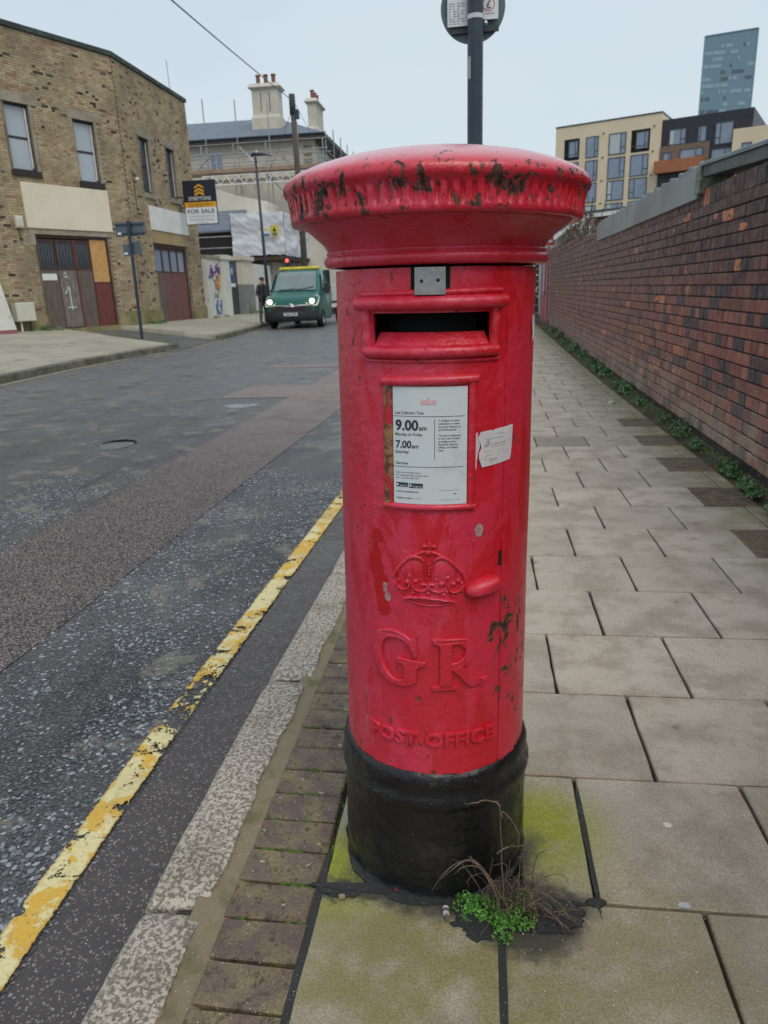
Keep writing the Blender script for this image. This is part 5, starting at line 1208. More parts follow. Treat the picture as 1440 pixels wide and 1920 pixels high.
def lkerb(P, y0, y1, name):
    k_ = empty(name, (ki(P, y0), y0, 0), None, None); k_['kind'] = 'structure'; y = y0; seg = .92 if y1 < 50 else 3; b = None
    while y < y1 - .05:
        ye = min(y + seg, y1); b = MB(); vs = []
        for yy in (y + .006, ye - .006):
            k = ki(P, yy); z = gl(yy); vs += [(k + .02, yy, z - .13), (k + .012, yy, z + .03), (k - .01, yy, z + .042), (k - .15, yy, z + .048), (k - .15, yy, z - .13)]
        b.add(vs, [(0, 5, 6, 1), (1, 6, 7, 2), (2, 7, 8, 3), (3, 8, 9, 4), (0, 1, 2, 3, 4), (9, 8, 7, 6, 5)]); b.build('kerb_stone', M['lkerb'], k_); y = ye
M['lkerb'] = mk('mossy_kerb_stone', (.17, .16, .12), (.08, .085, .06), .85, 4, 30, .4, coord='World', dirt=(.06, .08, .03))
lkerb(KP, 6, 19.5, 'left_kerb'); lkerb(KQ, 22.2, 40, 'far_left_kerb')
b = MB()
k0, k1 = (ki(KP, 19.5), 19.5), (-11.4, 21.5)
for (A_, B_) in ((k0, k1),):
    b.add([(A_[0], A_[1], gl(20) - .1), (B_[0], B_[1], gl(22) + .10), (B_[0], B_[1], gl(22) + .24), (A_[0], A_[1], gl(20) + .046), (A_[0] - .1, A_[1] - .1, gl(20) + .05), (B_[0] - .1, B_[1] - .12, gl(22) + .242)], [(0, 1, 2, 3), (3, 2, 5, 4)])
o = b.build('return_kerb', M['lkerb']); tag(o, kind='structure')
b = MB()
for (ya, yb) in ((8, 12.2), (12.3, 16.9), (17.6, 18.9), (19.6, 22.3), (24.6, 26.4)):
    n = 8
    for i in range(n):
        y0 = ya + (yb - ya) * i / n; y1 = ya + (yb - ya) * (i + 1) / n; kk = KP if y1 < 19.6 else KQ
        x0 = ki(kk, y0) + .17 if not 19.5 < y0 < 22.3 else -7.95; x1 = ki(kk, y1) + .17 if not 19.5 < y1 < 22.3 else -7.95
        b.add([(x0, y0, gl(y0) - .0935), (x0 + .10, y0, gl(y0) - .0935), (x1 + .10, y1, gl(y1) - .0935), (x1, y1, gl(y1) - .0935)], [(0, 1, 2, 3)])
b.build('far_painted_line', M['pale_yellow'], road)

# ------------------------------------------------------------------ LEFT BRICK BUILDING
class Fr:
    def __init__(s, o, d): s.o = Vector(o); s.d = Vector(d).normalized(); s.n = Vector((s.d.y, -s.d.x))
    def P(s, a, d, z): q = s.o + s.d * a + s.n * d; return (q.x, q.y, z)
    def box(s, b, a0, a1, d0, d1, z0, z1, bev=0):
        f = lambda x, y, z: s.P(x, y, z)
        # keep faces outward: (a, d, z) is a left-handed set, so swap a
        return b.box(a1, a0, d0, d1, z0, z1, f)
FL = Fr((-12.2, 25.92), (math.sin(R(25)), math.cos(R(25)))); FRt = Fr((-12.2, 25.92), (0, 1))
bb = empty('brick_building', (-12.2, 25.92, .4), 'two-storey yellow-brown brick building with bricked corner, boarded signs and old garage doors', 'building')
openL = [(-4.11, -3.32, 5.24, 7.10), (-1.80, -1.02, 5.12, 6.97), (-3.80, -1.10, .3, 3.42)]
openR = [(1.43, 2.23, 5.10, 6.98), (3.83, 4.58, 5.17, 7.0), (1.65, 4.78, .2, 3.38)]
def facade(F, a0, a1, z0, z1, op, seed):
    b = MB(); rr_ = random.Random(seed); rows = int((z1 - z0) / .075)
    for r_ in range(rows):
        z = z0 + r_ * .075; a = a0 + (.11 if r_ % 2 else 0); k = r_ % 2
        while a < a1:
            w = .215 if k % 2 == 0 else .1025; k += 1; e = min(a + w, a1)
            if e - a > .03 and not any(q[0] - .02 < e and a < q[1] + .02 and q[2] - .03 < z + .065 and z < q[3] + .02 for q in op):
                b.tone(rr_.random(), rr_.random(), min(1, rr_.random() * .97 + max(0, mnoise.noise((a * .9, z * 1.1, seed))) * .13)); d = .012 + rr_.uniform(-.003, .004)
                v = [F.P(a, 0, z), F.P(e, 0, z), F.P(e, 0, z + .065), F.P(a, 0, z + .065), F.P(a + .002, d, z + .002), F.P(e - .002, d, z + .002), F.P(e - .002, d, z + .063), F.P(a + .002, d, z + .063)]
                b.add(v, [(4, 5, 6, 7), (0, 1, 5, 4), (1, 2, 6, 5), (2, 3, 7, 6), (3, 0, 4, 7)])
            a = e + .0105
    return b
for F, a0, a1, op, sd in ((FL, -9.5, -.02, openL, 3), (FRt, .02, 6.37, openR, 5)):
    o = facade(F, a0, a1, .45, 9.1, op, sd).build('face_bricks', M['london'], bb); o['kind'] = 'stuff'
    # backing wall pieces around the openings
    b = MB(); zs_ = sorted(set([.1, 9.1] + [q[2] for q in op] + [q[3] for q in op])); as_ = sorted(set([a0, a1] + [q[0] for q in op] + [q[1] for q in op]))
    for i in range(len(as_) - 1):
        for j in range(len(zs_) - 1):
            ca, cz = (as_[i] + as_[i + 1]) / 2, (zs_[j] + zs_[j + 1]) / 2
            if any(q[0] < ca < q[1] and q[2] < cz < q[3] for q in op): continue
            F.box(b, as_[i], as_[i + 1], -.3, 0, zs_[j], zs_[j + 1])
    b.build('wall', M['lmortar'], bb)
b = MB(); b.box(-20, -12.5, 32.0, 32.29, .1, 9.1); b.box(-19.9, -19.6, 20, 32, .1, 9.1); b.build('wall', M['lmortar'], bb)
b = MB(); FL.box(b, -9.5, .02, -.34, .07, 9.1, 9.24); b.build('coping', M['coping'], bb); b = MB(); FRt.box(b, .03, 6.42, -.34, .07, 9.1, 9.24); b.build('coping', M['coping'], bb)
b = MB(); b.add([(-12.4, 26, 9.15), (-12.4, 32.2, 9.15), (-20, 32.2, 9.15), (-20, 17.5, 9.15), (-16.3, 17.5, 9.15)], [(0, 1, 2, 3, 4)]); b.build('roof', M['slate'], bb)
b = MB(); FRt.box(b, 6.37, 6.40, -7.5, -.3, .1, 9.1)
b.build('end_wall', M['brown_brick'], bb)
def sash(F, a0, a1, z0, z1, blind, la0, la1):
    w = empty('window', (0, 0, 0), None, None); w.parent = bb; w.location = -Vector(org(bb)); ORG[w.name] = Vector((0, 0, 0))
    b = MB(); t = .05
    for (x0, x1, y0, y1) in ((a0, a0 + t, z0, z1), (a1 - t, a1, z0, z1), (a0 + t, a1 - t, z1 - t * 1.4, z1), (a0 + t, a1 - t, z0, z0 + t)): F.box(b, x0, x1, -.16, -.10, y0, y1)
    zm = (z0 + z1) / 2; F.box(b, a0 + t, a1 - t, -.15, -.11, zm - .03, zm + .03); b.build('frame', M['frame'], w)
    for (y0, y1) in ((z0 + t, zm - .03), (zm + .03, z1 - t * 1.4)):
        b = MB(); F.box(b, a0 + t, a1 - t, -.14, -.13, y0, y1); b.build('pane', M['blind'] if blind else M['glass'], w)
    b = MB(); F.box(b, a1 - .10, a1 - .052, -.10, -.08, z0 + .1, z1 - .1); b.build('pale_bead', M['white_frame'], w)
    b = MB(); F.box(b, a0 - .09, a1 + .09, -.1, .07, z0 - .17, z0 - .002); b.build('sill', M['frame'] if blind else M['stone'], w)
    b = MB(); F.box(b, la0, la1, -.1, .025, z1 + .002, z1 + .28); b.build('lintel', M['stone'], w)
    b = MB(); F.box(b, a1 + .001, a1 + .10, -.3, .016, z0, z1); b.build('jamb', M['stone'], w)
    b = MB(); F.box(b, a0, a1, -.29, -.28, z0, z1); b.build('room_dark', M['void'], w)
sash(FL, -4.11, -3.32, 5.24, 7.10, True, -4.35, -3.04); sash(FL, -1.80, -1.02, 5.12, 6.97, True, -2.0, -.75)
sash(FRt, 1.43, 2.23, 5.10, 6.98, False, 1.3, 2.75); sash(FRt, 3.83, 4.58, 5.17, 7.0, False, 3.65, 4.95)
b = MB(); FL.box(b, -4.02, -.88, .02, .07, 3.60, 4.91); sp1 = b.build('sign_panel', M['cream_panel'], bb)

b = MB(); FRt.box(b, 1.55, 5.12, .02, .07, 3.84, 4.68); b.build('sign_panel', M['white_panel'], bb)
b = MB(); FL.box(b, -4.0, -.9, .0, .035, 3.43, 3.595); FL.box(b, -4.02, -3.8, 0, .03, 3.1, 3.43); b.build('lintel_beam', M['stone'], bb)
b = MB(); FRt.box(b, 1.5, 5.0, .0, .035, 3.385, 3.83); b.build('lintel_beam', mk('ochre_render', (.40, .29, .15), (.34, .25, .13), .85, 1, 20, .2), bb)
def leaf(F, a0, a1, z0, zg, z1, low, glass, dr):
    b = MB(); t = .06; F.box(b, a0 + .008, a1 - .008, -.12, -.08, z0, zg); o = b.build('lower_panel', M[low], dr)
    b = MB(); F.box(b, a0 + .008, a0 + t, -.12, -.075, zg, z1); F.box(b, a1 - t, a1 - .008, -.12, -.075, zg, z1); F.box(b, a0 + t, a1 - t, -.12, -.075, zg, zg + t); F.box(b, a0 + t, a1 - t, -.12, -.075, z1 - t * 1.6, z1); b.build('rail', M['dark_wood'], dr)
    b = MB(); F.box(b, a0 + t, a1 - t, -.11, -.10, zg + t, z1 - t * 1.6)
    if glass != 'glass': b.build('glazing', M[glass], dr)
    else:
        b.build('glazing', M['glass'], dr); b = MB(); n = 5
        for i in range(1, n): x = a0 + t + (a1 - a0 - 2 * t) * i / n; F.box(b, x - .012, x + .012, -.10, -.09, zg + t, z1 - t * 1.6)
        o = b.build('glazing_ribs', M['frame'], dr); o['kind'] = 'stuff'
def doorset(): 
    w = empty('garage_door', (0, 0, 0), None, None); w.parent = bb; w.location = -Vector(org(bb)); ORG[w.name] = Vector((0, 0, 0)); return w
dr = doorset()
leaf(FL, -3.76, -3.12, .50, 2.35, 3.30, 'brown_wood', 'glass', dr); leaf(FL, -3.10, -2.45, .55, 2.35, 3.30, 'grey_wood', 'glass', dr); leaf(FL, -2.40, -1.82, .50, 2.35, 3.30, 'brown_wood', 'glass', dr)
b = MB(); FL.box(b, -1.79, -1.17, -.10, -.06, 1.98, 3.33); b.build('plywood_sheet', M['ply'], dr); b = MB(); FL.box(b, -1.79, -1.14, -.12, -.08, .5, 1.975); b.build('lower_panel', M['red_wood'], dr)
b = MB(); FL.box(b, -2.455, -2.40, -.12, -.055, .5, 3.3); b.build('mid_stile', M['red_wood'], dr)
b = MB(); FL.box(b, -3.8, -1.1, -.13, -.04, 3.335, 3.42); FL.box(b, -3.8, -3.765, -.13, -.04, .3, 3.335); FL.box(b, -1.13, -1.1, -.13, -.04, .3, 3.335); b.build('door_frame', M['dark_wood'], dr)
b = MB(); FL.box(b, -3.8, -1.1, -.28, -.14, .3, 3.42); b.build('dark_interior', M['void'], dr)
b = MB(); FL.box(b, -3.9, -1.0, -.1, .12, .3, .52); b.build('threshold', M['plinth'], dr)
b = MB(); FL.box(b, -3.72, -3.2, -.075, -.068, 2.05, 2.25); b.build('white_notice', M['white_panel'], dr)
b = MB(); b.poly([FL.P(*q) for q in [(-2.98, -.07, 1.62), (-2.82, -.07, 1.85), (-2.80, -.07, 1.1)]], .018, 5); b.poly([FL.P(-2.96, -.07, 1.18), FL.P(-2.66, -.07, 1.18)], .018, 5); b.poly([FL.P(*q) for q in [(-2.95, -.07, 2.22), (-2.85, -.07, 2.3), (-2.85, -.07, 2.16), (-2.95, -.07, 2.15), (-2.78, -.07, 2.13)]], .012, 5); b.build('chalk_mark', M['print_white'], dr)
dr = doorset(); ed = [1.70, 2.45, 3.2, 3.95, 4.7]
for i in range(4): leaf(FRt, ed[i], ed[i + 1] - .015, .3, 2.32, 3.25, 'pink_wood' if i else 'brown_wood', 'glass_blue', dr)
b = MB(); FRt.box(b, 1.65, 4.78, -.13, -.04, 3.26, 3.38); FRt.box(b, 1.65, 1.695, -.13, -.04, .2, 3.26); FRt.box(b, 4.70, 4.78, -.13, -.04, .2, 3.26); b.build('door_frame', M['dark_wood'], dr)
b = MB(); FRt.box(b, 1.65, 4.78, -.28, -.14, .2, 3.38); b.build('dark_interior', M['void'], dr)
for a0, a1 in ((-9.5, -3.82), (-1.08, .0)): b = MB(); FL.box(b, a0, a1, 0, .06, .1, .99); b.build('plinth', M['plinth'], bb)
for a0, a1 in ((.02, 1.64), (4.85, 6.4)): b = MB(); FRt.box(b, a0, a1, 0, .07, .1, .97); b.build('plinth', M['plinth'], bb)
# small things on and by the building
ab = empty('alarm_box', FL.P(-4.3, .1, 3.75), 'small cream alarm box on the brick wall left of the big cream panel', 'alarm box')
b = MB(); b.bbox(0, 1, 0, 1, 0, 1, .15, lambda x, y, z: FL.P(-4.17 - .24 * x, .02 + .12 * z, 3.58 + .34 * y)); b.build('cover', M['pale_plastic'], ab); b = MB(); b.poly([FL.P(-4.3, .02, 3.58), FL.P(-4.28, .03, 3.2)], .012, 5); b.build('conduit', M['frame'], ab)
mb_ = empty('meter_box', FL.P(-4.75, .3, .4), 'cream meter cabinet on two legs at the foot of the brick building', 'meter box')
b = MB(); b.bbox(0, 1, 0, 1, 0, 1, .04, lambda x, y, z: FL.P(-4.44 - .62 * x, .10 + .28 * z, .84 + .56 * y)); b.build('cabinet', M['pale_plastic'], mb_)
for a_ in (-4.9, -4.6): MB().tube(FL.P(a_, .25, .3), FL.P(a_, .25, .84), .03, 8).build('leg', M['white_frame'] if a_ < -4.8 else M['frame'], mb_)
wl_ = empty('wall_lamp', (-12.1, 26.45, 5.3), 'small wall lamp with white globe on the brick building corner', 'wall lamp')
MB().ball((-12.02, 26.45, 5.42), .07, 8).build('globe', M['white_frame'], wl_, smooth=True); MB().tube((-12.18, 26.45, 5.6), (-12.02, 26.45, 5.5), .03, 6).build('bracket', M['frame'], wl_); MB().poly([(-12.17, 26.47, 5.3), (-12.17, 26.5, 4.4)], .012, 5).build('cable', M['frame'], wl_)
bt = empty('painted_buttress', FL.P(-5.45, .3, .3), 'white and pink painted buttress at the left edge beside the meter cabinet', 'buttress')
def butt(z0, z1, m_, name):
    k0_ = (z0 - .2) * .09; k1_ = (z1 - .2) * .09; b = MB()
    v = [FL.P(-7, .02, z0), FL.P(-5.3 - k0_, .02, z0), FL.P(-5.3 - k0_, .75 - k0_ * 2, z0), FL.P(-7, .75 - k0_ * 2, z0), FL.P(-7, .02, z1), FL.P(-5.3 - k1_, .02, z1), FL.P(-5.3 - k1_, .75 - k1_ * 2, z1), FL.P(-7, .75 - k1_ * 2, z1)]
    b.add(v, [(0, 3, 2, 1)[::-1], (4, 5, 6, 7)[::-1], (0, 1, 5, 4)[::-1], (1, 2, 6, 5)[::-1], (2, 3, 7, 6)[::-1], (3, 0, 4, 7)[::-1]]); b.build(name, m_, bt)
butt(.2, .62, M['pink_paint'], 'pink_plinth'); butt(.622, 3.0, M['white_wall'], 'white_face')
def patchweed(pts, label, name='weed_patch', n=260, ls=.06, m_='leaf'):
    b = MB(); rr_ = random.Random(len(label))
    for (x, y, z, rx, rz) in pts: leaves(b, (x, y, z), rx, rx, rz, n, ls, rr_, .5, True)
    return tag(b.build(name, M[m_]), label, 'weed')
q1 = FL.P(-4.1, .25, .42); q2 = FL.P(-3.7, .3, .42); q3 = FL.P(-4.5, .2, .42)
patchweed([(q1[0], q1[1], q1[2], .22, .28), (q2[0], q2[1], q2[2], .2, .18), (q3[0], q3[1], q3[2], .15, .12)], 'green bush of weeds beside the meter cabinet at the garage door foot')
q1 = FL.P(-.6, .2, .38); q2 = FRt.P(.5, .2, .35); patchweed([(q1[0], q1[1], q1[2], .3, .1), (q2[0], q2[1], q2[2], .3, .25), (q2[0] + .1, q2[1] + .5, q2[2], .2, .25)], 'weeds growing along the wall foot behind the two-plate sign post')
patchweed([(-11.75, 32.3, .32, .2, .25), (-11.8, 33.9, .33, .25, .2)], 'weeds at the foot of the graffiti covered wall', n=160)
patchweed([(-11.7, 37.4, .35, .3, .55), (-11.6, 38.6, .35, .25, .3)], 'weeds at the foot of the grey banded pillar', n=200)
# for sale board
fs_ = empty('for_sale_board', (-11.1, 30, 4.2), 'navy, yellow and white for sale board fixed out from the brick building corner', 'sign board')
BX0, BX1, BZ0, BZ1 = -11.78, -10.42, 4.15, 5.80
MB().box(BX0, BX1, 30.0, 30.03, BZ0, BZ1).build('backing', M['navy'], fs_)
MB().box(BX0 + .03, BX1 - .03, 29.985, 29.998, BZ1 - .80, BZ1 - .03).build('top_panel', M['navy'], fs_)
MB().box(BX0 + .03, BX1 - .03, 29.985, 29.998, BZ1 - 1.00, BZ1 - .805).build('yellow_band', M['print_yellow'], fs_)
MB().box(BX0 + .03, BX1 - .03, 29.985, 29.998, BZ0 + .03, BZ1 - 1.005).build('white_panel', M['print_white'], fs_)
def btext(body, xc, z, w, h, m_, par, y=29.975, name='lettering', bold=.012):
    vs, fs = text_mesh(body, 1.0, bold=bold); x0 = min(v[0] for v in vs); x1 = max(v[0] for v in vs); k = w / (x1 - x0)
    MB().add([(xc - w / 2 + (v[0] - x0) * k, y, z + v[1] * h / .7) for v in vs], fs).build(name, m_, par)
xc = (BX0 + BX1) / 2
btext('STRETTONS', xc, BZ1 - .74, .92, .13, M['print_white'], fs_); btext('020 8520 9911', xc, BZ1 - .965, 1.0, .12, mk('dark_amber_print', (.30, .17, .02), None, .5, 5, 30, 0), fs_)
btext('FOR SALE', xc, BZ1 - 1.22, 1.12, .15, M['print_grey'], fs_, bold=.02); btext('Commercial Unit &', xc, BZ1 - 1.36, 1.05, .085, M['print_pale'], fs_); btext('Residential House', xc, BZ1 - 1.49, 1.0, .085, M['print_pale'], fs_); btext('all enquiries', xc, BZ1 - 1.59, .5, .05, M['print_pale'], fs_)
for k in range(3):
    z = BZ1 - .16 - k * .125; b = MB(); b.prism([(xc - .19, z - .09), (xc, z), (xc + .19, z - .09), (xc + .19, z - .18), (xc, z - .075), (xc - .19, z - .18)] if k else [(xc - .19, z - .09), (xc, z + .02), (xc + .19, z - .09), (xc + .19, z - .15), (xc, z - .05), (xc - .19, z - .15)], .008, lambda x, y, zz: (x, 29.982 - zz, y)); b.build('chevron', M['print_yellow'], fs_)
MB().tube((-12.2, 30.05, 5.2), (BX0, 30.05, 5.2), .03, 6).build('bracket', M['frame'], fs_)
# two-plate road sign seen from behind
ts = empty('road_sign_post', (-9.7, 20.35, .17), 'black sign post with two rectangular sign backs standing on the left pavement', 'sign post')
MB().tube((-9.70, 20.35, .1), (-9.66, 20.35, 3.46), .045, 12).build('post', M['post_black'], ts, smooth=True, angle=40)
b = MB(); b.bbox(-10.10, -9.24, 20.42, 20.435, 3.06, 3.42, .004); b.build('sign_plate', M['sign_back2'], ts)
b = MB(); b.prism([(-9.93, 2.52), (-9.40, 2.60), (-9.42, 2.94), (-9.96, 2.82)], .014, lambda x, y, z: (x, 20.43 - z, y)); b.build('sign_plate', M['sign_back2'], ts)
for z in (3.36, 3.12): MB().box(-10.08, -9.26, 20.395, 20.418, z - .02, z + .02).build('rail', M['post_black'], ts)
for (x, z) in ((-9.98, 3.13), (-9.86, 2.6)): MB().box(x - .05, x + .05, 20.385, 20.393, z - .03, z + .03).build('white_sticker', M['print_white'], ts)
# lamp post and telegraph pole, overhead cables
lm = empty('street_lamp', (-9.5, 33, .2), 'tall slim dark street lamp with flat lantern standing behind the person', 'street lamp')
MB().poly([(-9.46, 33, .15), (-9.5, 33, 3), (-9.56, 33, 7.0)], lambda u: .085 - .035 * u, 10).build('column', M['post_black'], lm, smooth=True)
b = MB(); b.poly([(-9.75, 33, 7.08), (-9.62, 33, 7.12), (-9.2, 33, 7.10), (-8.85, 33, 7.03)], lambda u: .11 * (1 - .75 * u) * (.55 + u * (1 - u) * 2), 10); b.build('lantern', M['post_black'], lm, smooth=True); MB().ball((-9.5, 33, 7.2), .06, 8).build('photocell', M['white_frame'], lm, smooth=True)
tp = empty('telegraph_pole', (-8.7, 37, .2), 'weathered timber telegraph pole with dark cap rising behind the van', 'telegraph pole')
MB().poly([(-8.62, 37, .1), (-8.66, 37, 5), (-8.74, 37, 10.1)], lambda u: .17 - .05 * u, 12).build('timber_pole', M['pole_wood'], tp, smooth=True)
MB().poly([(-8.74, 37, 9.4), (-8.74, 37, 10.25)], lambda u: .15 + .03 * math.sin(u * 6), 10).build('pole_cap', M['coping'], tp, smooth=True); MB().bbox(-8.72, -8.45, 36.9, 37.1, 9.2, 9.6, .03).build('junction_box', M['post_black'], tp)
for i in range(4): MB().tube((-8.72 + .12, 36.98, 4.5 + i * 1.1), (-8.35, 36.98, 4.5 + i * 1.1), .015, 5).build('step_bolt', M['galv'], tp)
def cable(p0, p1, sag, label, r_=.018):
    p0, p1 = Vector(p0), Vector(p1); pts = [p0.lerp(p1, i / 24) - Vector((0, 0, sag * 4 * (i / 24) * (1 - i / 24))) for i in range(25)]
    return tag(MB().poly(pts, r_, 6).build('overhead_cable', M['cable'], smooth=True), label, 'cable', 'overhead cables')
cable((-8.74, 37, 10.0), (-5.75, 13.2, 6.65), .05, 'long grey cable crossing the sky from the pole to the top left', .016)
cable((-8.74, 37, 9.7), (-13.3, 46.5, 7.6), .25, 'thin cable dropping from the pole to the scaffolded house', .012)
cable((-8.74, 37, 10.1), (-9.9, 57, 9.0), .3, 'thin cable running from the pole along the far street', .012)

# ------------------------------------------------------------------ walls and pillars between the building and the house
gw_ = empty('graffiti_wall', (-12, 33, .3), 'white rendered wall covered in purple and blue graffiti beside the brick building', 'wall')
MB().box(-12.3, -12.0, 32.32, 34.05, .1, 3.0).build('wall_face', M['white_wall'], gw_); MB().box(-12.4, -11.93, 32.3, 34.1, 3.002, 3.14).build('cap', M['stone'], gw_)
def scrib(seed, y0, y1, z0, z1, m_, name, n=5, r_=.035):
    rr_ = random.Random(seed); b = MB()
    for _ in range(n):
        y = rr_.uniform(y0, y1); z = rr_.uniform(z0, z1); pts = []
        for k in range(7): y = min(max(y + rr_.uniform(-.25, .25), y0), y1); z = min(max(z + rr_.uniform(-.3, .3), z0), z1); pts.append((-11.992, y, z))
        b.poly(pts, r_, 5)
    o = b.build(name, M[m_], gw_); o['kind'] = 'stuff'
scrib(1, 32.5, 33.9, 2.2, 2.8, 'purple', 'purple_tag', 7, .05); scrib(2, 32.8, 33.5, 1.3, 2.1, 'grey_spray', 'grey_tag', 5, .025); scrib(3, 33.2, 33.8, 1.5, 2.3, 'orange', 'orange_tag', 3, .05); scrib(4, 33.1, 33.8, .6, 1.2, 'blue_spray', 'blue_tag', 6, .04)
pl1 = empty('gate_pillar', (-11.9, 34.6, .3), 'slim white rendered gate pillar with moulded cap by the dark gate', 'pillar')
MB().box(-12.3, -11.82, 34.12, 34.95, .1, 3.0).build('shaft', M['white_wall'], pl1); MB().box(-12.38, -11.74, 34.06, 35.02, 3.002, 3.2).build('cap', M['white_wall'], pl1)
dg = empty('dark_side_gate', (-12, 35.7, .3), 'tall dark gate carrying a blue and white notice between two pillars', 'gate')
for i in range(5): MB().bbox(-12.1, -12.04, 35.03 + i * .32, 35.03 + i * .32 + .31, .35, 3.0, .008).build('gate_board', M['gate_dark'], dg)
nb = empty('blue_notice', (-12, 35.7, 2.2), 'navy and white notice fixed to the tall dark gate', 'notice')
MB().box(-12.03, -12.0, 35.2, 36.2, 1.75, 2.85).build('panel', mk('navy_notice', (.05, .09, .20), None, .5, 4, 20, 0), nb); MB().box(-11.998, -11.99, 35.25, 36.15, 1.78, 1.95).build('white_strip', M['print_white'], nb); MB().ball((-11.98, 35.7, 2.5), .18, 8, (.1, 1, 1)).build('emblem', M['print_pale'], nb)
pl2 = empty('banded_pillar', (-11.9, 37.4, .3), 'broad pale pillar with grey painted lower band beside the dark gate', 'pillar')
MB().box(-12.3, -11.75, 36.66, 38.4, 1.9, 3.05).build('shaft', M['render'], pl2); MB().box(-12.32, -11.73, 36.64, 38.42, .1, 1.898).build('grey_band', M['grey_wall'], pl2); MB().box(-12.4, -11.66, 36.58, 38.5, 3.052, 3.25).build('cap', M['render'], pl2)
MB2 = MB().box(-12.25, -11.95, 38.45, 42.5, .1, 2.95).build('white_boundary_wall', M['white_wall']); tag(MB2, 'plain white boundary wall running on behind the lamp post', 'wall')

# ------------------------------------------------------------------ SCAFFOLDED HOUSE
hh = empty('station_house', (-14, 52, .2), 'large pale rendered house with hipped slate roof and tall cream chimneys behind scaffolding', 'house')
MB().box(-30, -10.1, 48, 60, .1, 10.35).build('wall', M['render'], hh)
rb_ = MB(); rb_.add([(-30, 47.3, 10.6), (-9.4, 47.3, 10.6), (-9.4, 60.7, 10.6), (-30, 60.7, 10.6), (-30, 54, 12.95), (-14.0, 54, 12.95)], [(0, 1, 5, 4), (1, 2, 5), (2, 3, 4, 5)]); rb_.build('roof', M['slate'], hh)
MB().box(-30, -9.45, 47.35, 60.6, 10.36, 10.585).build('soffit', M['soffit'], hh); b = MB(); b.tube((-30, 47.28, 10.55), (-9.35, 47.28, 10.55), .07, 6); b.tube((-9.37, 47.28, 10.55), (-9.37, 60.7, 10.55), .07, 6); b.build('gutter', M['post_black'], hh)
for i in range(14): MB().box(-10.09, -9.5, 48.3 + i * .9, 48.5 + i * .9, 10.12, 10.358).build('eaves_bracket', M['soffit'], hh)
MB().box(-30, -10.05, 47.85, 47.998, 8.35, 8.6).build('string_course', M['render'], hh)
for (x0, x1) in ((-16.85, -15.95), (-20.2, -19.3)):
    w = MB().box(x0, x1, 47.9, 47.998, 8.85, 9.95).build('window', M['white_frame'], hh); MB().box(x0 + .08, x1 - .08, 47.88, 47.898, 8.93, 9.87).build('pane', M['glass_blue'], w); MB().box((x0 + x1) / 2 - .03, (x0 + x1) / 2 + .03, 47.86, 47.879, 8.93, 9.87).build('glazing_bar', M['white_frame'], w)
for i in range(8): MB().box(-10.8, -10.3, 47.93, 47.997, 7.2 + i * .38, 7.38 + i * .38).build('quoin', M['stone'], hh)
def chimney(x0, x1, y0, y1, zb, zt, npots, yp=False):
    c = MB(); c.box(x0 + .1, x1 - .1, y0 + .1, y1 - .1, zb, zb + (zt - zb) * .36); o = c.build('chimney', M['chim'], hh); zz = zb + (zt - zb) * .36
    b = MB(); b.add([(x0 + .1, y0 + .1, zz), (x1 - .1, y0 + .1, zz), (x1 - .1, y1 - .1, zz), (x0 + .1, y1 - .1, zz), (x0 + .2, y0 + .2, zz + .2), (x1 - .2, y0 + .2, zz + .2), (x1 - .2, y1 - .2, zz + .2), (x0 + .2, y1 - .2, zz + .2)], [(0, 1, 5, 4), (1, 2, 6, 5), (2, 3, 7, 6), (3, 0, 4, 7)]); b.box(x0 + .2, x1 - .2, y0 + .2, y1 - .2, zz + .2, zt - .35); b.build('shaft', M['chim'], o)
    b = MB(); b.add([(x0 + .2, y0 + .2, zt - .36), (x1 - .2, y0 + .2, zt - .36), (x1 - .2, y1 - .2, zt - .36), (x0 + .2, y1 - .2, zt - .36), (x0, y0, zt - .22), (x1, y0, zt - .22), (x1, y1, zt - .22), (x0, y1, zt - .22), (x0 + .15, y0 + .15, zt), (x1 - .15, y0 + .15, zt), (x1 - .15, y1 - .15, zt), (x0 + .15, y1 - .15, zt)],
        [(0, 1, 5, 4), (1, 2, 6, 5), (2, 3, 7, 6), (3, 0, 4, 7), (4, 5, 9, 8), (5, 6, 10, 9), (6, 7, 11, 10), (7, 4, 8, 11), (8, 9, 10, 11)]); b.build('chimney_cap', M['chim'], o)
    for i in range(npots):
        u = (i + .5) / npots; px = x0 + .3 + (x1 - x0 - .6) * u if not yp else (x0 + x1) / 2; py = (y0 + y1) / 2 if not yp else y0 + .3 + (y1 - y0 - .6) * u
        MB().lathe([(.15, 0), (.13, .08), (.13, .5), (.16, .52), (.16, .6), (.09, .6)], 12, (px, py, zt - .01)).build('chimney_pot', M['pot'], o, smooth=True, angle=40)
    if not yp:
        for i in (1, 2): px = x0 + .2 + (x1 - x0 - .4) * i / 3; MB().box(px - .025, px + .025, y0 + .185, y0 + .199, zz + .35, zt - .5).build('panel_joint', M['soffit'], o)
chimney(-14.55, -12.45, 49.6, 51.0, 11.0, 14.05, 3); chimney(-12.1, -11.1, 54.6, 57.4, 11.2, 14.2, 3, True)
lg = empty('gabled_outbuilding', (-15, 45, .2), 'low pale gabled outbuilding wall with slate lean-to below the scaffolding', 'building')
b = MB(); b.prism([(-19, .1), (-12.4, .1), (-12.4, 6.6), (-14.2, 7.0), (-16.4, 7.75), (-19, 7.75)], 2.5, lambda x, y, z: (x, 44.6 + z, y)); b.build('wall', M['render'], lg)
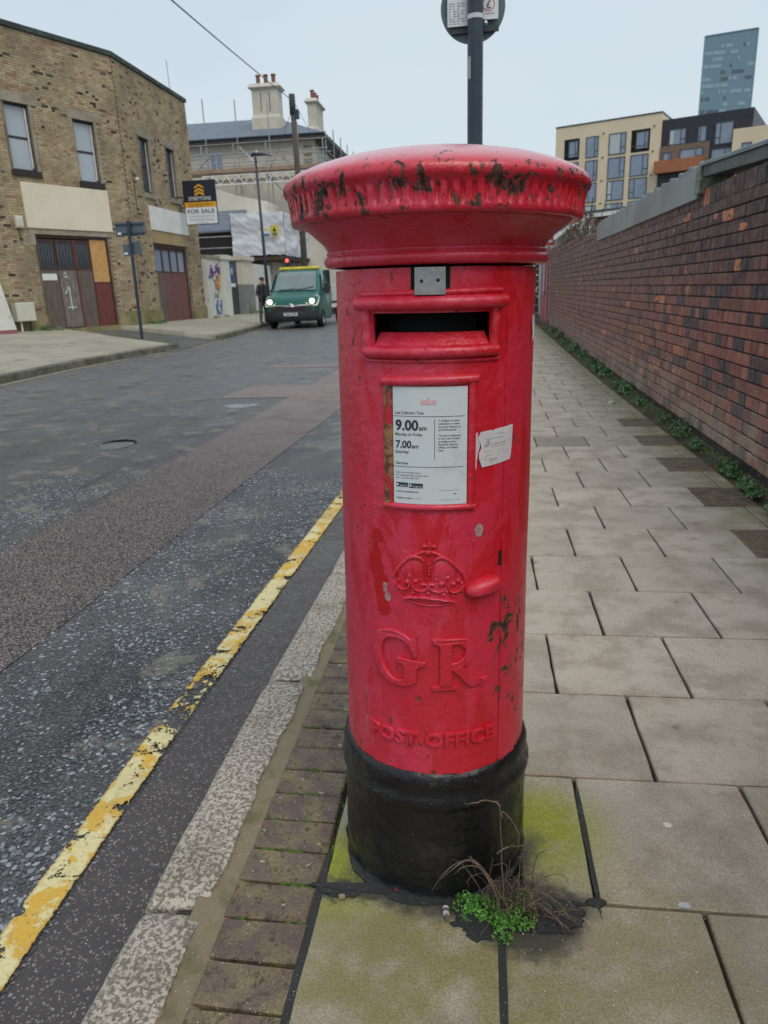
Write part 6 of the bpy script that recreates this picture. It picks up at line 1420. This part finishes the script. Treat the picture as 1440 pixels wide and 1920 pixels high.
b = MB(); b.add([(-17, 42.5, 4.95), (-13.7, 42.5, 4.95), (-13.7, 44.55, 6.2), (-17, 44.55, 6.2), (-17, 42.5, 4.87), (-13.7, 42.5, 4.87), (-13.7, 44.55, 6.12), (-17, 44.55, 6.12)], [(0, 1, 2, 3), (7, 6, 5, 4), (0, 4, 5, 1), (1, 5, 6, 2)]); b.build('lean_to_roof', M['slate'], lg)
MB().box(-17, -13.7, 42.8, 44.5, .1, 4.86).build('shaded_recess', M['brown_brick'], lg); MB().box(-17, -13.7, 42.75, 42.79, 3.2, 4.6).build('dark_opening', M['frame'], lg)
# scaffolding
sf = empty('scaffolding', (-13, 47, .2), 'galvanised tube scaffolding with ledgers and lattice beam around the pale house', 'scaffolding')
def tb(p0, p1, name='tube', r_=.035, m_='galv'): return MB().tube(p0, p1, r_, 6).build(name, M[m_], sf)
for i, (x, zt) in enumerate([(-18.6, 12.9), (-16.65, 12.75), (-14.65, 12.6), (-12.65, 12.4), (-10.9, 11.2), (-9.2, 10.6)]): tb((x - .02, 47, 3.5 if x > -16 else .3), (x, 47, zt), 'standard'); tb((x, 46.0, 3.5), (x, 46.0, 10.0), 'standard')
for z in (10.2, 9.45, 8.95): tb((-19.5, 46.95, z), (-8.9, 46.95, z + .02), 'ledger', .03)
for z in (9.5, 9.0): tb((-19.5, 45.95, z), (-8.9, 45.95, z), 'ledger', .03)
for z in (10.2, 9.45, 8.95, 7.9): tb((-9.1, 46.5, z), (-9.1, 60, z), 'ledger', .03)
for y in (49, 51.5, 54, 56.5, 59): tb((-9.1, y, 3.5), (-9.1, y, 11.0), 'standard')
tb((-14.55, 46.9, 10.0), (-10.6, 46.9, 6.0), 'brace'); tb((-11.4, 45.9, 6.3), (-9.4, 45.9, 3.9), 'brace'); tb((-17.6, 46.9, 8.6), (-16.2, 46.9, 9.8), 'brace')
for i in range(4): b = MB(); b.bbox(-19, -9.0, 46.0 + i * .235, 46.22 + i * .235, 8.42 + .004 * (i % 2), 8.48, .004); b.build('scaffold_board', M['board'], sf)
MB().bbox(-19, -9.0, 45.93, 45.97, 8.48, 8.70, .004).build('toe_board', M['board'], sf)
b = MB(); z0, z1 = 7.75, 8.25
tb((-16.6, 45.6, z0), (-9.2, 45.6, z0 + .02), 'lattice_chord', .04, 'white_frame'); tb((-16.6, 45.6, z1), (-9.2, 45.6, z1 + .02), 'lattice_chord', .04, 'white_frame')
for i in range(20): x = -16.6 + i * .37; tb((x, 45.6, z0 if i % 2 else z1), (x + .37, 45.6, z1 if i % 2 else z0), 'lattice_web', .03, 'white_frame')
for z in (4.6, 4.0): tb((-17, 42.3, z), (-13.9, 42.3, z), 'rail', .04)
tb((-16.3, 42.2, .3), (-16.4, 42.2, 5.6), 'standard', .04)
# white debris sheeting: wrinkled, over the footway gantry
def sheetgrid(P0, P1, z0, z1, nu, nv, n_, amp, seed):
    vs = []; fs = []; P0, P1 = Vector(P0), Vector(P1)
    for j in range(nv + 1):
        for i in range(nu + 1):
            u, v = i / nu, j / nv; p = P0.lerp(P1, u); q = (p.x * 1.1 + p.y * .9, (z0 + v * (z1 - z0)) * 1.6, seed); h = amp * (mnoise.noise(q) + .6 * mnoise.noise((q[0] * 2.6 + q[1] * 1.7, q[1] * 2.2, seed + 4)) + .3 * abs(mnoise.noise((q[0] * 5, q[1] * 5, seed))))
            edge = math.sin(v * math.pi * 3) * .04
            vs.append((p.x + n_[0] * (h + edge), p.y + n_[1] * (h + edge), z0 + v * (z1 - z0) + (.06 * mnoise.noise((q[0] * 3, seed, 1)) if j in (0, nv) else 0)))
    for j in range(nv):
        for i in range(nu): a = j * (nu + 1) + i; fs.append((a, a + 1, a + nu + 2, a + nu + 1))
    return vs, fs
sh = empty('debris_sheeting', (-12, 42, 3.5), 'wrinkled white plastic sheeting wrapped round the scaffold gantry over the pavement', 'sheeting')
vs, fs = sheetgrid((-13.9, 42), (-10.85, 42), 3.5, 5.75, 60, 44, (0, -1), .06, 1); MB().add(vs, fs).build('front_sheet', M['sheet'], sh, smooth=True)
vs, fs = sheetgrid((-10.85, 42), (-10.85, 56), 3.45, 5.72, 150, 40, (1, 0), .08, 6); MB().add(vs, fs).build('side_sheet', M['sheet'], sh, smooth=True)
vs, fs = sheetgrid((-13.9, 42), (-13.9, 44.5), 3.5, 5.7, 30, 30, (-1, 0), .1, 9); MB().add(vs, fs).build('side_sheet', M['sheet'], sh, smooth=True)
MB().add([(-13.9, 42, 5.7), (-10.85, 42, 5.72), (-10.85, 56, 5.7), (-13.9, 56, 5.7)], [(0, 1, 2, 3)]).build('top_sheet', M['sheet'], sh)
gy = empty('footway_gantry', (-12, 45, .2), 'dark timber gantry on steel legs under the white sheeting', 'gantry')
MB().box(-13.85, -10.9, 42.05, 56, 3.25, 3.44).build('deck', M['brown_brick'], gy)
for y in (42.2, 44.5, 47, 49.5, 52): MB().tube((-10.95, y, .1), (-10.95, y, 3.3), .05, 8).build('leg', M['post_black'], gy)
for y in (43.3, 45.6): MB().tube((-11.3, y, .1), (-11.3, y, 3.3), .04, 8).build('leg', M['white_frame'], gy)
for y in (44, 48, 52): MB().box(-12.6, -12.55, y, y + 1.1, 1.1, 2.7).build('hung_poster', M['white_panel'] if y != 48 else M['print_yellow'], gy)
MB().box(-13.2, -12.7, 43.5, 56, .1, 3.24).build('backdrop_wall', M['soffit'], gy)
for (x0, x1, lab_, c1) in ((-12.02, -11.62, 'small white and blue safety notice on the white sheeting', 'print_white'), (-11.55, -11.14, 'small yellow warning notice on the white sheeting', 'yel')):
    n_ = empty('safety_notice', ((x0 + x1) / 2, 41.8, 4.5), lab_, 'notice'); MB().box(x0, x1, 41.76, 41.775, 4.45, 5.02).build('panel', M['print_white'] if c1 != 'yel' else M['van_yellow'], n_)
    if c1 != 'yel': MB().box(x0 + .03, x1 - .03, 41.745, 41.758, 4.48, 4.62).build('blue_band', M['blue_spray'], n_); MB().add([(x0 + .06, 41.745, 4.78), (x1 - .06, 41.745, 4.78), ((x0 + x1) / 2, 41.745, 4.95)], [(0, 1, 2)]).build('triangle', M['van_yellow'], n_)
    else: MB().add([(x0 + .1, 41.745, 4.72), (x1 - .1, 41.745, 4.72), ((x0 + x1) / 2, 41.745, 4.96)], [(0, 1, 2)]).build('triangle', M['frame'], n_); MB().box(x0 + .08, x1 - .08, 41.745, 41.758, 4.5, 4.66).build('text_block', M['print_grey'], n_)
tl = empty('traffic_light', (-10.3, 40, .2), 'traffic light showing red beyond the van roof', 'traffic light')
MB().tube((-10.3, 40.1, .1), (-10.3, 40.1, 2.6), .05, 8).build('pole', M['post_black'], tl); MB().bbox(-10.45, -10.15, 40.02, 40.2, 2.55, 3.3, .02).build('head', M['post_black'], tl)
b = MB(); b.lathe([(.0, .0), (.085, .0), (.085, .03)], 16); MB().ball((-10.3, 40.0, 3.08), .085, 10, (1, .4, 1)).build('red_lens', M['red_light'], tl, smooth=True); MB().ball((-10.3, 40.0, 2.86), .07, 8, (1, .3, 1)).build('dark_lens', M['frame'], tl); MB().ball((-10.3, 40.0, 2.68), .07, 8, (1, .3, 1)).build('dark_lens', M['frame'], tl)

# ------------------------------------------------------------------ VAN (nose towards the camera)
vz = .085 - .1 + .12
vz = gl(27) - .1
van = empty('van', (-6.92, 27, vz), 'green pickup van with lit headlamps and yellow roof bar facing down the road', 'van')
V0 = Vector((-6.92, 27.0, vz)); van.rotation_euler = (0, 0, R(0))
def vp(x, y, z): return (x, y, z)       # local coordinates: x across, y back, z up
# body shell as lofted cross-sections front to back
secs = [  # y, half width at low / waist, z low, z bonnet/waist, roof half width, z roof
    (.00, .80, .36, .92, .74, .98), (.06, .93, .30, 1.00, .84, 1.06), (.25, 1.0, .28, 1.07, .92, 1.15), (.55, 1.01, .28, 1.17, .93, 1.26), (.78, 1.01, .28, 1.24, .92, 1.33), (1.25, 1.01, .28, 1.30, .84, 1.90), (1.55, 1.01, .28, 1.30, .80, 2.10), (1.75, 1.01, .28, 1.30, .79, 2.14), (2.6, 1.01, .28, 1.30, .79, 2.14), (2.66, .98, .30, 1.28, .77, 2.10)]
b = MB(); vs = []; fs = []
for (y, hw, z0, zw, rw, zr) in secs:
    half = [(hw * .93, z0), (hw, z0 + .12), (hw, (z0 + zw) / 2), (hw * .985, zw), (rw + (hw - rw) * .35, zw + (zr - zw) * .6), (rw, zr - .06 * min(1, (zr - zw) * 3)), (rw * .9, zr), (rw * .45, zr + .015)]
    for (x, z) in half: vs.append((x, y, z))
    for (x, z) in half[::-1]: vs.append((-x, y, z))
n = 16
for i in range(len(secs) - 1):
    for j in range(n): fs.append((i * n + j, (i + 1) * n + j, (i + 1) * n + (j + 1) % n, i * n + (j + 1) % n))
fs += [tuple(range(n)), tuple(range((len(secs) - 1) * n, len(secs) * n))[::-1]]
def vb(mb, name, m_, par=None, **k): return mb.build(name, m_, par or van, world_=False, **k)
body = vb(b.add(vs, fs), 'body', M['van_green'], smooth=True, angle=45)
b = MB(); b.add([(-.80, .80, 1.355), (.80, .80, 1.355), (.74, 1.27, 1.90), (.68, 1.47, 2.03), (-.68, 1.47, 2.03), (-.74, 1.27, 1.90)], [(0, 1, 2, 5), (5, 2, 3, 4)]); b.v = [(x, y - .035, z + .02) for x, y, z in b.v]; ws = vb(b, 'windscreen', M['windscreen'])
b = MB(); 
for L in ([(-.62, .74, 1.40), (-.30, .76, 1.41), (.02, .77, 1.43)], [(.05, .74, 1.40), (.40, .77, 1.43), (.72, .82, 1.50)]): b2 = MB(); b2.poly(L, .014, 5); vb(b2, 'wiper', M['frame'])
b2 = MB(); rr_ = random.Random(2)
for (dx, dz) in ((0, 0), (.07, .0), (.14, .01), (-.05, -.07), (.03, -.07), (.10, -.07), (.18, -.06), (.0, -.14), (.07, -.14), (.16, .06)): b2.box(.18 + dx, .215 + dx, 1.11 + dz * -.2 - .03 + (0) , 1.12 + dz * -.2 - .03, 1.76 + dz, 1.79 + dz)
b2.v = [(x, .80 - .02 + (z - 1.355) * .86 - .045, z) for x, y, z in b2.v]; o = vb(b2, 'windscreen_stickers', M['white_frame']); o['kind'] = 'stuff'
for s in (1, -1):
    b = MB(); b.add([(s * 1.0, 1.0, 1.38), (s * 1.0, 1.9, 1.38), (s * .86, 1.9, 1.98), (s * .88, 1.45, 1.98)], [(0, 1, 2, 3) if s > 0 else (3, 2, 1, 0)]); b.v = [(x + s * .012, y, z) for x, y, z in b.v]; vb(b, 'side_window', M['glass'])
    b = MB(); b.add([(s * .97, .10, .80), (s * .60, .03, .86), (s * .50, .10, 1.0), (s * .62, .22, 1.10), (s * .93, .42, 1.20), (s * 1.01, .44, 1.12), (s * 1.01, .25, .92)], [(0, 1, 2, 3, 4, 5, 6) if s < 0 else (6, 5, 4, 3, 2, 1, 0)]); b.v = [(x * 1.01, y - .075, z) for x, y, z in b.v]; hl = vb(b, 'headlight', M['lamp_glass'])
    b = MB(); b.ball((s * .80, .0, .98), .088, 12, (1.1, .5, 1)); vb(b, 'lit_bulb', M['headlight'], hl, smooth=True)
    b = MB(); b.bbox(s * 1.17 - .09, s * 1.17 + .09, 1.0, 1.12, 1.22, 1.62, .02); mr_ = vb(b, 'wing_mirror', M['van_plastic']); b = MB(); b.tube((s * 1.0, 1.08, 1.35), (s * 1.1, 1.06, 1.40), .035, 6); vb(b, 'mirror_arm', M['van_plastic'], mr_)
    for yy in (.82, 4.6):
        b = MB(); prof_ = [(.20, -.11), (.30, -.115), (.335, -.09), (.345, 0), (.335, .09), (.30, .115), (.20, .11)]; b.lathe(prof_, 24); b.v = [(s * .93 + z, yy + x, .345 + y) for x, y, z in b.v]; wh = vb(b, 'wheel', M['tyre'], smooth=True, angle=50)
        b = MB(); b.lathe([(.0, .07), (.08, .08), (.19, .06), (.21, .10)], 16); b.v = [(s * (.93 + z), yy + x, .345 + y) for x, y, z in b.v]; vb(b, 'rim', M['rim'], wh, smooth=True)
b = MB(); vs = []; fs = []; NX = 16
topz = lambda x: .66 + .23 * ss(abs(x), .45, .98)
yf = lambda x: -.10 + .20 * abs(x) ** 3.2
for i in range(NX + 1):
    x = -1.03 + 2.06 * i / NX
    for (zz, dy) in ((.27, .05), (.33, .0), (.48, -.012), (.60, .0), (topz(x) - .03, .01), (topz(x), .05)): vs.append((x, yf(x) + dy, zz))
for i in range(NX):
    for j in range(5): a_ = i * 6 + j; fs.append((a_, a_ + 6, a_ + 7, a_ + 1))
b.add(vs, fs); vb(b, 'front_bumper', M['van_plastic'], smooth=True, angle=40)
b = MB(); b.box(-.58, .58, -.085, -.060, .64, .82); vb(b, 'grille', M['frame'])
b = MB(); b.poly([(-.62, -.03, .83), (-.3, -.07, .83), (0, -.085, .80), (.3, -.07, .83), (.62, -.03, .83)], .028, 6); vb(b, 'grille_trim', M['chrome']); b = MB(); b.poly([(-.12, -.10, .84), (0, -.10, .90), (.12, -.10, .84)], .018, 5); b.poly([(-.12, -.10, .78), (0, -.10, .84), (.12, -.10, .78)], .018, 5); vb(b, 'nose_badge', M['chrome'])
b = MB(); b.box(-.26, .26, -.13, -.118, .47, .58); np_ = vb(b, 'number_plate', M['print_white'])
vs, fs = text_mesh('LS68 JPN', 1.0, bold=.02); x0 = min(v[0] for v in vs); x1 = max(v[0] for v in vs); b = MB().add([(-.23 + (v[0] - x0) * .46 / (x1 - x0), -.134, .488 + v[1] * .115) for v in vs], fs); vb(b, 'plate_lettering', M['frame'], np_)
for i, (c_, x_) in enumerate((((.12, .5, .06), -.2), ((.05, .2, .5), -.08), ((.6, .25, .03), .04), ((.05, .1, .35), .14))): b = MB(); b.poly([(x_, .2, 1.04), (x_ + .05, .26, 1.09), (x_ + .09, .22, 1.05)], .018, 5); vb(b, 'bonnet_logo_stroke', mk('logo_colour_%d' % i, c_, None, .5, 4, 30, 0))
b = MB(); b.bbox(-.78, .78, 1.62, 1.95, 2.15, 2.24, .03); vb(b, 'roof_light_bar', M['van_yellow'])
b = MB(); b.bbox(-.96, .96, 2.72, 2.82, .75, 2.12, .02); vb(b, 'headboard', M['frame'])
b = MB(); b.bbox(-1.0, 1.0, 2.84, 5.6, .82, .92, .01); b.bbox(-1.0, -.96, 2.84, 5.6, .92, 1.5, .01); b.bbox(-1.0, 1.0, 5.56, 5.6, .92, 1.5, .01); vb(b, 'load_bed', M['gate_dark']); b = MB(); b.bbox(.97, 1.02, 2.84, 5.6, .93, 1.55, .01); vb(b, 'dropside', M['white_frame'])
b = MB(); b.box(-.85, .85, .5, 5.4, .42, .62); vb(b, 'chassis', M['frame'])
# ------------------------------------------------------------------ PERSON standing by the van
PX, PY, PZ = -8.42, 28.5, gl(28.5) + .045
per = empty('person', (PX, PY, PZ), 'person in dark jacket, black cap and jeans standing on the kerb beside the van', 'person'); per.rotation_euler = (0, 0, R(62))
def skinned(name, verts, edges, radii, lvl=2):
    me = bpy.data.meshes.new(name); me.from_pydata(verts, edges, []); o = bpy.data.objects.new(name, me); col.objects.link(o)
    md = o.modifiers.new('skin', 'SKIN'); md.use_smooth_shade = True; sv_ = me.skin_vertices[0].data
    for i, r_ in enumerate(radii): sv_[i].radius = (r_, r_) if not isinstance(r_, tuple) else r_; sv_[i].use_root = (i == 0)
    s2 = o.modifiers.new('sub', 'SUBSURF'); s2.levels = lvl; s2.render_levels = lvl
    dg = bpy.context.evaluated_depsgraph_get(); me2 = bpy.data.meshes.new_from_object(o.evaluated_get(dg)); bpy.data.objects.remove(o); return me2
# local: facing -y, x to the side
pv_ = [(0, 0, .95), (0, .01, 1.12), (0, .0, 1.32), (0, .01, 1.44), (0, -.02, 1.54), (0, -.035, 1.63), (0, -.03, 1.70),
       (.10, 0, .90), (.11, -.02, .50), (.11, .02, .09), (.12, -.12, .04), (-.10, 0, .90), (-.12, .02, .50), (-.12, .06, .09), (-.12, -.08, .04),
       (.17, .01, 1.41), (.25, .03, 1.14), (.20, -.13, .98), (.16, -.17, .93), (-.17, .01, 1.41), (-.25, .04, 1.14), (-.21, -.11, .97), (-.17, -.15, .92)]
pe = [(0, 1), (1, 2), (2, 3), (3, 4), (4, 5), (5, 6), (0, 7), (7, 8), (8, 9), (9, 10), (0, 11), (11, 12), (12, 13), (13, 14), (3, 15), (15, 16), (16, 17), (17, 18), (3, 19), (19, 20), (20, 21), (21, 22)]
pr = [(.16, .12), (.165, .125), (.19, .13), (.12, .09), .06, .085, .075, .10, .07, .055, .045, .10, .07, .055, .045, .075, .06, .048, .04, .075, .06, .048, .04]
me = skinned('body', pv_, pe, pr); 
for k in ('skin', 'jacket', 'jeans', 'shoe'): me.materials.append(M[k])
for p in me.polygons:
    z = p.center.z; r_ = math.hypot(p.center.x, p.center.y); p.material_index = 0 if z > 1.50 else (1 if z > .86 else (2 if z > .10 else 3))
    if .86 < z < .955 and p.center.y < -.13: p.material_index = 0
o = bpy.data.objects.new('body', me); col.objects.link(o); o.parent = per
b = MB(); b.lathe([(.088, 1.655), (.098, 1.68), (.094, 1.72), (.06, 1.755), (.0, 1.765)], 16, (0, -.028, 0)); b.ball((0, -.12, 1.672), .06, 8, (1, 1, .15)); b.build('cap', M['frame'], per, smooth=True, world_=False)
b = MB(); b.lathe([(.13, 1.44), (.10, 1.47), (.085, 1.53), (.10, 1.50)], 14, (0, 0, 0)); b.build('collar', M['jacket'], per, smooth=True, world_=False)
b = MB(); b.ball((0, -.125, 1.62), .018, 6, (1, 1, 1.4)); b.ball((.085, -.03, 1.625), .022, 6, (.4, .8, 1.3)); b.ball((-.085, -.03, 1.625), .022, 6, (.4, .8, 1.3)); o = b.build('nose_and_ears', M['skin'], per, smooth=True, world_=False); o['kind'] = 'stuff'

# ------------------------------------------------------------------ PARKING SIGN POLE behind the box
pp = empty('parking_sign_pole', (-.04, 6.1, 0), 'tall dark blue-black pole with round sign back and two white plates behind the post box', 'sign pole')
MB().tube((-.045, 6.1, -.01), (-.04, 6.1, 4.3), .0575, 24).build('pole', M['post_black'], pp, smooth=True, angle=40)
b = MB(); b.lathe([(0, -.006), (.232, -.006), (.236, 0), (.232, .006), (0, .006)], 64); b.v = [(-.06 + x, 6.20 + z, 3.325 + y) for x, y, z in b.v]; b.build('round_sign', M['sign_back'], pp, smooth=True, angle=30)
for (x0, x1, nm) in ((-.245, .0, 'l'), (-.01, .125, 'r')):
    pt = MB().bbox(x0, x1, 6.155, 6.165, 3.20 if nm == 'l' else 3.23, 3.56, .001).build('parking_plate', M['print_white'], pp)
    if nm == 'l':
        b = MB()
        for i in range(9):
            for q in range(5 - i % 3): ql = rnd.uniform(.012, .026); b.box(-.235 + q * .03, -.235 + q * .03 + ql, 6.1515, 6.1535, 3.345 - i * .016, 3.349 - i * .016)
        o = b.build('small_print', M['print_pale'], pt); o['kind'] = 'stuff'
    else:
        b = MB(); n = 40; ro, ri = .044, .039; vs = [(.055 + r_ * math.cos(2 * math.pi * i / n), 6.153, 3.325 + r_ * math.sin(2 * math.pi * i / n)) for r_ in (ro, ri) for i in range(n)]
        b.add(vs, [(i, (i + 1) % n, n + (i + 1) % n, n + i) for i in range(n)]); b.build('red_ring', M['shop_red'], pt); btext('£', .055, 3.30, .034, .05, M['print_grey'], pt, y=6.152, name='pound_sign', bold=.02); btext('AT MACHINE', .06, 3.262, .075, .009, M['print_grey'], pt, y=6.152)
for z in (3.175, 3.60): MB().box(-.22, .13, 6.17, 6.19, z - .018, z + .018).build('mounting_rail', M['gate_dark'], pp)
MB().tube((-.041, 6.1, 3.215), (-.041, 6.1, 3.245), .0605, 24).build('clamp_band', M['chrome'], pp, smooth=True, angle=40)
b = MB(); b.ball((.035, 6.13, 3.20), .016, 6); b.build('clamp_bolt', M['chrome'], pp)
vs, fs = [], []
for i in range(7):
    a = R(182 + i * 9)
    for z in (2.83, 2.975): vs.append((-.042 + .0582 * math.cos(a), 6.1 + .0582 * math.sin(a), z))
MB().add(vs, [(2 * i, 2 * i + 2, 2 * i + 3, 2 * i + 1) for i in range(6)]).build('pale_sticker', M['print_pale'], pp)

# ------------------------------------------------------------------ APARTMENT BLOCK and TOWER
FA = Fr((8.81, 96.0), (.906, -.423))
ap = empty('apartment_block', (8.81, 96, 0), 'cream apartment block with black clad upper floors and orange brick balcony beyond the wall', 'apartment block')
b = MB(); FA.box(b, 0, 11.93, -12, 0, 0, 18.8); b.build('cream_wing', M['cream_clad'], ap); b = MB(); FA.box(b, -.05, 11.98, -12, .06, 18.802, 18.95); b.build('parapet', M['gutter_metal'], ap)
b = MB(); FA.box(b, 11.95, 21.0, -12, -.35, 0, 18.1); b.build('black_storey', M['black_clad'], ap)
b = MB()
for i in range(30): FA.box(b, 12.1 + i * .3, 12.13 + i * .3, -.35, -.32, 12, 18.05)
o = b.build('standing_seams', M['black_clad'], ap); o['kind'] = 'stuff'
b = MB(); FA.box(b, 11.95, 17.0, -.34, .10, 0, 15.37); b.build('brick_wing', M['apt_brick'], ap)
b = MB(); FA.box(b, 19.3, 34, -10, .3, 0, 16.15); b.build('cream_wing', M['cream_clad'], ap)
b = MB(); FA.box(b, -1.6, -.02, -12, -1.2, 0, 15.2); b.build('rear_wing', M['print_pale'], ap)
def awin(a0, a1, z0, z1, d, kind, side=1):
    t = .09; dd = d
    w = empty('window', (0, 0, 0), None, None); w.parent = ap; w.location = -Vector(org(ap)); ORG[w.name] = Vector((0, 0, 0))
    b = MB()
    for (x0, x1, y0, y1) in ((a0, a0 + t, z0, z1), (a1 - t, a1, z0, z1), (a0 + t, a1 - t, z1 - t, z1), (a0 + t, a1 - t, z0, z0 + t)): FA.box(b, x0, x1, dd - .02, dd + .05, y0, y1)
    xm = a1 - (a1 - a0) * .30 if side > 0 else a0 + (a1 - a0) * .30
    FA.box(b, xm - .04, xm + .04, dd - .02, dd + .05, z0 + t, z1 - t); zq = z0 + (z1 - z0) * .32
    if side > 0: FA.box(b, xm + .04, a1 - t, dd - .02, dd + .045, zq - .04, zq + .04)
    else: FA.box(b, a0 + t, xm - .04, dd - .02, dd + .045, zq - .04, zq + .04)
    b.build('frame', M['apt_frame'], w); b = MB(); FA.box(b, a0 + t, a1 - t, dd - .015, dd + .015, z0 + t, z1 - t); b.build('pane', M['glass_blue'], w)
    if kind in ('curtain', 'half'):
        b = MB(); e0, e1 = (a0 + t, a1 - t) if kind == 'curtain' else (a0 + t, a0 + (a1 - a0) * .3)
        FA.box(b, e0 + .04, e1 - .04 if kind == 'half' else xm - .1, dd + .0155, dd + .018, z0 + t + .03, z1 - t - .03); b.build('curtain', M['white_curtain'], w)
colsA = [(1.10, 2.85), (3.65, 5.10), (6.28, 8.22), (8.80, 10.78)]; rowsA = [(15.2, 17.42), (12.70, 14.93), (10.37, 12.52), (7.95, 10.1), (5.6, 7.75)]
for r_, (z0, z1) in enumerate(rowsA):
    for c_, (a0, a1) in enumerate(colsA):
        if r_ == 0 and c_ in (0, 3):
            rc = MB(); FA.box(rc, a0 - .02, a1 + .02, .005, .03, z0 - .02, z1 + .02); rc.build('balcony_recess', M['void'], ap); awin(a0 + .5, a1 - .1, z0 + .25, z1 - .2, .04, '', 1)
            b = MB(); FA.box(b, a0, a1, .06, .09, z0 + .55, z0 + .62)
            b.build('balustrade_rail', M['apt_frame'], ap)
        else: awin(a0, a1, z0, z1, .02, ['', 'curtain', '', 'half', 'curtain', '', 'half'][(r_ * 3 + c_ * 2) % 7], -1 if r_ == 2 else 1)
for r_, z in enumerate((17.6, 15.1, 12.65, 10.2)):
    for a in (5.65, 11.2): b = MB(); FA.box(b, a - .1, a + .1, .0, .12, z - .06, z + .06); b.build('wall_vent', M['soffit'], ap)
awin(12.74, 14.52, 15.45, 17.05, -.33, 'half'); awin(15.69, 16.59, 15.45, 17.0, -.33, '', -1); awin(17.43, 19.2, 14.95, 17.1, -.33, '', -1); awin(17.2, 19.2, 12.5, 14.58, -.33, '', 1)
awin(12.33, 13.24, 13.86, 14.73, .12, ''); awin(14.09, 16.44, 13.7, 14.86, .12, ''); awin(12.26, 13.9, 10.6, 12.4, .12, ''); awin(20.24, 21.2, 12.6, 14.75, .32, '')
b = MB(); FA.box(b, 11.7, 16.6, .12, 1.3, 12.6, 13.84); b.build('balcony', M['balcony'], ap); b = MB(); FA.box(b, 11.9, 16.4, .11, .16, 10.3, 12.58); b.build('balcony_shade_wall', M['black_clad'], ap)
tw_ = empty('tower_block', (128, 450, 0), 'tall blue glass residential tower rising far behind the apartment block', 'tower')
b = MB(); b.add([(116, 450, 0), (142.5, 450, 0), (143.5, 466, 0), (121, 466, 0), (116, 450, 121.9), (141.9, 450, 123.8), (142.8, 466, 123.8), (121, 466, 121.9)], [(0, 1, 5, 4), (1, 2, 6, 5), (2, 3, 7, 6), (3, 0, 4, 7), (4, 5, 6, 7)]); b.build('glass_shaft', M['tower_glass'], tw_)
rr_ = random.Random(12); pm = {}
b = MB(); b2 = MB()
for fl in range(20, 40):
    z = fl * 3.05; x = 116.3
    while x < 141.3:
        L = rr_.choice([1.2, 2.4, 3.6, 6.0, 1.2]); k = rr_.random()
        tgt = b if k < .45 else (b2 if k < .6 else None)
        if tgt and z < 117: tgt.box(x, min(x + L, 141.4), 449.9, 449.98, z + .3, z + 2.0)
        x += L + rr_.uniform(.3, 1.2)
o = b.build('light_glass_panels', M['tower_light'], tw_); o['kind'] = 'stuff'; o = b2.build('dark_glass_panels', M['sign_back2'], tw_); o['kind'] = 'stuff'
b = MB(); b.tube((115.9, 449.9, 60), (115.9, 449.9, 122), .35, 4); b.tube((142.0, 449.9, 60), (142.0, 449.9, 124), .35, 4); b.tube((115.9, 449.9, 122), (142.0, 449.9, 124), .4, 4); b.build('edge_fin', M['tower_light'], tw_)
an = MB().tube((-11.6, 30.6, 9.2), (-11.62, 30.6, 10.2), .015, 5).build('aerial', M['galv']); an.location = (-.5, 0, 0); tag(an, 'thin aerial rod above the roof edge of the brick building', 'aerial')
